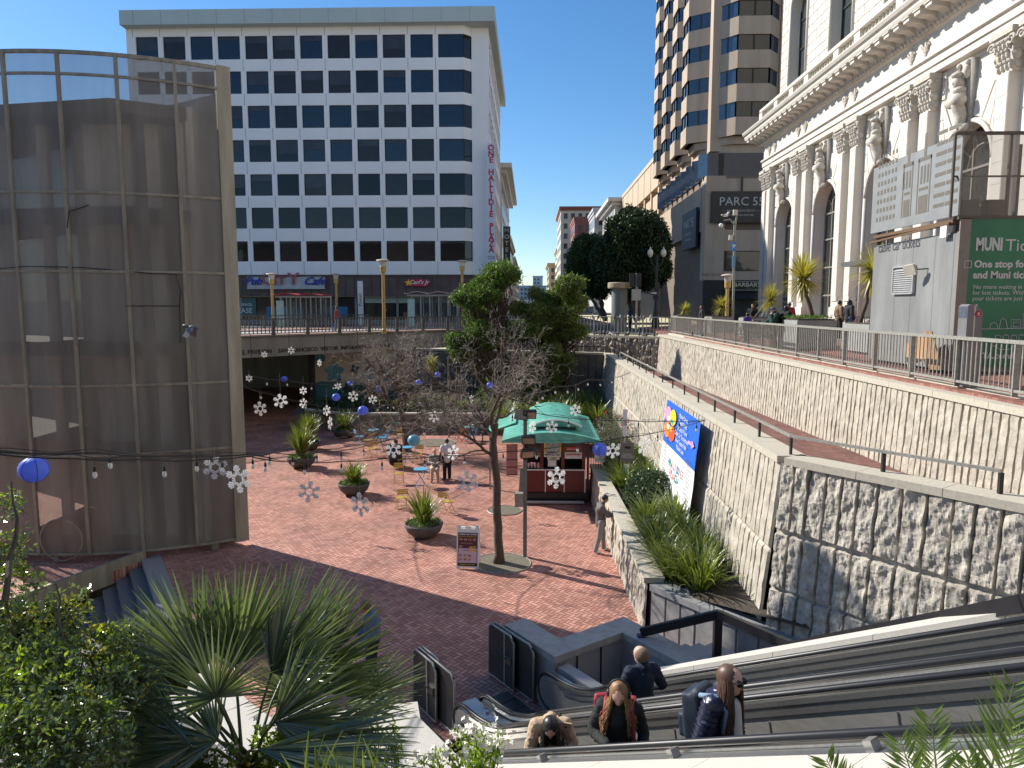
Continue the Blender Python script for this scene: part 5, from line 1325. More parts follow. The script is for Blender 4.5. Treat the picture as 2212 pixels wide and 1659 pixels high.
m.build('side_rack', mat('rack_red_white', (.4, .18, .17), .5), t)
# red gate posts and sign right of kiosk
t = thing('service_gate', 'dark red gate of thin bars between the kiosk and the flax planter', 'gate', (2.2, 26.6, FL))
m = MB(); m.box(2.12, 2.2, 26.3, 26.38, FL, FL+2.35); m.box(2.2, 2.75, 26.33, 26.36, FL+2.2, FL+2.24); m.box(2.2, 2.75, 26.33, 26.36, FL+1.1, FL+1.13)
for k in range(6): m.box(2.27+.09*k, 2.285+.09*k, 26.33, 26.35, FL+.1, FL+2.2)
m.build('bars', DRED, t)
def signboard(name, label, cat_, c, w_, h_, lines, tm, bm_, size, nrm=(0, -1, 0), pole=None, group=None):
    c = Vector(c); n_ = Vector(nrm).normalized(); r = Vector((-n_.y, n_.x, 0)); u = n_.cross(r)*-1 if False else Vector((0, 0, 1))
    t = thing(name, label, cat_, tuple(c), group)
    m = MB(); m.obox(c, r, n_, u, w_/2, .012, h_/2); b = m.build('plate', bm_, t)
    if lines: text(lines, size, tm, b, c+n_*.016, r, u, .002)
    if pole: m = MB(); m.cyl((c.x-n_.x*.04, c.y-n_.y*.04, 0), .028, pole, c.z+h_/2, 8); m.build('pole', GALV, t)
    return t
PG = mat('sign_grey_plate', (.42, .42, .40), .5); DT = mat('dark_sign_text', (.05, .05, .06), .6)
signboard('notice_sign', 'small white metal sign reading NO LOITERING on the gate right of the kiosk', 'sign', (2.62, 26.28, FL+1.72), .44, .30, 'NO\nLOITERING', DT, SIGNW, .085)
c = atx(1350, 913, 3.3); t = signboard('camera_notice_post', 'post with white strip signs and a brown camera notice in the flax bed', 'sign post', tuple(c), .15, .95, 'NO SMOKING\nNO DRINKING\nNO SKATING\nNO BIKES\nNO CAMPING', DT, SIGNW, .04, (-.3, -1, 0), FL+.9)
c2 = c+Vector((.08, -.05, -1.05)); m = MB(); m.obox(c2, (1, -.3, 0), (.3, 1, 0), (0, 0, 1), .23, .012, .36); b_ = m.build('notice_plate', mat('brown_notice_plate', (.20, .165, .15), .5), t)
text('THIS AREA IS\nUNDER VIDEO\nSURVEILLANCE', .06, SIGNW, b_, c2+Vector((-.0, -.02, -.12)), (1, -.3, 0), (0, 0, 1), .002); m = MB(); m.obox(c2+Vector((.02, -.02, .18)), (1, -.3, 0), (.3, 1, 0), (0, 0, 1), .10, .01, .04); m.build('camera_picture', BLACK, b_)
c3 = c2+Vector((0, 0, -.78)); m = MB(); m.obox(c3, (1, -.3, 0), (.3, 1, 0), (0, 0, 1), .10, .012, .34); m.build('lower_plate', SIGNW, t)
# banner on wall B
t = thing('plaza_banner', 'large blue and white banner with coloured ovals and letters, hung on the granite wall', 'banner', (4.7, 20.5, -1.5))
BTL, BTR, BBR, BBL = atx(1450, 868, 4.62), atx(1524, 910, 4.62), atx(1505, 1135, 4.42), atx(1435, 1052, 4.42)
Yl = BTL.y; Yr = BTR.y; zt = BTR.z-.02; zb_ = min(BBR.z, -4.3)
nb = Vector((-1, 0, .06)).normalized(); rb = Vector((0, -1, 0)); ub = Vector((.06, 0, 1)).normalized()
def bp(u, v, o=0):   # u 0..1 left to right, v 0..1 top to bottom
    z = lerp(zt, zb_, v); x = 4.60-.10*(zt-z)/1.0*.95-.10; return Vector((x-o, lerp(Yl, Yr, u), z))
def patch(m, u0, u1, v0, v1, n=10, o=0, wav=.02):
    for i in range(n):
        for j in range(n):
            q = []
            for a, b in ((i, j), (i+1, j), (i+1, j+1), (i, j+1)):
                u, v = lerp(u0, u1, a/n), lerp(v0, v1, b/n); q.append(bp(u, v, o+wav*noise.noise(Vector((u*3, v*4, 1)))))
            m.face(*q)
BBL_ = mat('banner_blue', (.015, .13, .60), .5, 0, .06, 1); 
m = MB(); patch(m, 0, 1, 0, .47); m.build('blue_cloth', BBL_, t, smooth=True, merge=True); m = MB(); patch(m, 0, 1, .47, 1); m.build('white_cloth', mat('banner_white', (.82, .82, .82), .6, 0, .02, 1), t, smooth=True, merge=True)
cols = {'banner_pink': (.80, .32, .55), 'banner_yellow': (.90, .62, .03), 'banner_orange': (.90, .27, .03), 'banner_red': (.85, .10, .03), 'banner_pale': (.75, .80, .82), 'banner_green': (.05, .40, .20)}
def oval(cu, cv, ru, rv, mt, o=.035, k=24):
    m = MB(); m.face(*[bp(cu+ru*cos(2*pi*i/k), cv+rv*sin(2*pi*i/k), o) for i in range(k)][::-1]); return m.build('oval', mt, t)
for (cu, cv, ru, rv, nm, o) in ((.13, .14, .10, .085, 'banner_pink', .036), (.29, .14, .10, .085, 'banner_yellow', .040), (.14, .31, .10, .085, 'banner_orange', .036), (.30, .31, .10, .085, 'banner_red', .040)): oval(cu, cv, ru, rv, mat(nm, cols[nm], .5, 0, .04), o)
for (q, nm) in ((((.12, .16), (.21, .15), (.20, .22), (.13, .21)), 'banner_pale'), (((.24, .16), (.33, .17), (.31, .22), (.23, .20)), 'banner_green'), (((.13, .25), (.22, .24), (.21, .29), (.14, .30)), 'banner_pale'), (((.24, .25), (.31, .24), (.29, .30), (.23, .29)), 'banner_yellow')):
    m = MB(); m.face(*[bp(u, v, .045) for u, v in q][::-1]); m.build('overlap_shape', mat(nm, cols[nm]), t)
for i, s_ in enumerate(('Market Street', 'Powell Street', 'Streetcar F-Line', 'Cable Car Turnaround', 'Union Square Park', 'Maiden Lane')): text(s_, .20, SIGNW, t, bp(.60, .07+.065*i, .04), rb, ub, .002)
m = MB(); m.face(*[bp(u, v, .04) for u, v in ((.80, .235), (.88, .235), (.88, .21), (.95, .25), (.88, .29), (.88, .265), (.80, .265))][::-1]); m.build('arrow', mat('banner_pink', cols['banner_pink']), t)
LC = [('lt_blue', (.03, .12, .5)), ('lt_green', (.05, .40, .20)), ('lt_red', (.75, .07, .05)), ('lt_purple', (.25, .08, .4)), ('lt_orange', (.8, .3, .03))]
for row, wd in enumerate(('HALLIDIE', 'PLAZA')):
    for i, ch in enumerate(wd): nm, cc = LC[(i+row*2) % 5]; text(ch, .34, mat('banner_letter_'+nm, cc), t, bp(.32+.055*i+(.05 if row else 0)+(.02 if row else 0), .615+.10*row, .035), rb, ub, .002, bold=.008)
rr = random.Random(4); TXT = mat('banner_small_text', (.20, .18, .17), .6)
al = 'AEIORSTLNDCMPUBHG'
for (ua, ub_) in ((.04, .27), (.76, .97)):
    L = '\n'.join(' '.join(rr.choice(al) for _ in range(8)) for _ in range(17)); text(L, .115, TXT, t, bp((ua+ub_)/2, .745, .035), rb, ub, .001, sx=.85)
# sandwich board
a, b = atz(990, 1222, FL), atz(1035, 1222, FL); c = (a+b)/2
t = thing('menu_board', 'white plastic A-frame menu board with a purple coffee menu beside the near tree', 'sandwich board', tuple(c))
d = Vector((1, -.06, 0)).normalized(); nn = Vector((d.y, -d.x, 0)); 
def aframe(m, sgn_, hw_, z0, z1, th, y=0): 
    base0 = c+nn*(.02+sgn_*.26) if sgn_ else c
    pb = c+nn*.02+nn*(-sgn_)*(-.24); pt = c+Vector((0, 0, 1.15))+nn*sgn_*.04
    up = (pt-pb).normalized(); q0 = pb+up*z0; q1 = pb+up*z1; nrm = d.cross(up)
    m.obox((q0+q1)/2+nrm*y, d, nrm, up, hw_, th/2, (z1-z0)/2); return pb, up, nrm
m = MB(); pb, up, nrm = aframe(m, 1, .32, .04, 1.12, .03)
for s_ in (-1, 1): m.obox(pb+d*.26*s_+up*1.17, d, nrm, up, .05, .015, .06); m.obox(pb+d*.26*s_+up*.02, d, nrm, up, .05, .015, .03)
m.obox(pb+up*1.16, d, nrm, up, .08, .015, .03); m.build('front_panel', WHITE, t)
m = MB(); aframe(m, -1, .32, .04, 1.15, .03); m.build('back_panel', WHITE, t)
PUR = mat('purple_poster', (.10, .02, .05), .4, 0, .2, 3); m = MB(); sgz = 1 if nrm.dot(nn) > 0 else -1
m.obox(pb+up*.56+nrm*sgz*.018, d, nrm, up, .28, .002, .46); po = m.build('poster', PUR, t)
fr_ = nrm*sgz
text('CABLE CAR COFFEE', .055, SIGNW, po, pb+up*.97+fr_*.023, d, up, .001, bold=.002); text('BREAKFAST SERVE ALL DAY', .04, mat('sign_yellow', (.8, .6, .05)), po, pb+up*.91+fr_*.023, d, up, .001); text('VEGETARIAN & VEGAN', .032, mat('sign_yellow', (.8, .6, .05)), po, pb+up*.72+fr_*.023-d*.04, d, up, .001)
m = MB(); m.obox(pb+up*.36+fr_*.021, d, nrm, up, .26, .0015, .22); m.build('pale_lower_area', mat('poster_pale', (.60, .48, .55), .5, 0, .1, 5), po)
text('HOT\nDOGS', .09, mat('orange_letters', (.85, .45, .02)), po, pb+up*.56+d*.14+fr_*.026, d, up, .001, bold=.004); text('SANDWICH', .04, RL, po, pb+up*.53-d*.03+fr_*.026, d, up, .001)
m = MB()
for row, (vv, n_) in enumerate(((.83, 4), (.63, 1), (.38, 3), (.27, 3))):
    for k in range(n_): q = pb+up*vv+d*(-.20+.13*k)+fr_*.026; m.obox(q, d, nrm, up, .045, .002, .03); 
m.build('food_picture', mat('food_photo_colours', (.45, .22, .12), .5, 0, .6, 20), po)
m = MB(); m.obox(pb+up*.13+fr_*.023, d, nrm, up, .28, .002, .045); m.build('footer_band', BLACK, po); text('REFRESHING SMOOTHIE', .04, mat('sign_yellow', (.8, .6, .05)), po, pb+up*.13+fr_*.028, d, up, .001)
# bistro furniture
def bistro_chair(colr, name_mat):
    cm = mat(name_mat, colr, .4, 0, .08, 4); t = thing('folding_chair', '', 'folding chair', (0, 0, 0))
    m = MB()
    for k in range(6): m.box(-.20, .20, -.18+.062*k, -.18+.062*k+.05, .43, .45)
    m.build('seat', cm, t, org=(0, 0, 0))
    m = MB(); 
    for k in range(3): m.box(-.20, .20, -.265-.01*k, -.25-.01*k, .62+.075*k, .68+.075*k)
    m.build('backrest', cm, t, org=(0, 0, 0))
    m = MB()
    for s_ in (-1, 1): m.bar((s_*.19, -.28, .83), (s_*.19, .22, 0), .018, .018); m.bar((s_*.16, .17, .44), (s_*.16, -.26, 0), .018, .018)
    m.bar((-.19, .12, .09), (.19, .12, .09), .014, .014); m.bar((-.16, -.2, .09), (.16, -.2, .09), .014, .014)
    m.build('frame', cm, t, org=(0, 0, 0)); return t
def bistro_table(colr, name_mat):
    cm = mat(name_mat, colr, .35, 0, .06, 4); t = thing('round_table', '', 'table', (0, 0, 0))
    m = MB(); m.lathe([(.30, .705), (.305, .715), (.305, .735), (.29, .742)], (0, 0, 0), 28); m.build('table_top', cm, t, org=(0, 0, 0))
    m = MB()
    for s_ in (-1, 1): m.bar((s_*.2, -.16, .70), (-s_*.2, -.22, 0), .018, .018); m.bar((s_*.2, .16, .70), (-s_*.2, .22, 0), .018, .018)
    for s_ in (-1, 1): m.bar((s_*.2, -.22, .03), (s_*.2, .22, .03), .016, .016)
    m.build('folding_frame', cm, t, org=(0, 0, 0)); return t
YEL = ((.58, .40, .10), 'yellow_chair_paint'); BLU = ((.13, .40, .62), 'blue_chair_paint'); RED = ((.6, .06, .05), 'red_chair_paint'); TEA = ((.15, .42, .40), 'teal_table_paint')
pc_ = {}
def place(kind, col_, px, py, yaw, label, group=None):
    key = (kind, col_[1]); base = atz(px, py, FL)
    if key not in pc_: o = (bistro_chair if kind == 'chair' else bistro_table)(*col_); pc_[key] = o
    else: o = copy_tree(pc_[key])
    o.location = base; o.rotation_euler = (0, 0, radians(yaw)); o['label'] = label; o['group'] = group or ('folding chairs around the plaza tables' if kind == 'chair' else 'round cafe tables')
for a in (('chair', YEL, 868, 1012, 200, 'yellow folding chair with the person in black sitting on it'), ('chair', YEL, 862, 1045, 190, 'empty yellow folding chair in front of the person in black'),
          ('chair', YEL, 868, 1100, 20, 'yellow folding chair left behind the nearest bowl planter'), ('chair', YEL, 966, 1108, -30, 'yellow folding chair on the right of the nearest bowl planter'),
          ('chair', YEL, 903, 1000, 170, 'yellow folding chair beside the trunk of the far bare tree'), ('chair', YEL, 936, 1032, 80, 'yellow folding chair under the seated blonde woman'),
          ('chair', YEL, 806, 987, 30, 'low view yellow folding chair left of the person in black'), ('chair', YEL, 796, 968, 60, 'yellow folding chair half hidden behind the blue chair'), ('chair', YEL, 865, 955, 10, 'yellow folding chair behind the far tree by the garden wall'),
          ('chair', BLU, 778, 960, -60, 'blue folding chair next to the far blue table'), ('chair', BLU, 830, 957, 70, 'second blue folding chair right of the far blue table'),
          ('chair', RED, 998, 955, 40, 'red folding chair near the green awning'), ('chair', BLU, 1020, 957, 160, 'faded blue folding chair by the awning post'),
          ('table', BLU, 808, 957, 0, 'bright blue round table between two blue chairs'), ('table', BLU, 826, 975, 30, 'blue round table just left of the person in black'), ('table', BLU, 880, 998, 10, 'blue round table mostly behind the person in black'),
          ('table', BLU, 910, 1050, 20, 'blue round table in front of the seated blonde woman'), ('table', TEA, 858, 938, 0, 'pale round table against the far garden wall'), ('table', TEA, 1012, 950, 20, 'teal round table beside the red chair')): place(*a)
# bowl planters
BOWL = mat('dark_bowl_concrete', (.085, .082, .08), .75, 0, .25, 4, .004, 30)
PLANTERS = [(916, 1163, .62, .46, 'bowl planter of green flax nearest the A-frame menu board', 1), (765, 1072, .62, .48, 'bowl planter with low flax left of the nearest one', 2), (652, 1013, .66, .5, 'bowl planter with tall dense flax beside the elevator tower', 3), (668, 975, .6, .45, 'bowl planter hidden behind the tall flax planter', 4), (745, 950, .68, .5, 'far bowl planter of flax near the mural wall', 5)]
for px, py, r, h, lb, k in PLANTERS:
    c = atz(px, py-4, FL); t = thing('bowl_planter', lb, 'planter', tuple(c), 'round bowl planters of flax')
    m = MB(); m.lathe([(r*.45, 0), (r*.55, .02), (r*.86, h*.42), (r, h*.85), (r*1.0, h), (r*.93, h), (r*.9, h-.08), (.01, h-.07)], c, 36); m.build('bowl', BOWL, t, smooth=True)
    m = MB(); m.lathe([(r*.88, h-.09), (r*.8, h-.03), (r*.4, h+.02), (.01, h+.03)], c, 24); m.build('soil', SOIL, t)
# ================================================================ STREET OBJECTS
GOLD = mat('mustard_lamp_paint', (.50, .33, .10), .5, 0, .12, 3)
def gold_lamp(label, base, h):
    t = thing('street_lamp', label, 'street lamp', tuple(base), 'mustard street lamps by the bridge')
    m = MB(); m.lathe([(.16, 0), (.16, .3), (.12, .35), (.11, h-.9), (.09, h-.9)], base, 12); m.build('pole', GOLD, t)
    m = MB(); m.lathe([(.09, h-.9), (.2, h-.88), (.22, h-.5), (.2, h-.48)], base, 12); m.build('lamp_holder', GOLD, t)
    m = MB(); m.lathe([(.2, h-.48), (.26, h-.2), (.26, h-.15)], base, 12); m.build('lamp_glass', mat('frosted_lamp_glass', (.55, .55, .52), .3), t)
    m = MB(); m.lathe([(.3, h-.15), (.46, h-.1), (.4, h-.04), (.1, h+.02)], base, 14); m.build('lamp_cap', mat('pale_lamp_cap', (.5, .42, .34), .6), t)
for px, pyb, pyt, lb in ((830, 715, 560, 'tall mustard street lamp in the middle of the bridge railing'), (590, 690, 590, 'mustard street lamp at the left end of the bus shelter'), (728, 690, 591, 'mustard street lamp between the two bus shelters'), (999, 700, 562, 'mustard street lamp just left of the green trees'), (1569, 705, 592, 'mustard street lamp among the spiky palms at the sidewalk corner')):
    if px == 830: Y = 47.5
    elif px == 999: Y = 57.5
    elif px == 1569: Y = 47
    else: Y = 58 if px == 590 else 66
    b = aty(px, pyb, Y); b.z = Z0; 
    if px == 1569: b.z = 0.
    gold_lamp(lb, b, aty(px, pyt, Y).z-b.z)
# bus shelters
def shelter(label, px0, px1, Y, top_):
    a, b = aty(px0, 690, Y), aty(px1, 690, Y); t = thing('bus_shelter', label, 'bus shelter', ((a.x+b.x)/2, Y, Z0), 'bus shelters on the bridge'); zt = aty(px0, top_, Y).z
    m = MB()
    for k in range(6):
        x = lerp(a.x+.4, b.x-.1, k/5); m.box(x-.05, x+.05, Y, Y+.1, Z0, zt); m.box(x-.05, x+.05, Y+1.5, Y+1.6, Z0, zt)
    m.box(a.x, b.x, Y-.1, Y+.02, zt, zt+.14); m.build('frame', GALV, t)
    m = MB(); m.box(a.x+.4, b.x-.1, Y+1.52, Y+1.55, Z0+.4, zt-.1); m.build('glass_panel', meshmat('shelter_glass', (.10, .13, .14), .5, .1, .0), t)
    m = MB(); n_ = 30
    for i in range(n_):
        x0_, x1_ = lerp(a.x-.2, b.x-.4, i/n_), lerp(a.x-.2, b.x-.4, (i+1)/n_); L = b.x-a.x
        f = lambda x: zt+.22+.20*abs(sin((x-a.x)*pi/(L/2.4)))*(1-.6*(x-a.x)/L if px0 < 700 else 1)
        m.hexa([(x0_, Y-.4, f(x0_)-.05), (x1_, Y-.4, f(x1_)-.05), (x1_, Y+1.9, f(x1_)-.05), (x0_, Y+1.9, f(x0_)-.05), (x0_, Y-.4, f(x0_)), (x1_, Y-.4, f(x1_)), (x1_, Y+1.9, f(x1_)), (x0_, Y+1.9, f(x0_))])
    m.build('wavy_roof', mat('red_wavy_roof', (.50, .05, .04), .35, 0, .1, 2) if px0 < 700 else mat('pink_wavy_roof', (.55, .38, .34), .4), t)
    m = MB(); m.box(a.x+.05, a.x+.65, Y-.05, Y+.15, Z0+.1, zt-.25); m.build('advert_panel', mat('pale_green_advert', (.42, .58, .52), .3, 0, .15, 3), t)
shelter('bus shelter with a red wavy roof on the bridge, left of the mustard lamps', 597, 718, 60, 643)
shelter('bus shelter with a pinkish wavy roof beside the green trees', 880, 990, 62, 640)
q = aty(780, 697, 68); t = thing('bus_stop_marker', 'tall white bus stop marker in front of the brown shopfront', 'bus stop sign', (q.x, 68, Z0)); m = MB(); m.box(q.x-.25, q.x+.25, 67.9, 68.05, Z0, aty(780, 607, 68).z); m.build('blade', SIGNW, t); text('Powell', .45, DT, t, (q.x, 67.88, 2.2), (0, 0, 1), (-1, 0, 0), .004)
# round vent column
q = aty(1337, 700, 52); t = thing('round_advertising_column', 'thick round grey column with a wide tan concrete cap, below the dark round trees', 'column', (q.x, 52, Z0)); rr_ = (aty(1357, 650, 52).x-aty(1323, 650, 52).x)/2
m = MB(); m.cyl((q.x, 52, 0), rr_, Z0, aty(1337, 622, 52).z, 28); m.build('shaft', mat('grey_green_column', (.17, .18, .165), .6, 0, .2, 2, stretch=(1, 1, .2)), t, smooth=False)
m = MB(); m.lathe([(rr_*1.45, 0), (rr_*1.5, .08), (rr_*1.5, .36), (rr_*1.4, .42)], (q.x, 52, aty(1337, 623, 52).z), 28); m.build('cap', mat('tan_cap_concrete', (.40, .31, .19), .8, 0, .2, 3), t)
# signal pole with signs
q = aty(1374, 690, 51); t = thing('signal_pole', 'grey pole with blank backed signs seen from behind, right of the round column', 'signal pole', (q.x, 51, Z0)); m = MB(); m.cyl((q.x, 51, 0), .09, Z0, aty(1374, 590, 51).z, 10); m.build('pole', GALV, t)
m = MB(); a_ = aty(1364, 625, 51); b_ = aty(1384, 649, 51); m.box(a_.x, b_.x, 50.85, 50.9, b_.z, a_.z); m.build('sign_back', mat('pale_sign_back', (.42, .42, .38), .6), t)
for px in (1365, 1380): m = MB(); a_ = aty(px-5, 590, 51); b_ = aty(px+5, 620, 51); m.box(a_.x, b_.x, 50.9, 51.1, b_.z, a_.z); m.build('signal_head', BLKM, t)
q = aty(1416, 690, 55); t = thing('ornate_lamp_post', 'dark ornate lamp post with twin pale globes, traffic signal and one way sign', 'street lamp', (q.x, 55, Z0)); m = MB(); m.lathe([(.3, Z0), (.3, .5), (.2, .9), (.12, 1.6), (.10, 4.9), (.14, 5.2), (.08, 5.4)], (q.x, 55, 0), 12); zz = aty(1416, 556, 55).z; m.tube([(q.x-.5, 55, zz), (q.x-.35, 55, zz-.5), (q.x, 55, zz-.9), (q.x+.35, 55, zz-.5), (q.x+.5, 55, zz)], .06, 8); m.tube([(q.x, 55, 5), (q.x, 55, zz-.5)], .09, 8); m.build('post', BLKM, t)
for s_ in (-.5, .5): m = MB(); m.lathe([(.08, 0), (.22, .25), (.2, .5), (.05, .66), (.03, .8)], (q.x+s_, 55, zz), 12); m.build('globe', mat('cream_globe', (.62, .58, .48), .3), t, smooth=True)
m = MB(); m.box(q.x-.15, q.x+.2, 54.7, 54.85, aty(1416, 627, 55).z, aty(1416, 610, 55).z); m.build('traffic_signal', BLKM, t)
m = MB(); a_ = aty(1405, 629, 54.6); b_ = aty(1420, 637, 54.6); m.box(a_.x, b_.x, 54.55, 54.6, b_.z, a_.z); ow = m.build('one_way_sign', BLACK, t)
m = MB(); yy = 54.53; zc_ = (a_.z+b_.z)/2; m.face((a_.x+.06, yy, zc_-.06), (b_.x-.16, yy, zc_-.06), (b_.x-.16, yy, zc_-.11), (b_.x-.04, yy, zc_), (b_.x-.16, yy, zc_+.11), (b_.x-.16, yy, zc_+.06), (a_.x+.06, yy, zc_+.06)); m.build('white_arrow', SIGNW, ow); text('ONE WAY', .09, BLACK, ow, ((a_.x+b_.x)/2-.03, yy-.005, zc_), (1, 0, 0), (0, 0, 1), .001)
m = MB(); a_ = aty(1411, 638, 54.6); b_ = aty(1421, 647, 54.6); m.box(a_.x, b_.x, 54.5, 54.65, b_.z, a_.z); m.build('walk_signal', BLACK, t)
# camera pole with parking sign
Y = 44; q = aty(1583, 700, Y); t = thing('camera_pole', 'slim grey pole with cameras, pale antenna boxes and a blue P sign', 'camera pole', (q.x, Y, 0)); top_ = aty(1590, 455, Y)
m = MB(); m.tube([(q.x, Y, 0), (top_.x-.05, Y, top_.z-.6)], .075, 8); m.tube([(top_.x-.05, Y, top_.z-1.3), (top_.x+.08, Y, top_.z+.0)], .05, 8); m.build('pole', mat('mossy_grey_pole', (.26, .28, .22), .6, 0, .2, 3), t)
a1 = aty(1584, 484, Y); a2 = aty(1564, 476, Y); m = MB(); m.tube([(a1.x, Y, a1.z), (aty(1577, 476, Y).x, Y, aty(1577, 474, Y).z), (a2.x, Y, a2.z)], .035, 7); b1 = aty(1583, 498, Y); b2 = aty(1560, 497, Y); m.tube([(b1.x, Y, b1.z), (b2.x+.15, Y, b2.z), (b2.x, Y, b2.z+.2)], .025, 6); m.build('arm', GALV, t)
m = MB(); m.ball((b2.x-.08, Y, b2.z+.28), .13, 10); m.build('dome_camera', WHITE, t, smooth=True)
m = MB(); c_ = aty(1588, 459, Y); m.box(c_.x-.12, c_.x+.12, Y-.08, Y+.05, c_.z-.16, c_.z+.16); c_ = aty(1578.5, 513, Y); m.box(c_.x-.11, c_.x+.11, Y-.08, Y+.05, c_.z-.15, c_.z+.15); m.build('antenna_box', mat('cream_plastic_box', (.62, .60, .50), .5), t)
m = MB(); a_ = aty(1581.5, 523, Y); b_ = aty(1588, 543, Y); m.box(a_.x, b_.x, Y-.12, Y-.08, b_.z, a_.z); pb_ = m.build('parking_sign', mat('parking_blue', (.02, .22, .62), .4), t); text('P', .34, SIGNW, pb_, ((a_.x+b_.x)/2, Y-.13, lerp(a_.z, b_.z, .5)), (1, 0, 0), (0, 0, 1), .002, bold=.01)
m = MB(); a_ = aty(1581, 553, Y); m.box(a_.x, a_.x+.18, Y-.12, Y-.08, a_.z-.75, a_.z); m.build('small_blue_sign', mat('pale_blue_plate', (.18, .34, .5), .5), t)
# grey planter boxes with spiky palms are built with the plants
PBX = mat('grey_planter_box', (.29, .30, .285), .6, 0, .15, 2)
def pbox(label, px0, px1, Y, dy, zt, z0=0.):
    a, b = aty(px0, 700, Y), aty(px1, 700, Y); t = thing('planter_box', label, 'planter', ((a.x+b.x)/2, Y+dy/2, z0), 'grey planter boxes on the sidewalk'); m = MB(); m.box(a.x, b.x, Y, Y+dy, z0, zt); m.build('box', PBX, t); m = MB(); m.box(a.x+.06, b.x-.06, Y+.06, Y+dy-.06, zt-.02, zt+.05); m.build('soil', SOIL, t); return Vector(((a.x+b.x)/2, Y+dy/2, zt))
pb1 = pbox('wide grey planter box holding the tallest spiky palm', 1722, 1808, 26.5, 2.4, 1.08, .05)
pb2 = pbox('grey planter box left of the man in the blue cap', 1620, 1668, 36, 2, 1.0, .05)
pb3 = pbox('grey planter box with a spiky palm near the hotel corner', 1537, 1582, 43, 2, .95, .0)
pb4 = pbox('grey planter box partly hidden by the ticket kiosk', 1878, 1900, 23.6, 2.0, 1.0, .08)
pb5 = pbox('small grey planter box at the bend of the far railing', 1463, 1492, 47.5, 2, .95, .0)
# ================================================================ TICKET KIOSK
KX, KY = 10.15, 17.35
kc = aty(2063, 700, KY); KX = kc.x
KZ = aty(2063, 470, KY).z; KT = aty(2075, 288, KY).z
t = thing('ticket_kiosk', 'grey metal ticket kiosk with a green advert face and perforated upper screens', 'kiosk', (KX, KY, 0))
KM = mat('stained_grey_panel', (.27, .275, .27), .5, .3, .22, 1.3, 0, stretch=(1, 1, .3)); GRM = mat('green_advert_film', (.015, .16, .10), .35, 0, .3, .35, 0, col2=(.02, .24, .10))
KL = 4.25
for k, (a, b) in enumerate(((0, .2), (.2, 1.0), (1.0, 2.05), (2.05, 2.9), (2.9, KL))): 
    m = MB(); m.box(KX-.02, KX+.05, KY+a+.006, KY+b-.006, .05, KZ-.35); m.build('side_panel', KM, t)
m = MB(); m.box(KX+.05, KX+4, KY+.05, KY+KL, .02, KZ-.3); m.build('body', KM, t)
m = MB(); m.box(KX-.05, KX+.2, KY-.04, KY+.0, .1, KZ-.02); m.build('corner_strip', mat('tan_corner_strip', (.26, .235, .20), .6, .2), t)
m = MB(); m.box(KX+.2, KX+4.3, KY-.03, KY+.03, .15, KZ-.02); ga = m.build('green_advert', GRM, t)
m = MB(); m.box(KX-.0, KX+.05, KY-.02, KY+.0, .3, 3); 
# lettering on the green face
LTW = mat('advert_pale_letters', (.62, .64, .62), .5)
def ktext(s, px, py, size, align='LEFT', bold=.0, mt=None, **k): p = aty(px, py, KY-.035); return text(s, size, mt or LTW, ga, (p.x, KY-.036, p.z), (1, 0, 0), (0, 0, 1), .002, align, bold=bold, **k)
ktext('MUNI', 2108, 529, .40, bold=.018, sx=.62); ktext('Tickets', 2172, 531, .40); ktext('One stop for cable car', 2104, 571, .235, bold=.008); ktext('and Muni tickets.', 2102, 594.5, .235, bold=.008)
ktext('No more waiting in line or looking', 2102, 620, .145); ktext('for lost tickets. With MuniMobile', 2101, 632.5, .145); ktext('your tickets are just a tap away.', 2100, 645, .145); ktext('SFMTA.com/MuniMobile', 2090, 769, .20, bold=.006)
m = MB(); p = aty(2091, 571, KY-.04); 
for dx, dz, w_, h_ in ((0, .08, .16, .012), (0, -.08, .16, .012), (-.08, 0, .012, .16), (.08, 0, .012, .16)): m.box(p.x+dx-w_/2, p.x+dx+w_/2, KY-.042, KY-.034, p.z+dz-h_/2, p.z+dz+h_/2)
def ln(pts, r=.008): m.tube([(aty(x, y, KY-.04).x, KY-.04, aty(x, y, KY-.04).z) for x, y in pts], r, 4)
ln([(2085, 702), (2110, 711), (2212, 709), (2260, 712)]); ln([(2138, 709), (2140, 700), (2147, 696), (2154, 701), (2155, 709)]); ln([(2158, 709), (2162, 692), (2167, 687), (2173, 692), (2176, 709)]); ln([(2184, 709), (2184, 691), (2205, 691), (2205, 709)]); ln([(2210, 709), (2210, 678), (2240, 678), (2240, 709)]); ln([(2189, 706), (2189, 696), (2201, 696), (2201, 706), (2189, 706)])
ln([(2075, 742), (2095, 728), (2110, 726)]); ln([(2140, 745), (2150, 748), (2160, 755), (2180, 755), (2190, 748), (2230, 748)])
for k in range(4): x = 2150+17*k; ln([(x, 735), (x, 726), (x+6, 723), (x+12, 726), (x+12, 735), (x, 735)])
m.build('line_drawing', LTW, ga)
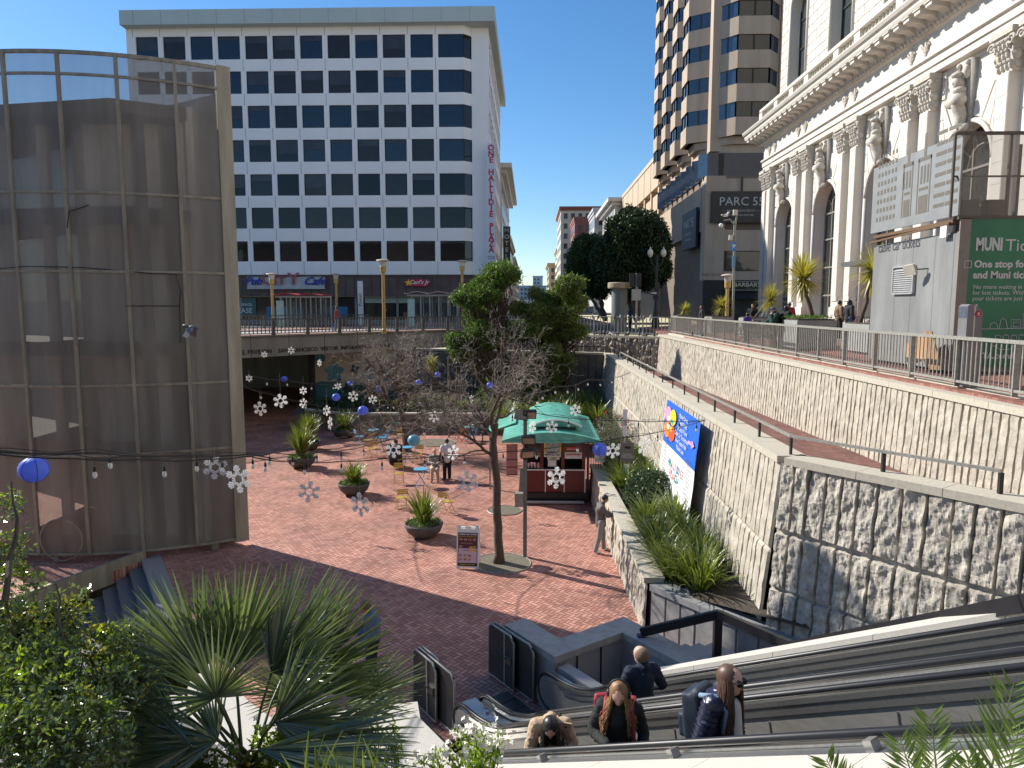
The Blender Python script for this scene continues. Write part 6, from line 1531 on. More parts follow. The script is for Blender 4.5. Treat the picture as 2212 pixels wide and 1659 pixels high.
# louvre, lamp, lettering on grey side
m = MB(); L0, L1 = atx(1934, 582, KX-.03), atx(1975, 629, KX-.03); ya, yb = max(L0.y, L1.y), min(L0.y, L1.y); za, zb_ = atx(1955, 580, KX).z, atx(1955, 630, KX).z
for k in range(11): z = lerp(zb_, za, (k+.3)/11); m.hexa([(KX-.09, yb, z-.03), (KX-.09, ya, z-.03), (KX-.02, ya, z+.03), (KX-.02, yb, z+.03), (KX-.09, yb, z-.015), (KX-.09, ya, z-.015), (KX-.02, ya, z+.045), (KX-.02, yb, z+.045)])
for y in (ya, yb): m.box(KX-.10, KX-.02, y-.02, y+.02, zb_-.05, za+.05)
for z in (zb_-.05, za+.05): m.box(KX-.10, KX-.02, yb, ya, z-.02, z+.02)
m.build('louvre_vent', mat('light_louvre', (.50, .50, .50), .4, .3), t)
m = MB(); m.box(KX-.025, KX-.022, yb, ya, zb_, za); m.build('vent_shadow_gap', BLACK, t)
c_ = atx(1966, 583, KX-.35); m = MB(); dd_ = Vector((.35, -.9, .1)).normalized(); m.obox(c_, dd_, Vector((.8, .3, .35)), dd_.cross(Vector((.8, .3, .35))), .16, .035, .14); m.build('square_lamp', mat('cream_lamp_face', (.60, .58, .48), .4), t); m = MB(); m.bar(c_, (KX, c_.y-.25, c_.z+.02), .03, .03); m.build('lamp_arm', BLACK, t)
p = atx(1940, 530, KX-.03); text('cable car tickets', .42, DT, t, (KX-.025, p.y, p.z), (0, -1, 0), (0, 0, 1), .003, sx=.82)
# upper screens
m = MB(); U0, U1 = KZ+.02, KT
UP = mat('pale_printed_screen', (.30, .31, .31), .45, .3, .1, 2)
m.box(KX-.12, KX-.08, KY-.02, KY+KL+.05, KZ+.05, KT); up_ = m.build('printed_screen', UP, t)
m = MB(); DOT = mat('printed_screen_dark', (.17, .155, .13), .5, .3, .3, 30)
def pr(m, ya, yb, za, zb__): m.box(KX-.125, KX-.121, KY+ya, KY+yb, za, zb__)
rr = random.Random(8)
for r_ in range(8):
    z = KZ+.35+.25*r_
    pr(m, .05, .55, z, z+.09); pr(m, .60, 1.05, z, z+.09)
    for c_ in range(6): pr(m, 2.95+.19*c_, 3.05+.19*c_, z, z+.12)
for cy_, w_ in ((1.55, .62), (2.35, .5)):
    pr(m, cy_-w_/2, cy_-w_/2+.05, KZ+.3, KZ+1.7); pr(m, cy_+w_/2-.05, cy_+w_/2, KZ+.3, KZ+1.7); pr(m, cy_-w_/2, cy_+w_/2, KZ+1.62, KZ+1.72); pr(m, cy_-w_/2+.1, cy_+w_/2-.1, KZ+.3, KZ+.75); pr(m, cy_-w_/2+.1, cy_+w_/2-.1, KZ+.88, KZ+.95)
    for k in range(3): pr(m, cy_-w_/2+.1+.15*k, cy_-w_/2+.18+.15*k, KZ+1.05, KZ+1.5)
    pr(m, cy_-.06, cy_+.06, KZ+1.72, KZ+2.1 if cy_ > 2 else KZ+2.3)
m.build('printed_streetcar_picture', DOT, up_)
PS = meshmat('kiosk_upper_mesh', (.30, .28, .24), .55, .5, .5)
m = MB(); m.face((KX-.10, KY, KZ+.0), (KX+4.2, KY, KZ+.0), (KX+4.2, KY, KT), (KX-.10, KY, KT)); m.build('open_mesh_screen', PS, t)
m = MB()
m.bar((KX-.28, KY, KT), (KX+4.2, KY, KT), .07, .07); m.bar((KX-.1, KY, KZ-.0), (KX+4.2, KY, KZ-.0), .08, .08); m.bar((KX-.28, KY, KT), (KX-.28, KY, KZ), .05, .05); m.bar((KX+1.1, KY+.15, KT), (KX+1.1, KY+.15, KZ), .06, .06); m.bar((KX-.25, KY+.1, (KT+KZ)/2), (KX+4, KY+.1, (KT+KZ)/2), .04, .04); m.bar((KX+2.0, KY+1.2, KT), (KX+2.0, KY+1.2, KZ), .08, .08)
for k in range(2): m.box(KX+.35+.6*k, KX+.75+.6*k, KY+.6, KY+.9, KZ+.05, KZ+.5)
m.build('mesh_frame', mat('brown_kiosk_frame', (.10, .09, .075), .5, .3), t)
m = MB(); m.box(KX-.10, KX+.2, KY+.2, KY+KL-.1, KZ-.1, KZ-.02); m.bar((KX-.14, KY+KL, KZ-.22), (KX-.14, KY+.25, KZ-.10), .05, .05); m.build('soffit_light', mat('rusty_soffit', (.14, .08, .04), .8), t)
m = MB(); m.box(KX-.15, KX-.10, KY+.35, KY+.62, KZ-.42, KZ-.12); m.build('paper_sticker', SIGNW, t)
# parking pay machine and plywood
c_ = aty(2098, 800, 11.6); t = thing('ticket_machine', 'tall grey ticket machine with a sloped solar top and round red badge, behind the railing', 'ticket machine', (c_.x, 13.3, -.05))
Y = 14.6; a_ = aty(2098, 700, Y); b_ = aty(2132, 700, Y); zt_ = aty(2100, 657, Y).z
m = MB(); m.extr([(a_.x, Y+.15, -.05), (a_.x, Y+.15, zt_-.04), (a_.x+.05, Y+.15, zt_), (a_.x+.16, Y+.15, zt_), (b_.x-.02, Y+.15, zt_-.13), (b_.x, Y+.15, zt_-.16), (b_.x, Y+.15, -.05)], (0, .3, 0)); m.build('housing', mat('machine_grey', (.22, .215, .22), .45, .3, .08, 2), t)
m = MB(); m.box(a_.x-.006, a_.x+.0, Y+.17, Y+.43, zt_-.28, zt_-.05); m.build('solar_panel', mat('solar_cells', (.10, .12, .16), .2, 0, .3, 20), t)
m = MB(); m.extr([(a_.x+.13, Y+.145, -.05), (a_.x+.13, Y+.145, zt_-.04), (a_.x+.17, Y+.145, zt_), (a_.x+.20, Y+.145, zt_-.01), (a_.x+.16, Y+.145, zt_-.05), (a_.x+.16, Y+.145, -.05)], (0, .3, 0)); m.build('silver_edge', STEEL, t)
m = MB(); bc = Vector((lerp(a_.x, b_.x, .68), Y+.14, zt_-.20)); m.tube([bc+Vector((0, 0, 0)), bc+Vector((0, -.01, 0))], .062, 20); bd_ = m.build('red_badge', R_, t); text('TICKETS', .024, SIGNW, bd_, bc+Vector((0, -.014, -.03)), (1, 0, 0), (0, 0, 1), .001); m = MB(); m.box(bc.x-.02, bc.x+.02, bc.y-.014, bc.y-.011, bc.z-.005, bc.z+.03); m.build('badge_icon', SIGNW, bd_)
t = thing('plywood_board', 'two scrap plywood sheets leaning on the kiosk behind the railing', 'plywood', (9.6, 16.3, -.05))
PW = mat('plywood', (.45, .26, .13), .7, 0, .25, 6, 0, stretch=(1, 1, .2))
A_ = [atx(x, y, 9.75) for x, y in ((1955, 745), (2003, 715), (2012, 770), (1960, 792))]; m = MB(); m.extr(A_, (.03, 0, 0)); m.build('sheet', PW, t)
A_ = [atx(x, y, 9.7) for x, y in ((2000, 716), (2012, 716), (2034, 800), (2006, 798))]; m = MB(); m.extr(A_, (.03, 0, 0)); m.build('sheet', mat('dark_plywood', (.30, .17, .08), .7, 0, .3, 6), t)
# ================================================================ PLANTS
BARK = mat('rough_dark_bark', (.10, .075, .055), .9, 0, .35, 12, .012, 40, stretch=(1, 1, .3))
TWIG = mat('grey_brown_twig', (.30, .255, .215), .8, 0, .45, 2.0)
LF_DARK = leafmat('dark_ficus_leaf', (.010, .028, .008), (.030, .060, .016), .5, .12)
LF_MID = leafmat('mid_green_leaf', (.05, .10, .018), (.13, .20, .045), .5, .3)
LF_OLIVE = leafmat('olive_green_leaf', (.07, .11, .022), (.17, .22, .055), .5, .3)
LF_FLAX = leafmat('flax_blade', (.06, .10, .02), (.26, .30, .07), .32, .25, .6)
LF_CORD = leafmat('spiky_palm_blade', (.18, .17, .03), (.50, .44, .11), .4, .3)
LF_FAN = leafmat('fan_palm_blade', (.065, .095, .05), (.20, .24, .14), .22, .3, 1.)
LF_VAR = leafmat('glossy_shrub_leaf', (.05, .09, .025), (.24, .30, .11), .2, .25, .8)
LF_YEL = leafmat('yellow_shrub_leaf', (.45, .36, .04), (.40, .42, .05), .35, .35)
LF_BR = leafmat('bright_new_leaf', (.16, .26, .03), (.30, .38, .05), .3, .4)
LF_HEDGE = leafmat('hedge_leaf', (.015, .040, .012), (.05, .09, .025), .4, .15)
FLOWER = mat('white_petal', (.80, .78, .66), .6, 0, .06)
def leaf_quad(m, p, d, n_, L, W, fold=.0):
    """pointed leaf of two folded halves"""
    s = d.cross(n_); s = s.normalized() if s.length > 1e-6 else d.orthogonal().normalized()
    a = p; b = p+d*L; c = p+d*L*.45
    m.f.append([m.vv(a), m.vv(c+s*W/2+n_*fold*W), m.vv(b), m.vv(c-s*W/2+n_*fold*W)]); m.m.append(m.cm)
def rdir(r=random, zb=0.):
    while 1:
        v = Vector((r.uniform(-1, 1), r.uniform(-1, 1), r.uniform(-1, 1)))
        if .05 < v.length < 1: v.normalize(); v.z += zb; return v.normalized()
def crown(m, blobs, nleaf, L, W, rnd, shell=.55, clump=.28, per=16, up=.3):
    """blobs: (centre, (rx,ry,rz), weight). leaves in clumps near the outside of each blob"""
    tot = sum(b[2] for b in blobs)
    for c, r, wt in blobs:
        c = Vector(c); n_ = int(nleaf*wt/tot/per)
        for _ in range(n_):
            d = rdir(rnd); rr = (shell+(1-shell)*rnd.random()**.6)*(1+.28*noise.noise(Vector(c+d*1.7)))
            cc = c+Vector((d.x*r[0]*rr, d.y*r[1]*rr, d.z*r[2]*rr))
            for _ in range(per):
                o = rdir(rnd)*clump*rnd.random()**.5; q = rdir(rnd, up); leaf_quad(m, cc+o, q, rdir(rnd), L*rnd.uniform(.6, 1.2), W*rnd.uniform(.7, 1.2))
def limb(m, a, b, ra, rb, rnd, wob=.12, n=7, seg=6):
    P = []; a = Vector(a); b = Vector(b); L = (b-a).length
    for k in range(n+1):
        t_ = k/n; P.append(lerp(a, b, t_)+Vector((rnd.uniform(-1, 1), rnd.uniform(-1, 1), rnd.uniform(-.5, .5)))*L*wob*sin(pi*t_))
    m.tube(P, [lerp(ra, rb, k/n) for k in range(n+1)], seg); return P
def foliage_tree(name, label, base, blobs, nleaf, lm, L, W, trunk_r, seed, stems=1, group=None, **kw):
    rnd = random.Random(seed); t = thing(name, label, 'tree', tuple(base), group)
    m = MB(); base = Vector(base)
    for s_ in range(stems):
        for c, r, wt in (blobs if s_ == 0 else blobs[::2]):
            mid = lerp(base, Vector(c), .45)+Vector((rnd.uniform(-.25, .25), rnd.uniform(-.2, .2), 0)); limb(m, base+Vector((.12*s_, 0, -.1)), mid, trunk_r, trunk_r*.6, rnd, .05); 
            for _ in range(4): limb(m, mid, Vector(c)+rdir(rnd)*min(r)*.8, trunk_r*.5, .015, rnd, .1, 6, 5)
    m.build('trunk', BARK, t, smooth=True)
    m = MB(); crown(m, blobs, nleaf, L, W, rnd, **kw); m.build('crown', lm, t); return t
def PB(px, py, Y, rp, ry=None, rz=None):  # blob given by its place and size in the photograph, at distance Y
    s = Y/FP; return (aty(px, py, Y), (rp*s, (ry or rp)*s, (rz or rp)*s), 1.)
def wt(b, w_): return (b[0], b[1], w_)
# dark round ficus trees on the street corner
bs = [wt(PB(1372, 525, 58, 68, 60, 70), 3), wt(PB(1400, 560, 58, 46, 50, 60), 1.5), wt(PB(1335, 560, 58, 50, 50, 60), 1.5), wt(PB(1350, 610, 58, 40, 40, 35), .7)]
foliage_tree('round_street_tree', 'big dense dark round tree in front of the hotel, the larger of two', aty(1375, 690, 58), bs, 110000, LF_DARK, .21, .12, .22, 1, 2, 'dark round street trees', shell=.8, clump=.25)
bs = [wt(PB(1268, 560, 61, 40, 45, 52), 2), wt(PB(1285, 600, 61, 40, 40, 45), 1.2), wt(PB(1250, 590, 61, 26, 30, 36), .6)]
foliage_tree('round_street_tree', 'smaller lighter round tree left of the big dark one', aty(1308, 690, 60), bs, 60000, leafmat('ficus_leaf', (.016, .042, .012), (.05, .10, .02), .5, .2), .17, .09, .20, 2, 1, 'dark round street trees', shell=.75, clump=.25)
# green garden trees
GB = -5.0
def blobs_in(ell, n_, Y, seed, r0=14, r1=30):
    r_ = random.Random(seed); out = []
    for _ in range(n_):
        ex, ey, ea, eb = r_.choice(ell); a = r_.uniform(0, 6.28); q = r_.random()**.5; r = r_.uniform(r0, r1); out.append(wt(PB(ex+cos(a)*q*(ea-r*.4), ey+sin(a)*q*(eb-r*.4), Y+r_.uniform(-1, 1), r*1.15, r, r*.75), (r/20)**2))
    return out
bs = blobs_in([(1085, 620, 50, 45), (1030, 660, 52, 52), (1095, 700, 52, 50), (1020, 735, 48, 50), (1080, 595, 30, 26)], 30, 44, 1)
foliage_tree('garden_tree', 'left bright green feathery tree in the sunken garden in front of the bridge', atz(1085, 890, GB), bs, 60000, LF_MID, .2, .07, .14, 3, 1, 'feathery green garden trees', shell=.2, clump=.3)
bs = blobs_in([(1215, 650, 55, 50), (1160, 665, 46, 48), (1190, 725, 70, 55), (1250, 680, 34, 50), (1180, 790, 60, 45), (1225, 620, 26, 24)], 36, 43, 2)
foliage_tree('garden_tree', 'right wide feathery tree in the sunken garden, behind the kiosk', atz(1200, 870, GB), bs, 76000, LF_OLIVE, .2, .07, .15, 4, 1, 'feathery green garden trees', shell=.2, clump=.3)
# bare curly trees
def bare_tree(label, base, trunk, boughs, seed, rt, scale=1., ntw=5):
    rnd = random.Random(seed); t = thing('bare_tree', label, 'tree', tuple(base), 'leafless curly trees in the plaza')
    m = MB(); n_ = len(trunk)
    P = []
    for k in range(n_-1):
        for j in range(4): P.append(lerp(trunk[k], trunk[k+1], j/4)+Vector((rnd.uniform(-.02, .02), rnd.uniform(-.02, .02), 0)))
    P.append(trunk[-1]); m.tube(P, [rt*(1.35 if k == 0 else 1.)*(1-.35*k/len(P)) for k in range(len(P))], 10); m.build('trunk', BARK, t, smooth=True)
    mb = MB(); tw = MB()
    def grow(p, d, L, r, lev):
        n_ = max(4, int(L/.16)); Q = [p]; dd = d.copy(); kids = []
        for k in range(n_):
            dd = (dd+rdir(rnd)*(.30 if lev < 2 else .7)+Vector((0, 0, .05 if lev < 2 else .02))).normalized(); Q.append(Q[-1]+dd*L/n_)
            if k > 0 and rnd.random() < (.95 if lev < 3 else .6): kids.append((Q[-1].copy(), dd.copy(), k/n_))
        R = [r*(1-.6*k/n_) for k in range(n_+1)]
        (mb if lev < 2 else tw).tube(Q, R, 6 if lev < 2 else 4, caps=False)
        if lev >= ntw-1: return
        for q, e, f in kids:
            s_ = (e+rdir(rnd)*1.05).normalized(); s_.z *= .75; s_.normalize()
            grow(q, s_, L*rnd.uniform(.48, .76), max(.0045, r*(1-.6*f)*.55), lev+1)
    for a, b, r in boughs: grow(a, (b-a).normalized(), (b-a).length, r, 0)
    mb.build('bough', BARK, t, smooth=True); tw.build('twigs', TWIG, t); return t
Yt = 20.0
def T(px, py, Y=None): return aty(px, py, Y or Yt)
tr_ = [atz(1078, 1216, FL), T(1076, 1140, 19.98), T(1072, 1040, 19.96), T(1066, 960, 19.95), T(1070, 915, 19.95)]
bo = [(T(1068, 925), T(1085, 790, 20.2), .075), (T(1067, 930), T(1010, 850, 19.3), .07), (T(1066, 950), T(1010, 890, 20.6), .06), (T(1068, 985), T(960, 930, 19.4), .055), (T(1080, 840), T(1130, 770, 20.4), .045), (T(1078, 860), T(1030, 770, 20.8), .045), (T(1010, 850, 19.3), T(900, 800, 19.0), .045), (T(1083, 800, 20.2), T(1095, 735, 20), .04), (T(1010, 890, 20.6), T(930, 870, 21), .035)]
bare_tree('near leafless curly tree with a leaning dark trunk in a gravel pit', tr_[0], tr_, bo, 11, .14, ntw=5)
Yt = 35.6
tr_ = [atz(880, 975, FL), T(874, 930), T(866, 880), T(862, 850)]
bo = [(T(862, 860), T(855, 780), .12), (T(866, 880), T(800, 830, 35), .09), (T(866, 880), T(930, 830, 36), .09), (T(870, 910), T(790, 890, 35), .07), (T(858, 800), T(900, 740, 35.5), .08), (T(858, 820), T(790, 760, 36), .08), (T(870, 915), T(945, 900, 36), .07)]
bare_tree('far leafless curly tree by the garden wall, beside the person in black', tr_[0], tr_, bo, 12, .17, ntw=5)
# flax and spiky plants
def blade(m, p, yaw, lean, L, W, droop, seg=6, rnd=random):
    d = Vector((cos(yaw), sin(yaw), 0)); sd = Vector((-d.y, d.x, 0)); P = []; a = lean; q = Vector(p)
    for k in range(seg+1):
        P.append(q.copy()); q = q+(d*sin(a)+Vector((0, 0, cos(a))))*L/seg; a += droop/seg*(k+.5)/seg*2
    b = len(m.v)
    for k, q in enumerate(P):
        w_ = W*.5*(1-(k/seg)**2.2)+.0015; up = Vector((-d.x*cos(a), -d.y*cos(a), .6))*w_*.35
        m.vv(q+sd*w_+up); m.vv(q-up*.6); m.vv(q-sd*w_+up)
    for k in range(seg):
        i = b+3*k; m.f.append([i, i+1, i+4, i+3]); m.m.append(m.cm); m.f.append([i+1, i+2, i+5, i+4]); m.m.append(m.cm)
def flax_mesh(seed, n_, L, W, spread=1., base=.12):
    rnd = random.Random(seed); m = MB()
    for _ in range(n_):
        y = rnd.uniform(0, 2*pi); f = rnd.random(); r = base*sqrt(rnd.random())
        blade(m, (cos(y)*r, sin(y)*r, 0), y+rnd.uniform(-.4, .4), (.08+.75*f)*spread, L*rnd.uniform(.6, 1.1), W*rnd.uniform(.7, 1.2), rnd.uniform(.5, 1.5), 6, rnd)
    return m
FLX = []
for k in range(4):
    o = flax_mesh(50+k, 170, .95, .048).build('blades', LF_FLAX, None, smooth=False); FLX.append(o.data); bpy.data.objects.remove(o)
def flax(c, s, rot, k, label, group, zs=1.):
    t = thing('flax_plant', label, 'plant', tuple(c), group); o = bpy.data.objects.new('blades', FLX[k % 4]); COL.objects.link(o); o.parent = t; o.scale = (s, s, s*zs); o.rotation_euler = (0, 0, rot); ORG[o.name] = Vector(c); return t
for i, (px, py, r, h, lb, k) in enumerate(PLANTERS):
    c = atz(px, py-4, FL)+Vector((0, 0, h)); tall = (1.25, .95, 1.75, 1.7, 1.2)[i]
    t = flax(c, 1.08, i, i, 'flax growing in the '+lb.replace(' of green flax', '').replace(' of flax', '').replace('with low flax ', '').replace('with tall dense flax ', 'standing '), 'flax plants in the bowl planters', tall)
    m = MB(); rnd = random.Random(i)
    for _ in range(700):
        a = rnd.uniform(0, 2*pi); q = r*.9*sqrt(rnd.random()); leaf_quad(m, c+Vector((cos(a)*q, sin(a)*q, -.02+rnd.uniform(0, .08))), rdir(rnd, 1.), rdir(rnd), .09, .03)
    u = m.build('moss_tuft', LF_MID, t)
    if i in (2, 3): 
        o = bpy.data.objects.new('blades', FLX[(i+1) % 4]); COL.objects.link(o); o.parent = t; o.scale = (.95, .95, tall); o.rotation_euler = (0, 0, 2)
rnd = random.Random(77)
spots = []
for j in range(15):
    y = 15.6+j*.85
    if 20.6 < y < 23.4: continue
    spots.append((rnd.uniform(3.2, 3.5), y)); spots.append((rnd.uniform(3.75, 4.2), y+.4))
for x, y in spots: flax((x, y, -4.68+.1*(x-2.9)), rnd.uniform(.85, 1.2), rnd.uniform(0, 6), rnd.randrange(4), 'arching flax clump in the narrow bed between the low ribbed wall and the banner wall', 'flax clumps in the bed under the banner', rnd.uniform(.75, 1.))
flax((3.75, 15.2, -4.7), 1.25, 1, 2, 'largest flax clump at the near end of the bed, above the black handrail', None, 1.05)
flax((3.3, 15.9, -4.7), 1.05, 3, 1, 'second large flax clump leaning over the low wall end', None, 1.)
rnd = random.Random(78)
for j in range(90):
    px, py = rnd.uniform(1085, 1300), rnd.uniform(815, 930); c = atz(px, py, -4.75)
    if c.x > 4.2 or c.y > 44: continue
    if -.8 < c.x < 2.9 and c.y < 31.5: continue
    flax(c, rnd.uniform(1.2, 1.7), rnd.uniform(0, 6), rnd.randrange(4), 'flax clump in the dense garden bed behind the cable car kiosk', 'flax clumps in the far garden bed')
for j in range(16):
    c = Vector((rnd.uniform(-10, -1), rnd.uniform(42.2, 45.5), -4.7)); flax(c, rnd.uniform(.7, 1.0), rnd.uniform(0, 6), rnd.randrange(4), 'flax clump behind the low garden wall, seen through the bare trees', 'flax clumps behind the garden wall')
def shrub(label, c, r, n_, lm, L, W, seed, cat='shrub', flowers=0, fm=None, name='shrub', group=None):
    rnd = random.Random(seed); t = thing(name, label, cat, (c[0], c[1], c[2]-r[2]), group); m = MB(); c = Vector(c)
    for _ in range(10): limb(m, c-Vector((0, 0, r[2])), c+rdir(rnd, .3)*min(r)*.7, .02, .006, rnd, .1, 4, 4)
    m.build('stems', BARK, t); m = MB(); crown(m, [(c, r, 1), (c+Vector((r[0]*.4, 0, r[2]*.1)), (r[0]*.6, r[1]*.7, r[2]*.8), .5), (c-Vector((r[0]*.4, r[1]*.2, r[2]*.1)), (r[0]*.6, r[1]*.7, r[2]*.8), .5)], n_, L, W, rnd, shell=.7, clump=.12, per=10); m.build('foliage', lm, t)
    if flowers:
        m = MB()
        for _ in range(flowers): d = rdir(rnd, .4); m.ball(c+Vector((d.x*r[0], d.y*r[1], d.z*r[2])), .045, 5)
        m.build('flowers', fm, t)
    return t
REDF = mat('red_flower', (.65, .03, .03), .5)
shrub('round clipped dark shrub in the flax bed, just below the sign post', (3.75, 22.0, -4.15), (.78, 1.1, .62), 9000, LF_HEDGE, .07, .045, 1)
shrub('bright green rounded shrub behind the sign post beside the kiosk gate', (3.5, 26.4, -4.1), (.7, 1.0, .6), 7000, leafmat('lime_shrub_leaf', (.035, .075, .012), (.10, .16, .03), .4, .25), .06, .04, 2)
shrub('loose grey green shrub with red flowers between the kiosk roof and the granite wall', (3.5, 30.5, -3.9), (.9, 1.5, .95), 8000, leafmat('grey_green_leaf', (.06, .08, .05), (.15, .17, .11), .5, .2), .06, .03, 3, flowers=16, fm=REDF)
shrub('dark hedge behind the low garden wall at the foot of the mural', (-12.2, 44.2, -4.6), (2.2, .9, .5), 8000, LF_HEDGE, .09, .05, 4)
shrub('light green rounded shrub behind the garden wall left of the walking man', (-6.4, 43.6, -4.35), (1.3, .9, .6), 7000, LF_MID, .09, .05, 5)
shrub('low dark hedge behind the garden wall right of the walking man', (-2.0, 43.2, -4.5), (2.2, .9, .5), 8000, LF_HEDGE, .09, .05, 6)
shrub('leafy bush under the left garden tree', (-1.2, 46, -3.6), (2.2, 1.2, 1.1), 9000, LF_OLIVE, .12, .05, 7)
def spiky(label, base, head, R, seed, n_=170, lm=None, trunk=.06, group=None, name='spiky_palm'):
    rnd = random.Random(seed); t = thing(name, label, 'palm', tuple(base), group); m = MB(); base, head = Vector(base), Vector(head); limb(m, base, head, trunk*1.2, trunk, rnd, .03, 5, 8); m.build('trunk', BARK, t, smooth=True)
    m = MB()
    for _ in range(n_):
        d = rdir(rnd, .25); L = R*rnd.uniform(.8, 1.08); P = []; q = head+rdir(rnd)*.05
        sd = d.cross(Vector((0, 0, 1))); sd = sd.normalized() if sd.length > .05 else Vector((1, 0, 0)); 
        b = len(m.v); dd = d.copy()
        for k in range(4):
            w_ = (.014, .022, .016, .002)[k]*R*1.25; m.vv(q+sd*w_); m.vv(q-sd*w_); q = q+dd*L/3; dd = (dd+Vector((0, 0, -.13))).normalized()
        for k in range(3): i = b+2*k; m.f.append([i, i+1, i+3, i+2]); m.m.append(0)
    m.build('blades', lm or LF_CORD, t); return t
g_ = 'spiky palms along the sidewalk'
spiky('tallest spiky palm with a bare leaning trunk in the wide grey planter box', pb1+Vector((.35, 0, 0)), aty(1735, 603, 27.7), 1.08, 1, 260, None, .07, g_)
spiky('spiky palm behind the man in the blue cap', pb2, aty(1664, 648, 37), .98, 2, 200, None, .06, g_)
spiky('spiky palm in front of the black coffee shop front', pb3+Vector((0, 0, -.1)), aty(1559, 662, 44), .82, 3, 190, None, .06, g_)
spiky('spiky palm cut off by the left edge of the ticket kiosk', pb4, aty(1888, 585, 24.6), 1.05, 4, 240, None, .06, g_)
spiky('small spiky palm at the bend of the far railing', pb5+Vector((0, 0, -.1)), aty(1479, 670, 48.5), .72, 5, 160, None, .05, g_)
g_ = 'spiky palms in the sunken garden'
spiky('spiky palm in the sunken garden, left of two behind the bare trees', atz(932, 885, -4.7), aty(932, 785, 43), .75, 6, 150, None, .06, g_)
spiky('spiky palm in the sunken garden, right of two beside the green tree', atz(988, 880, -4.7), aty(988, 762, 44.5), .75, 7, 150, None, .06, g_)
for lb, b, rr_ in (('low moss edge of the tallest palm planter', pb1, .9),):
    m = MB(); rnd = random.Random(1)
    for _ in range(1200): q = b+Vector((rnd.uniform(-.8, .75), rnd.uniform(-1, 1), .04+rnd.uniform(0, .12))); leaf_quad(m, q, rdir(rnd, .5), rdir(rnd), .08, .03)
    tag(m.build('trailing_ground_cover', LF_MID), 'soft green ground cover spilling round the trunk of the tallest spiky palm', 'ground cover', kind='stuff')
# ---------------------------------------------------------------- fan palm in front
def fan(m, hub, d, n_, R, spread, blades, rnd, droop=.09):
    d = Vector(d).normalized(); n_ = Vector(n_); n_ = (n_-d*n_.dot(d)).normalized(); s_ = d.cross(n_)
    for i in range(blades):
        a = (i/(blades-1)-.5)*spread; L = R*(1-.22*abs(a)/(spread/2))*rnd.uniform(.93, 1.04)
        e = d*cos(a)+s_*sin(a); e = (e+n_*(.12*cos(i*pi)*.3+.10*rnd.uniform(-1, 1))).normalized(); side = e.cross(n_).normalized()
        b = len(m.v); q = Vector(hub)
        for k in range(6):
            f = k/5; w_ = (.003, .012, .0135, .011, .006, .0008)[k]*R/.75; ridge = n_*w_*(.9 if i % 2 else -.9)*.6
            m.vv(q+side*w_+n_*.004); m.vv(q+ridge); m.vv(q-side*w_+n_*.004)
            q = q+(e+Vector((0, 0, -droop*f*f))).normalized()*L/5
        for k in range(5):
            j = b+3*k; m.f.append([j, j+1, j+4, j+3]); m.m.append(0); m.f.append([j+1, j+2, j+5, j+4]); m.m.append(0)
rnd = random.Random(21)
PC = aty(540, 1665, 4.9); t = thing('fan_palm', 'large fan palm with stiff pleated leaves filling the lower left foreground', 'palm', (PC.x, PC.y, PC.z-1.0))
m = MB(); m.tube([PC+Vector((0, 0, -1.2)), PC+Vector((.02, 0, -.4)), PC+Vector((0, 0, .05))], [.16, .14, .10], 12)
for k in range(60): a = rnd.uniform(0, 6.28); z = rnd.uniform(-1, .02); q = PC+Vector((cos(a)*.13, sin(a)*.13, z)); m.tube([q, q+Vector((cos(a)*.08, sin(a)*.08, .12))], [.02, .006], 4)
m.build('trunk', mat('shaggy_palm_trunk', (.13, .08, .045), .9, 0, .3, 12), t)
m = MB()
for k in range(90): q = PC+Vector((rnd.uniform(-.10, .06), -.14+rnd.uniform(-.05, .05), rnd.uniform(-.25, .12))); m.ball(q, .016, 5)
m.build('flower_spike', mat('yellow_palm_flower', (.50, .30, .03), .6, 0, .2, 20), t)
FR = [ # hub px, hub py, distance, tip px, tip py, radius m, spread, normal tilt
 (507, 1436, 5.3, 560, 1225, .80, 2.1, .5), (437, 1453, 5.1, 340, 1260, .80, 2.0, .5), (587, 1453, 5.2, 700, 1270, .86, 2.0, .4), (350, 1476, 5.0, 215, 1380, .72, 1.9, .6), (467, 1506, 4.6, 440, 1420, .52, 3.6, -1.),
 (377, 1550, 4.7, 180, 1530, .78, 1.7, .5), (593, 1560, 4.7, 740, 1500, .66, 2.2, .3), (413, 1612, 4.4, 220, 1650, .72, 1.6, .7), (748, 1521, 5.6, 878, 1468, .66, 1.5, .6), (679, 1590, 4.8, 860, 1570, .70, 1.3, .6), (636, 1504, 5.5, 600, 1440, .45, 2.8, .3),
 (640, 1480, 5.4, 810, 1330, .92, 1.6, .5), (560, 1620, 4.4, 900, 1640, 1.0, .9, .6), (470, 1600, 4.5, 330, 1560, .5, 2.4, .4), (620, 1440, 5.6, 760, 1260, .85, 1.5, .5), (400, 1500, 5.3, 280, 1330, .7, 1.6, .4)]
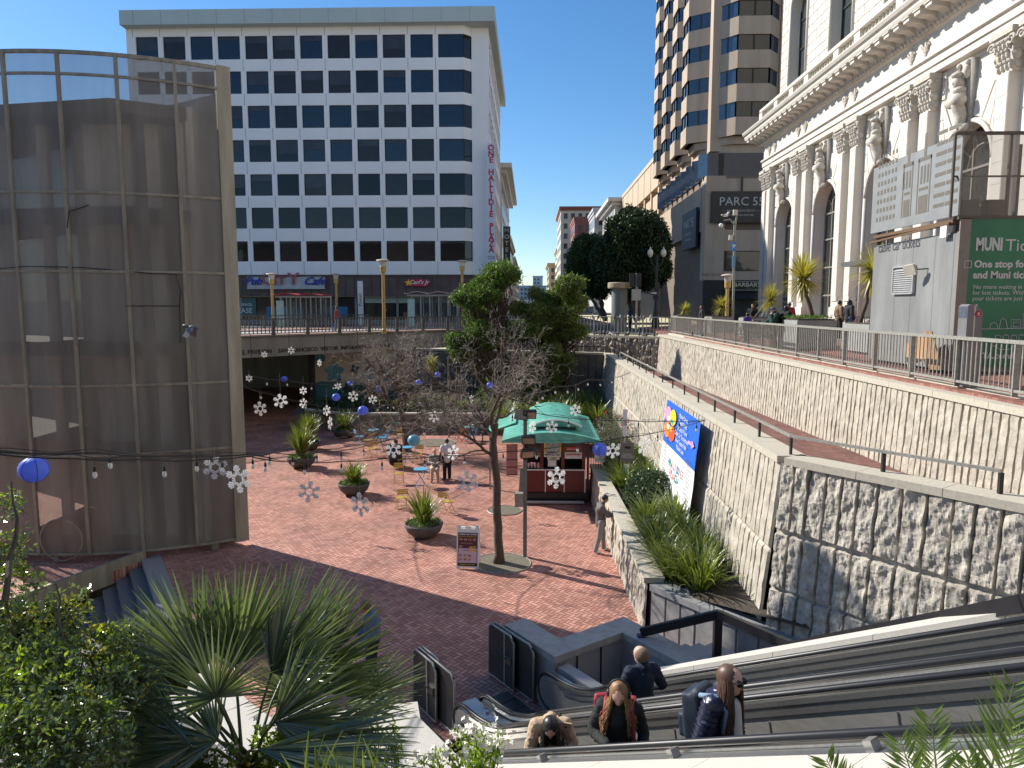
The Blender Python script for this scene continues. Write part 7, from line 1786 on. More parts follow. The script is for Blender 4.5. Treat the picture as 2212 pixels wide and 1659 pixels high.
for hx, hy, Y, tx, ty, R, sp_, tl in FR:
    hub = aty(hx, hy, Y); tip = aty(tx, ty, Y+.05); d = (tip-hub).normalized(); view = (Vector((0, 0, EYE))-hub).normalized()
    nn_ = (view*.5+Vector((rnd.uniform(-.6, .3), rnd.uniform(-.2, .3), abs(tl)*.9))).normalized()
    m = MB(); base = PC+Vector((rnd.uniform(-.06, .06), rnd.uniform(-.06, .06), .05)); mid = lerp(base, hub, .5)+Vector((0, .0, .06)); m.tube([base, lerp(base, mid, .5), mid, lerp(mid, hub, .5), hub], [.016, .013, .011, .010, .009], 6); st_ = m.build('leaf_stalk', mat('green_palm_stalk', (.06, .085, .03), .4, 0, .15, 9), t, smooth=True)
    m = MB(); fan(m, hub, d, nn_, R*1.1, sp_, 44 if R > .55 else 36, rnd); m.build('fan_leaf', LF_FAN, t)
# glossy shrub at left
t = thing('glossy_shrub', 'dense glossy leafed shrub with some yellow leaves filling the lower left corner', 'shrub', (-4, 4, -3.2))
rnd = random.Random(31)
lb_, yl_, br_ = MB(), MB(), MB(); st_ = MB()
SB = [(150, 1300, 5.0, 40, .25), (20, 1480, 4.4, 130, 2.4), (110, 1540, 4.2, 130, 2.2), (60, 1640, 3.9, 140, 2), (190, 1440, 4.7, 95, 1.3), (170, 1620, 4.0, 110, 1.4), (70, 1370, 4.9, 80, .9), (10, 1280, 4.8, 70, .7), (250, 1400, 4.9, 60, .6), (20, 1180, 4.9, 40, .25), (130, 1350, 4.9, 55, .4), (260, 1480, 4.6, 60, .5), (20, 1090, 5.0, 30, .12)]
tot = sum(s[4] for s in SB)
for px, py, Y, rp, w_ in SB:
    c = aty(px, py, Y); r = rp*Y/FP
    for _ in range(int(1500*w_/tot)):
        d = rdir(rnd); cc = c+d*r*(.45+.6*rnd.random()**.7); g0 = rdir(rnd, .4); st_.tube([cc-g0*.10, cc, cc+g0*.07], [.003, .002, .001], 3, caps=False)
        q = rnd.random(); mm = yl_ if (q < .03 or (q < .16 and 50 < px < 200 and py < 1450)) else (br_ if q < .10 or (d.z > .75 and rnd.random() < .3) else lb_)
        for k in range(9):
            leaf_quad(mm, cc+g0*(-.08+.018*k), (rdir(rnd)+g0*.6).normalized(), rdir(rnd, .8), rnd.uniform(.035, .062), rnd.uniform(.018, .028), .15)
lb_.build('green_leaves', LF_VAR, t); yl_.build('yellow_leaves', LF_YEL, t); br_.build('new_leaves', LF_BR, t)
for a, b in (((60, 1640), (60, 1400)), ((130, 1600), (180, 1420)), ((30, 1600), (10, 1250)), ((140, 1500), (120, 1260)), ((10, 1300), (25, 1040)), ((180, 1560), (260, 1400))): limb(st_, aty(a[0], a[1], 4.4), aty(b[0], b[1], 4.8), .022, .005, rnd, .06, 6, 5)
st_.build('stems', BARK, t)
# flowering shrub by the escalator, small leafy plants, pinnate palm tips
def leafy(label, name, cat, stems, nper, L, W, lm, seed, flowers=0):
    rnd = random.Random(seed); t = thing(name, label, cat, tuple(aty(*stems[0][:3])-Vector((0, 0, .4)))); s_, l_, f_ = MB(), MB(), MB()
    for px, py, Y, hx, hy in stems:
        a, b = aty(px, py, Y), aty(hx, hy, Y); P = limb(s_, a, b, .008, .003, rnd, .06, 6, 5)
        for k in range(nper): q = lerp(a, b, rnd.random()**.8)+rdir(rnd)*.03; leaf_quad(l_, q, rdir(rnd, .3), rdir(rnd, .6), L*rnd.uniform(.6, 1.1), W, .1)
        for k in range(flowers):
            q = b+rdir(rnd)*Vector((.05, .05, .07)).length*rnd.random(); n_ = rdir(rnd)
            for j in range(4): leaf_quad(f_, q, (n_.orthogonal().normalized()*cos(j*1.57)+n_.cross(n_.orthogonal()).normalized()*sin(j*1.57)), n_, .022, .016, .1)
    s_.build('stems', mat('green_stem', (.07, .12, .03), .5), t); l_.build('leaves', lm, t)
    if flowers: f_.build('blossoms', FLOWER, t)
    return t
rnd = random.Random(5)
leafy('white blossoming shrub in front of the near escalator foot', 'flowering_shrub', 'shrub', [(960+rnd.uniform(0, 110), 1690, 4.3+rnd.uniform(-.2, .2), x, y) for x, y in ((985, 1590), (1003, 1580), (1020, 1600), (1050, 1590), (1075, 1585), (1085, 1600), (1058, 1612), (960, 1625), (940, 1630), (905, 1640), (1010, 1640), (1030, 1575), (1070, 1610))], 75, .05, .016, LF_BR, 2, 20)
leafy('small bright leafy plants under the right side of the fan palm', 'leafy_plant', 'plant', [(x, y+80, 4.9, x+rnd.uniform(-15, 15), y) for x, y in [(rnd.uniform(560, 860), rnd.uniform(1560, 1650)) for _ in range(46)]], 60, .07, .02, LF_BR, 3, 2)
leafy('low leafy plants with tiny flowers left of the fan palm stem', 'leafy_plant', 'plant', [(x, y+60, 4.6, x+rnd.uniform(-15, 15), y) for x, y in [(rnd.uniform(300, 500), rnd.uniform(1570, 1660)) for _ in range(34)]], 55, .05, .02, LF_MID, 4, 2)
def pinnate(m, base, tip, L, rnd, n_=34, w_=.011):
    d = (tip-base).normalized(); tot_ = (tip-base).length; side = d.cross((Vector((0, 0, EYE))-base)).normalized()
    m.tube([base, lerp(base, tip, .5), tip], [.006, .004, .002], 5)
    for k in range(n_):
        f = k/n_; q = lerp(base, tip, f); s_ = 1 if k % 2 else -1; LL = L*(1-.55*f)*rnd.uniform(.85, 1.1); e = (side*s_*.75+d*.9+rdir(rnd)*.12).normalized(); v_ = (Vector((0, 0, EYE))-q).normalized(); leaf_quad(m, q, e, v_, LL, w_*1.3, .2)
t = thing('feather_palm', 'green feather palm tips poking into the lower right corner', 'palm', (2.2, 3.0, -1.6)); rnd = random.Random(9)
for a, b, L in (((2125, 1720, 3.1), (2190, 1475, 3.1), .26), ((2030, 1720, 3.0), (2010, 1545, 3.0), .22), ((2160, 1740, 2.9), (2205, 1560, 2.9), .24), ((2000, 1760, 2.9), (1945, 1600, 2.9), .2), ((2120, 1760, 3.0), (2090, 1640, 3.0), .2), ((1850, 1760, 3.0), (1785, 1640, 3.0), .2)):
    m = MB(); pinnate(m, aty(*a), aty(*b), L, rnd); m.build('frond', leafmat('feather_palm_leaf', (.06, .10, .02), (.16, .24, .05), .3, .3, .6) if 'fp' not in MATS else MATS['fp'], t); MATS['fp'] = m and bpy.data.materials['feather_palm_leaf']
t = thing('strappy_plant', 'upright strap leaved plant at the bottom edge, in front of the fan palm', 'plant', tuple(aty(760, 1700, 3.6)-Vector((0, 0, .2)))); m = MB(); rnd = random.Random(10)
for k in range(44): q = aty(rnd.uniform(640, 850), 1740, rnd.uniform(3.4, 3.9)); blade(m, q, rnd.uniform(0, 6.28), rnd.uniform(.05, .4), rnd.uniform(.2, .42), .022, .4, 5)
m.build('blades', LF_FLAX, t)
# ground cover: leafy litter in the beds
m = MB(); rnd = random.Random(12)
for _ in range(9000):
    x, y = rnd.uniform(-9, .5), rnd.uniform(1.5, 8.3); leaf_quad(m, Vector((x, y, bedz(x, y)+rnd.uniform(0, .14))), rdir(rnd, .5), rdir(rnd, .8), .09, .04)
for _ in range(9000):
    x, y = rnd.uniform(-13, 4), rnd.uniform(41.6, 48.5); leaf_quad(m, Vector((x, y, -4.8+max(0, y-42)*.12+rnd.uniform(0, .25))), rdir(rnd, .5), rdir(rnd, .8), .17, .07)
for _ in range(5000):
    x, y = rnd.uniform(3, 4.6), rnd.uniform(15, 40); leaf_quad(m, Vector((x, y, -4.7+.2*(x-2.9)+rnd.uniform(0, .12))), rdir(rnd, .5), rdir(rnd, .8), .09, .04)
tag(m.build('ground_cover', LF_HEDGE), 'low dark leafy ground cover in the planting beds', 'ground cover', kind='stuff')
# ================================================================ STRING LIGHTS, SNOWFLAKES, LANTERNS
CABLE = BLACK; BULB = mat('clear_bulb', (.72, .70, .66), .12, 0, .1, 9)
g_ = 'string light cables over the plaza'
def catenary(pts, lab, n=10, bulb=None, seed=0, s=1.):
    P = [aty(*p) for p in pts]; t = thing('string_light', lab, 'string light', tuple(P[0]), g_); rnd = random.Random(seed)
    Q = []
    for a, b in zip(P[:-1], P[1:]):
        L = (b-a).length
        for k in range(6): f = k/6; Q.append(lerp(a, b, f)-Vector((0, 0, .02*L*sin(pi*f))))
    Q.append(P[-1]); m = MB(); m.tube(Q, .011*s, 5); m.tube([q+Vector((0, .02, .035+.02*sin(i*1.3))) for i, q in enumerate(Q)], .005*s, 4); m.build('cable', CABLE, t)
    step = bulb or .9; acc = 0.
    for a, b in zip(Q[:-1], Q[1:]):
        acc += (b-a).length
        if acc > step:
            acc = 0; c = b; h = rnd.uniform(.04, .10); m = MB(); m.tube([c, c-Vector((0, 0, h))], .006, 4); m.tube([c-Vector((0, 0, h)), c-Vector((0, 0, h+.075))], [.018, .024], 8); sk = m.build('socket', BLACK, t)
            m = MB(); c2 = c-Vector((0, 0, h+.075)); m.lathe([(.018, 0), (.026, -.02), (.034, -.05), (.030, -.075), (.012, -.095)], c2, 9); m.build('bulb', BULB, sk, smooth=True)
catenary([(-20, 980, 8.6), (150, 990, 9.2), (300, 992, 10), (450, 992, 11.2), (535, 985, 12), (640, 998, 13.4), (737, 996, 14.6), (825, 991, 15.6), (960, 984, 17), (1087, 976, 18), (1141, 972, 18.6), (1248, 958, 19.2), (1356, 944, 19.4), (1434, 931, 19.2), (1520, 908, 18.3)], 'longest sagging bulb cable from the left edge past the kiosk to the banner corner', bulb=1.05)
catenary([(-20, 975, 8.9), (200, 978, 9.8), (400, 984, 11), (535, 981, 12), (590, 978, 14), (700, 975, 17), (800, 960, 20), (900, 930, 22), (1000, 905, 22), (1130, 888, 20.5)], 'second bulb cable just above the longest one, rising to the floodlight pole', bulb=1.3, seed=1)
catenary([(1140, 888, 20.3), (1205, 900, 20), (1350, 908, 19.2), (1440, 910, 18.7), (1524, 909, 18.2)], 'short bulb cable from the floodlight pole to the banner corner', bulb=.95, seed=2)
catenary([(527, 835, 22), (580, 850, 24), (660, 870, 26), (740, 885, 28), (850, 870, 31), (960, 850, 33)], 'bulb cable from the tower edge across the underpass to the far bare tree', bulb=1.1, seed=3)
catenary([(527, 808, 24), (620, 822, 27), (720, 830, 30), (830, 800, 34), (905, 770, 36)], 'upper bulb cable from the tower edge towards the far garden', bulb=1.2, seed=4)
catenary([(1140, 850, 20.4), (1200, 835, 24), (1270, 820, 29), (1345, 812, 33), (1400, 780, 36)], 'thin bulb cable rising from the floodlight pole to the wall coping', bulb=1.4, seed=5)
def thinmat(nm, c, tl):
    m = mat(nm, c, .4, 0, .05, 4); t = m.node_tree; b = t.nodes['Principled BSDF']; o = t.nodes['Material Output']; tr = t.nodes.new('ShaderNodeBsdfTranslucent'); tr.inputs[0].default_value = tuple(c)+(1,); mx = t.nodes.new('ShaderNodeMixShader'); mx.inputs[0].default_value = tl
    t.links.new(b.outputs[0], mx.inputs[1]); t.links.new(tr.outputs[0], mx.inputs[2]); t.links.new(mx.outputs[0], o.inputs[0]); return m
SNW = thinmat('white_snowflake_plastic', (.90, .90, .90), .6)
def flake_mesh():
    m = MB()
    for k in range(6):
        a = pi/2+pi*k/3; d = Vector((cos(a), 0, sin(a))); s_ = Vector((-sin(a), 0, cos(a)))
        def bar(p, q, w_): m.bar(p, q, .03, w_, up=d.cross(q-p) if False else (0, 1, 0)) if False else m.obox((p+q)/2, (q-p), (0, 1, 0), (q-p).cross(Vector((0, 1, 0))), (q-p).length/2+.01, .016, w_/2)
        bar(d*.36, d*.98, .13)
        for f, L in ((.50, .34), (.72, .27)):
            for sg_ in (-1, 1): bar(d*f, d*f+(d*.72+s_*sg_*.70)*L, .105)
        b_ = Vector((cos(a+pi/3), 0, sin(a+pi/3))); bar(d*.38, b_*.38, .10)
        for sg_ in (-1, 1): bar(d*.38, d*.38+(d*.35+s_*sg_*.9)*.20, .08)
    return m
fm_ = flake_mesh().build('snowflake', SNW, None); FLM = fm_.data; bpy.data.objects.remove(fm_)
SF = [(465, 1010, 27, .26, .3, 'large white snowflake ornament, left of the overlapping pair against the tower edge'), (515, 1035, 32, .26, -.2, 'large white snowflake ornament, right of the overlapping pair against the tower edge'), (668, 1062, 25, .27, .2, 'greyish snowflake ornament hanging over the sunlit bricks left of the low planter'), (778, 1090, 28, .27, -.5, 'white snowflake ornament hanging in front of the low bowl planter'),
 (1010, 1040, 25, .27, .1, 'white snowflake ornament left of the near tree trunk'), (1202, 1032, 25, .27, .5, 'white snowflake ornament in front of the maroon kiosk body'), (1192, 922, 14, .22, 0, 'white snowflake ornament in front of the green kiosk roof'), (1150, 923, 14, .22, .9, 'white snowflake ornament just right of the floodlight pole top'), (1243, 886, 13, .22, .2, 'white snowflake ornament above the right end of the kiosk roof'), (1108, 893, 12, .22, 1.0, 'white snowflake ornament left of the floodlight heads'),
 (1324, 974, 17, .22, .2, 'white snowflake ornament touching the right blue lantern'), (1392, 964, 22, .25, .7, 'white snowflake ornament in front of the granite wall left of the banner'), (538, 817, 8, .16, 0, 'small white snowflake ornament beside the tower edge, above the others'), (562, 883, 16, .25, -.1, 'grey white snowflake ornament in the underpass opening, lowest on the left'), (606, 866, 16, .25, .4, 'grey white snowflake ornament in the middle of the underpass opening'), (655, 871, 11, .2, 1., 'bright turned snowflake ornament at the dark underpass column'), (655, 844, 9, .18, .7, 'small dim snowflake ornament above the bright one at the dark column'),
 (706, 887, 12, .22, 1.1, 'turned snowflake ornament in front of the mural, left of the far planter'), (713, 914, 15, .25, 1.5, 'snowflake ornament seen edge on like a white stick by the far planter'), (629, 757, 8, .18, 0, 'small snowflake ornament in front of the lettered bridge edge'), (763, 856, 12, .22, 0, 'white snowflake ornament left of two in the far tree twigs'), (805, 863, 10, .2, .2, 'white snowflake ornament right of two in the far tree twigs'), (690, 784, 8, .18, 1.2, 'turned small snowflake ornament under the bridge letters'), (571, 766, 7, .18, .3, 'faint grey snowflake ornament over the bridge letters near the tower'),
 (979, 978, 18, .25, .8, 'white snowflake ornament over the right side of the walking man'), (850, 972, 18, .25, 0, 'white snowflake ornament hanging in front of the person in black'), (938, 900, 13, .22, .2, 'white snowflake ornament in the lower left twigs of the near tree'), (1018, 862, 9, .2, 1.1, 'small turned snowflake ornament in the upper twigs of the near tree'), (730, 834, 8, .17, .2, 'small snowflake ornament against the blue mural flowers'), (1412, 788, 0, 0, 0, '')]
for i, (px, py, r, R, yaw, lb) in enumerate(SF):
    if r == 0: continue
    Y = min(FP*R/r, 46 if px < 720 else 38); Y = min(Y, 19.6) if 'near tree trunk' in lb else Y
    c = aty(px, py, Y); R2 = r*Y/FP; o = thing('snowflake_ornament', lb, 'snowflake ornament', tuple(c), 'snowflake ornaments hung over the plaza')
    f = bpy.data.objects.new('snowflake', FLM); COL.objects.link(f); f.parent = o; f.scale = (R2, R2, R2); f.rotation_euler = (0, random.Random(i).uniform(-.2, .2), yaw)
    m = MB(); m.tube([c+Vector((0, 0, R2*.95)), c+Vector((0, 0, R2*.95+.22+.25*(i % 3)))], .003, 4); m.build('hanging_wire', GALV, o)
LN = {'b': thinmat('blue_paper_lantern', (.20, .30, .85), .45), 't': thinmat('teal_paper_lantern', (.20, .50, .62), .3)}
LNR = mat('dark_blue_lantern_rib', (.02, .03, .16), .6)
for px, py, r, R, c_, lb in ((73, 1014, 31, .2, 'b', 'large blue paper lantern hanging from the cable at the left edge'), (1296, 971, 16, .2, 'b', 'blue paper lantern hanging right of the kiosk'), (894, 951, 14, .2, 't', 'teal paper lantern in front of the far bare tree trunk'), (784, 887, 11.5, .2, 'b', 'blue paper lantern left of the far tree, lowest of the small ones'), (726, 858, 9, .2, 'b', 'blue paper lantern in front of the mural flowers'), (819, 839, 7.5, .18, 'b', 'blue paper lantern in the left twigs of the far tree'), (614, 819, 7, .18, 'b', 'blue paper lantern in the dark underpass opening'), (904, 826, 6.5, .17, 'b', 'blue paper lantern in the right twigs of the far tree'), (945, 809, 6, .17, 'b', 'blue paper lantern below the left garden spiky palm'), (1058, 832, 7, .12, 'b', 'blue paper lantern beside the near tree upper trunk'), (757, 828, 6, .17, 'b', 'faint blue paper lantern behind twigs at the right edge of the mural')):
    Y = min(FP*R/r, 41); c = aty(px, py, Y); R2 = r*Y/FP; o = thing('paper_lantern', lb, 'lantern', tuple(c), 'paper lanterns hung over the plaza')
    m = MB(); n_ = 22; prof = []
    for k in range(n_+1): a = -pi/2*.93+pi*.93*k/n_; prof.append((R2*cos(a)*(1+.018*(k % 2)), R2*.92*sin(a)))
    m.lathe(prof, c, 28); m.build('paper_globe', LN[c_], o, smooth=True)
    m = MB()
    for k in range(3): a0 = k*pi/3+.3; m.tube([c+Vector((cos(a)*cos(a0)*R2*1.012, cos(a)*sin(a0)*R2*1.012, sin(a)*R2*.93)) for a in [2*pi*j/24 for j in range(25)]], R2*.022, 4)
    m.tube([c+Vector((0, 0, R2*.9)), c+Vector((0, 0, R2*.9+.15))], .004, 4); m.build('ribs', LNR, o)
# ================================================================ BIRDS
PIG = mat('pigeon_grey', (.10, .10, .115), .6, 0, .5, 8); PIGL = mat('pale_pigeon', (.45, .44, .42), .6)
def pigeon(walk):
    m = MB()
    if walk: m.ball((0, 0, .10), .055, 8, (1.9, 1, 1)); m.tube([(.06, 0, .13), (.09, 0, .18)], [.04, .026], 7); m.ball((.10, 0, .20), .026, 7); m.tube([(.12, 0, .198), (.145, 0, .19)], [.008, .002], 4); m.tube([(-.07, 0, .09), (-.18, 0, .06)], [.035, .018], 6)
    else: m.ball((0, 0, .12), .06, 8, (1.1, 1, 1.7)); m.ball((.03, 0, .235), .03, 7); m.tube([(.05, 0, .235), (.078, 0, .225)], [.009, .002], 4); m.tube([(-.03, 0, .07), (-.09, 0, -.04)], [.035, .02], 6)
    for s_ in (-1, 1): m.tube([(0, s_*.02, .06), (0, s_*.02, 0)], .005, 4)
    return m
pg = []
for wk in (0, 1):
    for mt in (PIG, PIGL): o = pigeon(wk).build('pigeon', mt, None, smooth=True); pg.append(o.data); bpy.data.objects.remove(o)
def bird(c, k, yaw, lb, group, s=1.15):
    o = bpy.data.objects.new('pigeon', pg[k]); COL.objects.link(o); o.location = c; o.rotation_euler = (0, 0, yaw); o.scale = (s, s, s); o['label'] = lb; o['category'] = 'pigeon'; o['group'] = group
rnd = random.Random(6); wa, wb = Vector((-4.6, 54.6, -.33)), Vector((8.0, 45.15, -.33)); wn_ = Vector((.6, .8, 0))
for k in range(62):
    f = rnd.uniform(.3, .99); p = lerp(wa, wb, f)+wn_*rnd.uniform(.02, .5); bird(p, (0 if rnd.random() < .5 else 2)+(1 if rnd.random() < .18 else 0), rnd.uniform(0, 6.28), 'pigeon among the crowd on the coping of the chunky stone wall', 'pigeons on the chunky wall coping', 1.3)
ra, rb_ = Vector((-4.6, 55.0, .74)), Vector((8.7, 45.15, .74))
for k, px in enumerate((1272, 1288, 1330, 1345, 1358, 1366, 1385, 1396, 1404, 1419)):
    f = (px-1105)/(1440-1105)*.6+.36; bird(lerp(ra, rb_, min(.98, f))+Vector((0, 0, .0)), 0 if k % 3 else 1, rnd.uniform(0, 6), 'pigeon perched on the top rail of the far railing', 'pigeons on the far rail', 1.3)
for k, px in enumerate((1262, 1267, 1289, 1310)):
    c = aty(px, 752, 45.6); bird(c-Vector((0, 0, .05)), 0, rnd.uniform(0, 6), 'pigeon on the low dark rail below the chunky wall', 'pigeons on the low dark rail', 1.3)
m = MB(); m.cyl((4.2, 45.0, 0), .03, -1.3, -.85, 8)
hr2 = MB(); hr2.bar((-4, 47.9, -.93), (4.7, 44.9, -.93), .05, .05)
for k in range(6): p = lerp(Vector((-4, 47.9, -1.3)), Vector((4.7, 44.9, -1.3)), k/5); hr2.box(p.x-.03, p.x+.03, p.y-.03, p.y+.03, -1.3, -.95)
tag(hr2.build('low_dark_rail', BLKM), 'low dark rail on top of the shaded garden end wall', 'handrail')
bird(atx(1516, 728, 8.75), 2, 2.4, 'single pigeon walking on the upper wall coping near the left end', 'pigeons on the upper coping', 1.15); bird(atx(1495, 725, 8.7), 0, 1.2, 'hunched dark pigeon on the upper wall coping left of the walking one', 'pigeons on the upper coping', 1.)
t = thing('flying_pigeon', 'dark pigeon flying with drooping wings in front of the tower', 'pigeon', tuple(aty(415, 708, 14))); c = aty(415, 708, 14)
m = MB(); m.ball(c, .045, 8, (2.4, 1, 1)); m.ball(c+Vector((.11, 0, -.015)), .028, 7); m.tube([c-Vector((.08, 0, -.02)), c-Vector((.18, 0, -.04))], [.03, .035], 6); m.build('body', PIG, t, smooth=True)
for s_ in (-1, 1): m = MB(); m.extr([c+Vector((.06, s_*.03, .02)), c+Vector((-.06, s_*.03, .02)), c+Vector((-.12, s_*.16, -.16)), c+Vector((-.02, s_*.2, -.2)), c+Vector((.05, s_*.10, -.06))], (0, .004, .004)); m.build('wing', mat('pigeon_wing', (.16, .15, .15), .6), t)
c = aty(1566, 469, 44); t = thing('gull', 'white and grey gull standing on the camera pole arm', 'gull', tuple(c-Vector((0, 0, .1))))
m = MB(); m.ball(c+Vector((0, 0, .1)), .09, 8, (2.1, 1, 1)); m.ball(c+Vector((.2, 0, .26)), .065, 8); m.tube([c+Vector((.12, 0, .13)), c+Vector((.19, 0, .25))], [.07, .05], 7); m.tube([c+Vector((.25, 0, .25)), c+Vector((.32, 0, .22))], [.015, .005], 5); m.build('body', WHITE, t, smooth=True); m = MB(); m.ball(c+Vector((-.06, 0, .12)), .09, 8, (2.2, 1.05, .7)); m.build('wing', GALV, t, smooth=True)
# ================================================================ PEOPLE
SKIN1 = mat('fair_skin', (.62, .38, .29), .5, 0, .05, 6); SKIN2 = mat('tan_skin', (.40, .22, .14), .5, 0, .05, 6); SKIN3 = mat('dark_skin', (.11, .06, .045), .5, 0, .05, 6)
def cloth(nm, c, v=.12, r=.85): return mat('cloth_'+nm, c, r, 0, v, 7, .004, 60)
DEF = dict(pel=(0, 0, .93), waist=(0, -.01, 1.08), chest=(0, -.01, 1.28), neck=(0, -.01, 1.45), head=(0, .02, 1.60), shl=(-.18, -.01, 1.40), shr=(.18, -.01, 1.40), ell=(-.23, -.03, 1.12), elr=(.23, -.03, 1.12), wrl=(-.23, .06, .88), wrr=(.23, .06, .88), hal=(-.22, .09, .79), har=(.22, .09, .79),
    hpl=(-.09, 0, .92), hpr=(.09, 0, .92), knl=(-.10, .02, .50), knr=(.10, .02, .50), anl=(-.10, -.02, .09), anr=(.10, -.02, .09), tol=(-.12, .14, .03), tor=(.12, .14, .03))
def remesh(mb, name, vox, mats, parent, M, smooth_it=4):
    me = bpy.data.meshes.new(name); me.from_pydata(mb.v, [], mb.f); tmp = bpy.data.objects.new('tmp', me); COL.objects.link(tmp)
    r = tmp.modifiers.new('r', 'REMESH'); r.mode = 'VOXEL'; r.voxel_size = vox
    s = tmp.modifiers.new('s', 'SMOOTH'); s.iterations = smooth_it; s.factor = .5
    dg = bpy.context.evaluated_depsgraph_get(); out = bpy.data.meshes.new_from_object(tmp.evaluated_get(dg)); bpy.data.objects.remove(tmp); bpy.data.meshes.remove(me)
    if name in ('top', 'trousers') and vox < .016:
        for v in out.vertices:
            q = v.co; v.co = q+v.normal*(.011*noise.noise(Vector((q.x*9, q.y*9, q.z*22)))+.007*noise.noise(q*34))
    out.name = name; out.transform(M); out.materials.clear()
    for m_ in (mats if isinstance(mats, (list, tuple)) else [mats]): out.materials.append(m_)
    out.polygons.foreach_set('use_smooth', [True]*len(out.polygons))
    o = bpy.data.objects.new(name, out); COL.objects.link(o); o.parent = parent; ORG[o.name] = ORG[parent.name]; return o
def person(label, loc, yaw, pose=None, skin=None, top_=None, legs_=None, shoe=None, hair=None, hairstyle='short', s=1., vox=.02, female=False, lookdir=(0, 1, 0), inflate=.012, group=None, sleeves=True, hood=False, cap=None, thick=1., skirt=False, collar=None, coat_len=.0):
    J = {k: Vector(v) for k, v in DEF.items()}
    if pose:
        for k, v in pose.items(): J[k] = Vector(v)
    skin = skin or SKIN1; t = thing('person', label, 'person', tuple(loc), group)
    M = Matrix.Rotation(yaw, 4, 'Z') @ Matrix.Scale(s, 4)
    k_ = thick; b = MB(); L_ = Vector(lookdir).normalized()
    def torso(m, e):
        m.cone(J['pel'], J['waist'], .125*k_+e, .115*k_+e, 14); m.cone(J['waist'], J['chest'], .115*k_+e, .135*k_+e, 14)
        m.cone(J['hpl'], J['hpr'], .095*k_+e, .095*k_+e, 12); m.cone(J['shl']*.8+J['chest']*.2, J['shr']*.8+J['chest']*.2, .070*k_+e, .070*k_+e, 12); m.cone(J['chest'], J['neck'], .11*k_+e, .06+e, 12)
    def arm(m, S, e, hand=True):
        m.cone(J['sh'+S], J['el'+S], .052*k_+e, .042*k_+e, 10); m.cone(J['el'+S], J['wr'+S], .042*k_+e, .027+e, 10)
        if hand:
            w_, h = J['wr'+S], J['ha'+S]; d = (h-w_).normalized(); sd = (-1 if S == 'l' else 1); ax = d.cross(Vector((0, 0, 1))); ax = ax.normalized() if ax.length > .2 else Vector((0, 1, 0)); nn_ = d.cross(ax)
            m.cone(w_, h, .024, .028, 8); m.cone(h-ax*.018, h+ax*.018, .024, .024, 8)
            for i in range(4): a = h+ax*(-.028+.0187*i); L = (.060, .072, .068, .052)[i]; p1 = a+d*L*.5; p2 = p1+(d*.6+nn_*.6).normalized()*L*.55; m.cone(a, p1, .0095, .0088, 6); m.cone(p1, p2, .0088, .0078, 6)
            a = h-ax*.03-d*.02; m.cone(a, a-ax*.035+d*.035, .011, .009, 6)
    def leg(m, S, e): m.cone(J['hp'+S], J['kn'+S], .085*k_+e, .058*k_+e, 10); m.cone(J['kn'+S], J['an'+S], .056*k_+e, .036+e, 10)
    torso(b, 0)
    for S in 'lr':
        arm(b, S, 0); leg(b, S, 0); b.cone(J['an'+S], J['to'+S], .035, .03, 8)
    b.cone(J['neck'], J['head']-Vector((0, 0, .06)), .05, .048, 10)
    H = J['head']; R_ = Vector((L_.y, -L_.x, 0)).normalized(); U_ = R_.cross(L_).normalized()
    if U_.z < 0: U_ = -U_
    MH = Matrix((R_, L_, U_)).transposed()
    hs_ = 1.12 if vox < .019 else 1.
    MH = MH @ Matrix.Scale(hs_, 3)
    b.ball(H+U_*.02, .085, 14, (.90, 1.10, 1.15), MH); b.ball(H+L_*.025-U_*.055, .06, 12, (.88, .95, 1.1), MH); b.ball(H+L_*.045-U_*.095, .025, 8, (1.1, .8, .8), MH)
    b.cone(H+L_*.092+U_*.01, H+L_*.112-U_*.022, .009, .013, 7)
    b.ball(H+L_*.088-U_*.056, .016, 8, (1.4, .6, .5), MH); b.ball(H+L_*.086+U_*.03, .02, 8, (2.1, .5, .45), MH)
    for s_ in (-1, 1): b.ball(H+R_*s_*.078-L_*.01-U_*.01, .022, 8, (.4, .8, 1.3), MH)
    bo_ = remesh(b, 'body', min(vox, .014), skin, t, M, 2)
    m = MB()
    for s_ in (-1, 1): m.ball(M@(H+R_*s_*.031+L_*.083+U_*.008), .0095*s, 7)
    # eyes
    if vox < .019:
        for s_ in (-1, 1): m.tube([M@(H+R_*s_*.014+L_*.094+U_*.030), M@(H+R_*s_*.032+L_*.092+U_*.037), M@(H+R_*s_*.05+L_*.082+U_*.030)], .0035, 4); m.tube([M@(H+R_*s_*.018+L_*.093+U_*.006), M@(H+R_*s_*.032+L_*.095+U_*.001), M@(H+R_*s_*.046+L_*.088+U_*.005)], .0035, 4)
    m.build('eyes', BLACK, bo_, org=(0, 0, 0), smooth=True)
    m = MB(); m.ball(M@(H+L_*.100-U_*.055), .012*s, 8, (1.6, .35, .35), Matrix.Rotation(yaw, 3, 'Z')@MH); m.build('lips', mat('lips', (.42, .14, .13), .5), bo_, org=(0, 0, 0), smooth=True)
    e = inflate
    if top_:
        m = MB(); torso(m, e)
        m.cone(J['pel']-Vector((0, 0, .05+coat_len)), J['waist'], .135*k_+e+coat_len*.15, .12*k_+e, 14)
        for S in 'lr': arm(m, S, e+.004, False) if sleeves else m.cone(J['sh'+S], lerp(J['sh'+S], J['el'+S], .7), .058*k_+e, .054*k_+e, 10)
        if hood or collar: m.cone(J['neck']-L_*.03, J['neck']-L_*.05+Vector((0, 0, .03)), .085, .075, 10)
        remesh(m, 'top', vox*.8, top_, t, M, 3)
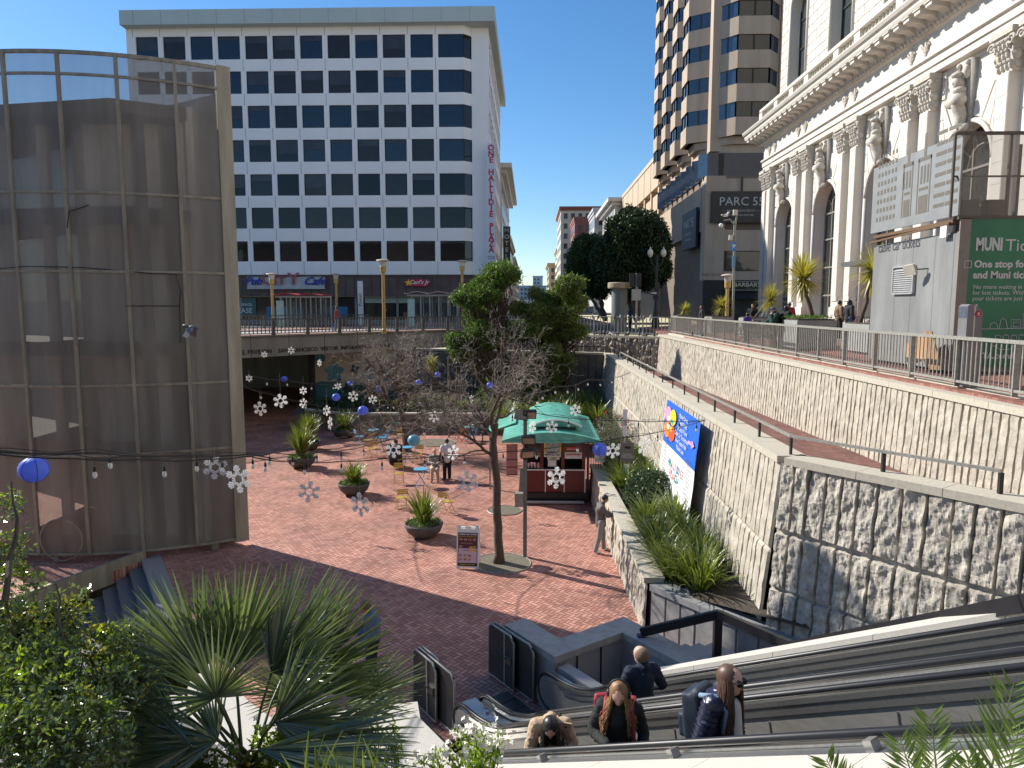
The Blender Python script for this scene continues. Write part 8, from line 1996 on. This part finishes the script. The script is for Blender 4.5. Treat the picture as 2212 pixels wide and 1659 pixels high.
    if legs_:
        m = MB(); m.cone(J['hpl'], J['hpr'], .10*k_+e, .10*k_+e, 12); m.cone(J['pel'], J['pel']-Vector((0, 0, .04)), .125*k_+e*.6, .115*k_, 12)
        for S in 'lr': leg(m, S, e*.8+.006); m.cone(lerp(J['kn'+S], J['an'+S], .5), J['an'+S], .052*k_+e, .048+e, 10)
        remesh(m, 'trousers', vox, legs_, t, M, 3)
    if shoe:
        for S in 'lr':
            m = MB(); m.cone(J['an'+S]-Vector((0, 0, .02)), J['to'+S], .046, .038, 8); remesh(m, 'shoe', max(.012, vox*.7), shoe, t, M, 1)
    if hair:
        if hairstyle in ('short', 'bald'):
            m = MB(); f = 1.0 if hairstyle == 'short' else .97
            m.ball(H+U_*(.040 if f == 1 else .012)-L_*(.022 if f == 1 else .035), .094, 14, (.97, 1.08, 1.05), MH); o = remesh(m, 'hair', .01, hair, t, M, 1)
        else:
            rnd = random.Random(len(label)); m = MB(); n_ = 420; L0 = {'long': .44, 'wavy': .30, 'bun': .12, 'bent': .30}[hairstyle]
            m.ball(M@(H+U_*.030-L_*.022), .095*s, 12, (.95, 1.08, 1.03), Matrix.Rotation(yaw, 3, 'Z')@MH)
            for i in range(n_):
                a = rnd.uniform(-2.35, 2.35); # angle from the back; 0 = back
                ph_ = rnd.uniform(.1, 1.45); d = (-L_*cos(a)+R_*sin(a))*sin(ph_)+U_*cos(ph_)
                p = H+U_*.025-L_*.015+Vector(d)*.093; q = [p.copy()]; out_ = (-L_*cos(a)+R_*sin(a))
                LL = L0*rnd.uniform(.75, 1.1); seg = 9; px_ = rnd.uniform(0, 6.28); g = Vector((0, 0, -1)) if hairstyle != 'bent' else Vector((0, .25, -1)).normalized()
                first = out_*(.10 if abs(a) < 2 else .07)
                for k in range(seg):
                    f = (k+1)/seg; tgt = H+out_*(.100+.035*f*(2.4 if hairstyle == 'wavy' else .6))-U_*(.04)+g*LL*f
                    wv = (R_*sin(px_+f*14)+L_*cos(px_+f*12))*(.026*f if hairstyle == 'wavy' else .004)
                    q.append(lerp(p+g*LL*f*.9+out_*.02, tgt, min(1, .5+f))+wv)
                m.tube([M@v for v in q], [.007*s]*(seg)+[.002*s], 4, caps=False)
            m.build('hair', hair, t, org=(0, 0, 0), smooth=True)
    if cap:
        m = MB(); m.ball(M@(H+U_*.055-L_*.01), .098*s, 12, (.98, 1.08, .75), Matrix.Rotation(yaw, 3, 'Z')@MH); c = H+U_*.05+L_*.12; m.obox(M@c, M.to_3x3()@R_, M.to_3x3()@L_, (0, 0, 1), .07*s, .05*s, .008*s); m.build('cap', cap, t, org=(0, 0, 0), smooth=True)
    t['_'] = 0; del t['_']; return t, J, M
HB = leafmat('hair_black', (.008, .007, .007), (.03, .026, .025), .4, .02); HBR = leafmat('hair_brown', (.05, .028, .018), (.16, .09, .055), .45, .05); HST = leafmat('hair_strawberry', (.13, .06, .025), (.42, .24, .11), .5, .1); HGR = mat('hair_sandy_grey', (.17, .115, .075), .8, 0, .4, 60); HBL = mat('hair_blonde', (.55, .42, .25), .6, 0, .2, 20)
def yawto(dx, dy): return atan2(-dx, dy)
# --- four on the escalators. feet on a step, hands on the near handrail
def foot(s, u, dz=-.834): return su(s, u, dz+.577*(u)+.10)
NAVYP = mat('navy_puffer', (.016, .020, .055), .35, 0, .15, 5, .0, spec=.6)
# headphone woman, faces the camera/near handrail
zst = lambda u: -.96+.577*u-.02
P_ = su(4.90, -5.0, 0); P_.z = zst(-5.0)+.06
ya = yawto(-.2, -.98)
hw, J, M = person('woman with wavy strawberry hair, black headphones and red backpack on the near escalator', P_, ya, dict(head=(0.0, .10, 1.545), neck=(0, .03, 1.41), chest=(0, .02, 1.24), shl=(-.18, .02, 1.36), shr=(.18, .02, 1.36), elr=(.27, .06, 1.08), wrr=(.10, .30, 1.08), har=(.03, .36, 1.075), ell=(-.26, .0, 1.08), wrl=(-.24, .2, .92), hal=(-.22, .27, .89)), SKIN1, cloth('black_sweater', (.016, .020, .018)), cloth('black_trousers', (.015, .015, .018)), BLACK, HST, 'wavy', .97, .016, True, (0, .86, -.5), .02)
H = J['head']
def att(t, M, name, mt, fn, smooth=True): m = MB(); fn(m); 
def hsphones(m):
    P = []; 
    for k in range(15): a = pi*k/14; P.append(M@(H+Vector((cos(a)*.108, -.01-.02*0, .03+sin(a)*.118-.0))))
    m.tube(P, .012, 7)
    for s_ in (-1, 1): m.tube([M@(H+Vector((s_*.088, 0, 0))), M@(H+Vector((s_*.125, 0, 0)))], [.042, .036], 12)
m = MB(); hsphones(m); m.build('headphones', BLACK, hw, org=(0, 0, 0), smooth=True)
m = MB(); m.tube([M@(H+Vector((-.126, 0, 0))), M@(H+Vector((-.130, 0, 0)))], .026, 12); m.build('ear_cup_cap', STEEL, hw, org=(0, 0, 0))
REDB = cloth('red_backpack', (.30, .02, .035), .15, .6)
m = MB(); m.obox((-.02, -.20, 1.10), (1, 0, 0), (0, 1, 0), (0, 0, 1), .15, .08, .24); m.cone(Vector((.02, -.18, 1.36)), Vector((.25, -.12, 1.36)), .05, .04); m.obox((.22, -.12, 1.10), (1, .2, 0), (0, 1, 0), (0, 0, 1), .06, .05, .25); remesh(m, 'backpack', .018, REDB, hw, M)
m = MB(); 
for s_ in (-1, 1): m.tube([M@Vector(v) for v in ((s_*.13, -.10, 1.40), (s_*.14, .03, 1.445), (s_*.14, .13, 1.36), (s_*.15, .17, 1.2), (s_*.17, .10, 1.0))], .020, 6)
m.build('strap', REDB, hw, org=(0, 0, 0), smooth=True)
m = MB(); 
for S in 'r': a, b = J['el'+S], J['wr'+S]; m.cone(lerp(a, b, .0), lerp(a, b, .18), .062, .060, 12)
remesh(m, 'sleeve_band', .012, cloth('rust_band', (.22, .05, .03)), hw, M)
# beige trench coat woman, bending over the rail, head bowed
P_ = su(4.95, -6.2, 0); P_.z = zst(-6.2)+.08
ya = yawto(.04, -1)
bw, J, M = person('woman with long black hair in a beige trench coat, bowed over the near escalator handrail', P_, ya, dict(pel=(0, -.10, .93), hpl=(-.09, -.10, .92), hpr=(.09, -.10, .92), waist=(0, -.04, 1.06), chest=(0, .08, 1.2), neck=(0, .20, 1.31), head=(.02, .34, 1.36), shl=(-.18, .14, 1.28), shr=(.18, .14, 1.28), ell=(-.27, .22, 1.03), wrl=(-.10, .40, 1.06), hal=(-.03, .43, 1.07), elr=(.26, .22, 1.02), wrr=(.16, .40, 1.0), har=(.10, .45, 1.02)), SKIN1, cloth('beige_trench', (.50, .36, .235)), cloth('black_trousers', (.015, .015, .018)), BLACK, HB, 'bent', .97, .016, True, (.05, .65, -.75), .026, collar=True)
m = MB(); m.tube([M@Vector(v) for v in ((-.12, .05, 1.36), (-.02, .24, 1.25), (.08, .28, 1.1), (.15, .22, .95))], .020, 6); m.build('bag_strap', BLACK, bw, org=(0, 0, 0), smooth=True)
m = MB()
for pth in (((-.05, .28, 1.22), (-.18, .30, 1.12), (-.24, .30, 1.03), (-.12, .44, 1.02)), ((.02, .28, 1.2), (-.08, .34, 1.1), (-.10, .42, 1.0))): m.tube([M@Vector(v) for v in pth], .006, 5)
m.build('cord', BLACK, bw, org=(0, 0, 0))
m = MB(); c_ = M@Vector((-.17, .235, 1.30)); m.ball(c_, .012, 7); m.build('coat_button', BLACK, bw, org=(0, 0, 0))
m = MB(); m.obox(M@Vector((-.165, .215, 1.31)), M.to_3x3()@Vector((1, 0, .2)), M.to_3x3()@Vector((0, 1, 0)), M.to_3x3()@Vector((-.2, 0, 1)), .07, .012, .035); m.build('shoulder_tab', cloth('beige_trench', (.5, .36, .235)), bw, org=(0, 0, 0))
# woman with sunglasses in navy puffer, profile right, yelling; backpack
P_ = su(4.98, -3.8, 0); P_.z = zst(-3.8)-.05
ya = yawto(.62, -.55)
sw, J, M = person('woman with long straight brown hair, sunglasses and navy quilted jacket, mouth wide open', P_, ya, dict(head=(.03, .10, 1.585), neck=(0, .04, 1.44), shr=(.17, .0, 1.37), shl=(-.17, .0, 1.37), elr=(.28, -.04, 1.08), wrr=(.30, .20, 1.02), har=(.28, .28, 1.01), ell=(-.26, .0, 1.08)), SKIN1, NAVYP, cloth('black_trousers', (.015, .015, .018)), BLACK, HBR, 'long', .99, .016, True, (.05, .97, .1), .036, thick=1.08, collar=True)
H = J['head']
m = MB()
for S in 'rl':
    for f in (.05, .2, .35, .5, .65, .8, .95):
        for a_, b_, r_ in (('sh', 'el', .098), ('el', 'wr', .084)):
            if a_ == 'el' and f > .8: continue
            p = lerp(J[a_+S], J[b_+S], f); d = (J[b_+S]-J[a_+S]).normalized(); x = d.orthogonal().normalized(); y = d.cross(x); rr_ = lerp(.100, .088, f) if a_ == 'sh' else lerp(.088, .076, f)
            m.tube([M@(p+(x*cos(q)+y*sin(q))*rr_) for q in [2*pi*k/16 for k in range(17)]], .006, 4)
m.build('quilting_seam', mat('navy_seam', (.006, .008, .02), .6), sw, org=(0, 0, 0), smooth=True)
m = MB(); m.cone(Vector((0, .10, 1.34)), Vector((0, .115, 1.0)), .085, .10); remesh(m, 'white_shirt', .015, cloth('white_shirt', (.72, .70, .66), .05), sw, M)
for s_ in (-1, 1): m = MB(); m.ball(M@(H+Vector((s_*.038, .103, .015))), .033, 10, (1, .5, .95)); m.build('sunglass_lens', glassmat('sunglass_lens', (.01, .008, .008), .05, .9), sw, org=(0, 0, 0), smooth=True)
m = MB(); 
for s_ in (-1, 1): m.tube([M@(H+Vector((s_*.07, .095, .025))), M@(H+Vector((s_*.082, .0, .015)))], .006, 5)
m.build('sunglass_arm', mat('tortoiseshell', (.08, .035, .02), .3), sw, org=(0, 0, 0))
m = MB(); m.ball(M@(H+Vector((0, .098, -.062))), .019, 9, (.85, .6, 1.3)); m.build('open_mouth', mat('dark_mouth', (.10, .01, .012), .4), sw, org=(0, 0, 0), smooth=True)
BPK = cloth('teal_navy_backpack', (.016, .028, .05), .25, .6)
m = MB(); m.obox((0, -.22, 1.14), (1, 0, 0), (0, 1, .12), (0, -.12, 1), .14, .09, .22); m.cone(Vector((-.08, -.19, 1.36)), Vector((.08, -.19, 1.36)), .07, .07); m.obox((0, -.32, 1.02), (1, 0, 0), (0, 1, .1), (0, -.1, 1), .11, .05, .11); remesh(m, 'backpack', .016, BPK, sw, M)
m = MB(); m.tube([M@Vector(v) for v in ((.14, -.14, 1.40), (.15, .02, 1.455), (.14, .12, 1.35), (.16, .10, 1.15))], .022, 6); m.build('strap', cloth('pale_blue_strap', (.20, .28, .38)), sw, org=(0, 0, 0), smooth=True)
# bald man in navy, seen from behind, on far escalator going down
P_ = su(6.78, -6.5, 0); P_.z = zst(-6.5)+.02
ya = yawto(-.28, .96)
bm, J, M = person('balding man in a dark navy jacket seen from behind on the far escalator', P_, ya, dict(head=(-.01, .03, 1.60), ell=(-.28, .02, 1.13), elr=(.32, .0, 1.14), wrr=(.30, .22, 1.0), har=(.28, .3, .98), wrl=(-.27, .2, 1.0), hal=(-.25, .27, .98)), SKIN1, cloth('navy_jacket', (.010, .018, .038)), cloth('black_trousers', (.015, .015, .018)), BLACK, HGR, 'bald', .98, .018, False, (-.45, .89, -.05), .024, thick=1.15, collar=True)
m = MB(); H = J['head']; m.obox(M@(H+Vector((-.085, .06, .02))), M.to_3x3()@Vector((-.45, .89, 0)), M.to_3x3()@Vector((.89, .45, 0)), (0, 0, 1), .03, .008, .018); m.build('sunglasses', BLACK, bm, org=(0, 0, 0))
# --- plaza people
c = atz(1297, 1192, FL); 
person('dark haired man in grey jacket and grey joggers reaching to the low granite wall', c, yawto(.75, .1), dict(head=(0, .12, 1.60), neck=(0, .04, 1.46), elr=(.22, .16, 1.16), wrr=(.14, .40, 1.18), har=(.12, .48, 1.18), ell=(-.22, .16, 1.15), wrl=(-.12, .38, 1.12), hal=(-.10, .46, 1.12), knl=(-.12, .10, .50), anl=(-.14, .12, .09), tol=(-.16, .27, .03), knr=(.10, -.06, .50), anr=(.12, -.18, .09), tor=(.13, -.04, .03)), SKIN2, cloth('grey_jacket', (.14, .125, .11)), cloth('grey_joggers', (.25, .245, .245)), WHITE, HB, 'short', 1.02, .02, False, (0, .93, -.36), .025, coat_len=.03)
c = atz(966, 1036, FL)
person('man walking away in a white polo shirt and black trousers beside the seated woman', c, yawto(-.2, 1), dict(ell=(-.26, -.06, 1.14), wrl=(-.30, -.02, .90), hal=(-.30, .02, .82), elr=(.25, .06, 1.14), wrr=(.22, .24, 1.02), har=(.20, .30, 1.0), knl=(-.10, -.02, .50), anl=(-.12, -.22, .14), tol=(-.13, -.10, .05), knr=(.10, .08, .5), anr=(.10, .05, .09)), SKIN3, cloth('white_polo', (.70, .69, .72), .04), cloth('black_trousers', (.015, .015, .018)), BLACK, HB, 'short', 1.03, .022, False, (0, 1, 0), .028, sleeves=False, thick=1.1)
SIT = dict(pel=(0, 0, .52), waist=(0, -.01, .68), chest=(0, 0, .88), neck=(0, .01, 1.05), head=(0, .04, 1.20), shl=(-.18, 0, 1.0), shr=(.18, 0, 1.0), hpl=(-.09, .0, .52), hpr=(.09, 0, .52), ell=(-.25, .06, .76), elr=(.24, .05, .76), wrl=(-.16, .28, .78), hal=(-.12, .35, .79), wrr=(.08, .24, .74), har=(.02, .28, .76), knl=(-.12, .44, .52), knr=(.10, .46, .54), anl=(-.12, .42, .09), anr=(.12, .55, .10), tol=(-.12, .56, .03), tor=(.13, .70, .06))
c = atz(940, 1035, FL)
person('blonde woman in a grey tweed jacket and beige trousers sitting at the blue table', c, yawto(.1, -1), SIT, SKIN1, cloth('tweed_grey', (.33, .33, .30), .35), cloth('beige_trousers', (.50, .40, .32)), BLACK, HBL, 'short', 1.0, .022, True, (0, .97, -.2), .022)
c = atz(852, 1012, FL); S2 = dict(SIT)
person('person in black clothes bent over, sitting on a yellow chair with back to the camera', c, yawto(.1, 1), dict(SIT, chest=(0, .12, .86), neck=(0, .2, 1.0), head=(0, .3, 1.08), shl=(-.2, .12, .96), shr=(.2, .12, .96)), SKIN2, cloth('black_padded_coat', (.012, .012, .014)), cloth('black_trousers', (.015, .015, .018)), BLACK, HB, 'short', 1.05, .024, False, (0, .9, -.4), .06, thick=1.25, coat_len=.12)
c = atz(805, 1476, FL)
person('man in a blue grey shirt looking down, half hidden behind the fan palm', c, yawto(-.9, -.4), dict(head=(0, .10, 1.58), neck=(0, .03, 1.45), wrl=(-.15, .2, 1.0), hal=(-.1, .27, 1.0), wrr=(.15, .2, 1.0), har=(.1, .27, 1.0)), SKIN2, cloth('blue_grey_shirt', (.10, .15, .22)), cloth('dark_trousers', (.02, .022, .03)), BLACK, HGR, 'short', 1., .018, False, (0, .8, -.6), .03, thick=1.1)
c = su(4.98, -8.3, 0); c.z = zst(-8.3) if zst(-8.3) > FL else FL+.03
person('person in a dark pink patterned top at the foot of the near escalator, mostly hidden', c, yawto(.3, -1), dict(), SKIN2, cloth('pink_black_pattern', (.12, .04, .05), .9), cloth('black_trousers', (.015, .015, .018)), BLACK, HB, 'short', .80, .024, True, (0, .8, -.5), .02)
# --- street people
def onstreet(px, py, Y, z0=0.): p = aty(px, py, Y); p.z = z0; return p
p = aty(1672, 760, 17.5)
c = Vector((9.35, 27.4, 0)); d_ = ray(1672, 700); Yc = 9.7/d_[0]*d_[1]; c = Vector((9.55, 9.55/d_[0]*d_[1], -.07))
person('man in a blue cap and dark green jacket leaning his hand on the street railing', c, yawto(-1, -.2), dict(head=(0, .08, 1.58), elr=(.2, .1, 1.14), wrr=(.15, .30, 1.04), har=(.14, .36, 1.04), ell=(-.2, .16, 1.12), wrl=(-.10, .2, 1.36), hal=(-.06, .16, 1.44)), SKIN1, cloth('dark_green_jacket', (.012, .045, .030)), cloth('dark_red_trousers', (.05, .02, .02)), BLACK, None, 'short', .96, .022, False, (0, 1, 0), .05, cap=cloth('blue_cap', (.06, .12, .22)), thick=1.2, hood=True)
d_ = ray(1697, 700); c = Vector((9.95, 9.95/d_[0]*d_[1], -.06))
person('person in a long black hooded coat right behind the man in the blue cap', c, yawto(1, .4), dict(), SKIN2, cloth('black_hooded_coat', (.010, .011, .012)), cloth('dark_trousers', (.02, .022, .03)), BLACK, HB, 'long', .98, .022, True, (0, 1, 0), .05, hood=True, thick=1.15, coat_len=.25)
for px, Y, yaw_, lb, tp_, lg, hr_, hs, s_ in ((1812, 33.0, yawto(1, .2), 'person in a brown camouflage coat queuing left at the cash machines', cloth('brown_camouflage', (.20, .13, .07), .8), cloth('black_jeans', (.02, .02, .02)), HB, 'short', 1.), (1833, 32.4, yawto(1, .3), 'person in a dark hooded jacket and blue jeans queuing right at the cash machines', cloth('charcoal_jacket', (.025, .025, .03)), cloth('blue_jeans', (.07, .12, .22)), HB, 'bun', 1.02),
     (1704, 36, yawto(0, 1), 'person in a red jacket walking behind the black hooded coat', cloth('red_jacket', (.30, .02, .03)), cloth('dark_trousers', (.02, .022, .03)), HB, 'short', .98), (1625, 38, yawto(-.6, -1), 'person in black with a helmet and face mask among the parked bikes', cloth('black_jacket', (.015, .015, .017)), cloth('dark_trousers', (.02, .022, .03)), HB, 'short', .98), (1614, 33, yawto(-.4, 1), 'person in a purple top crouched behind the railing by the bikes', cloth('purple_top', (.05, .03, .20)), cloth('dark_trousers', (.02, .022, .03)), HB, 'short', .78),
     (1515, 41, yawto(-1, 0), 'hunched rider in a dark coat on a bicycle left of the coffee shop palms', cloth('dark_grey_coat', (.03, .03, .032)), cloth('dark_trousers', (.02, .022, .03)), HB, 'short', .98), (1492, 58, yawto(1, .2), 'white haired person in blue crossing behind the round column', cloth('blue_coat', (.03, .05, .14)), cloth('dark_trousers', (.02, .022, .03)), mat('hair_white', (.6, .6, .58), .6), 'short', 1.)):
    z = .28 if Y < 40 and px > 1750 else .1
    p = onstreet(px, 700, Y, z); 
    if px == 1492: p = onstreet(1361, 700, 60, Z0)
    if p.x > 8.7: p.z = -.1+(min(p.x, 17.5)-8.7)/8.8*.38 if p.y < 58 else Z0
    person(lb, p, yaw_, dict(), SKIN2, tp_, lg, BLACK, hr_, hs, s_, .026, False, (0, 1, 0), .04)
p = aty(729, 718, 50); p.z = Z0+.1
person('person in a red jacket and jeans walking on the bridge pavement', p, yawto(-1, .2), dict(anl=(-.1, -.3, .12), tol=(-.1, -.18, .05), knl=(-.1, -.04, .5), anr=(.1, .22, .09), tor=(.1, .36, .04), knr=(.1, .16, .5)), SKIN2, cloth('dull_red_jacket', (.22, .05, .05)), cloth('blue_jeans', (.07, .12, .22)), BLACK, HB, 'short', 1., .026, False, (0, .9, -.3), .04)
for px, lb in ((835, 'dark figure standing in the shade beyond the bridge railing'), (1000, 'person in dark clothes waiting inside the right bus shelter')):
    p = aty(px, 700, 64); p.z = Z0; person(lb, p, 0, dict(), SKIN2, cloth('dark_coat', (.02, .02, .025)), cloth('dark_trousers', (.02, .022, .03)), BLACK, HB, 'short', 1., .03)
# bicycles
def bike(label, c, yaw, col_):
    t = thing('bicycle', label, 'bicycle', tuple(c), 'bicycles on the sidewalk'); M = Matrix.Translation(Vector((0, 0, 0))) @ Matrix.Rotation(yaw, 4, 'Z')
    for x in (-.52, .52): 
        m = MB(); m.tube([M@Vector((x+cos(a)*.33, 0, .34+sin(a)*.33)) for a in [2*pi*k/20 for k in range(21)]], .02, 6)
        w__ = m.build('wheel', RUBBER, t, org=(0, 0, 0)); m = MB()
        for k in range(8): m.tube([M@Vector((x, 0, .34)), M@Vector((x+cos(k*.785)*.32, 0, .34+sin(k*.785)*.32))], .003, 3)
        m.build('spokes', GALV, w__, org=(0, 0, 0))
    m = MB()
    for a, b in (((-.52, .34), (-.1, .3)), ((-.1, .3), (-.22, .85)), ((-.52, .34), (-.2, .75)), ((-.1, .3), (.38, .8)), ((-.2, .75), (.38, .85)), ((.38, .95), (.52, .34))): m.tube([M@Vector((a[0], 0, a[1])), M@Vector((b[0], 0, b[1]))], .018, 6)
    m.tube([M@Vector((.36, -.28, 1.0)), M@Vector((.38, 0, .96)), M@Vector((.36, .28, 1.0))], .014, 6); m.build('frame', col_, t, org=(0, 0, 0)); m = MB(); m.ball(M@Vector((-.23, 0, .9)), .07, 8, (1.6, 1, .5)); m.build('saddle', BLACK, t, org=(0, 0, 0))
for px, Y, yw, lb in ((1612, 34, .3, 'black bicycle loaded with bags, leftmost by the railing planters'), (1640, 35, -.3, 'second black bicycle parked behind the railing'), (1650, 34, .1, 'black bicycle nearest the man in the blue cap'), (1516, 40.6, .1, 'bicycle under the hunched rider in the dark coat')):
    p = aty(px, 700, Y); p.z = -.1+(min(p.x, 17.5)-8.7)/8.8*.38; bike(lb, p, yw, BLKM)
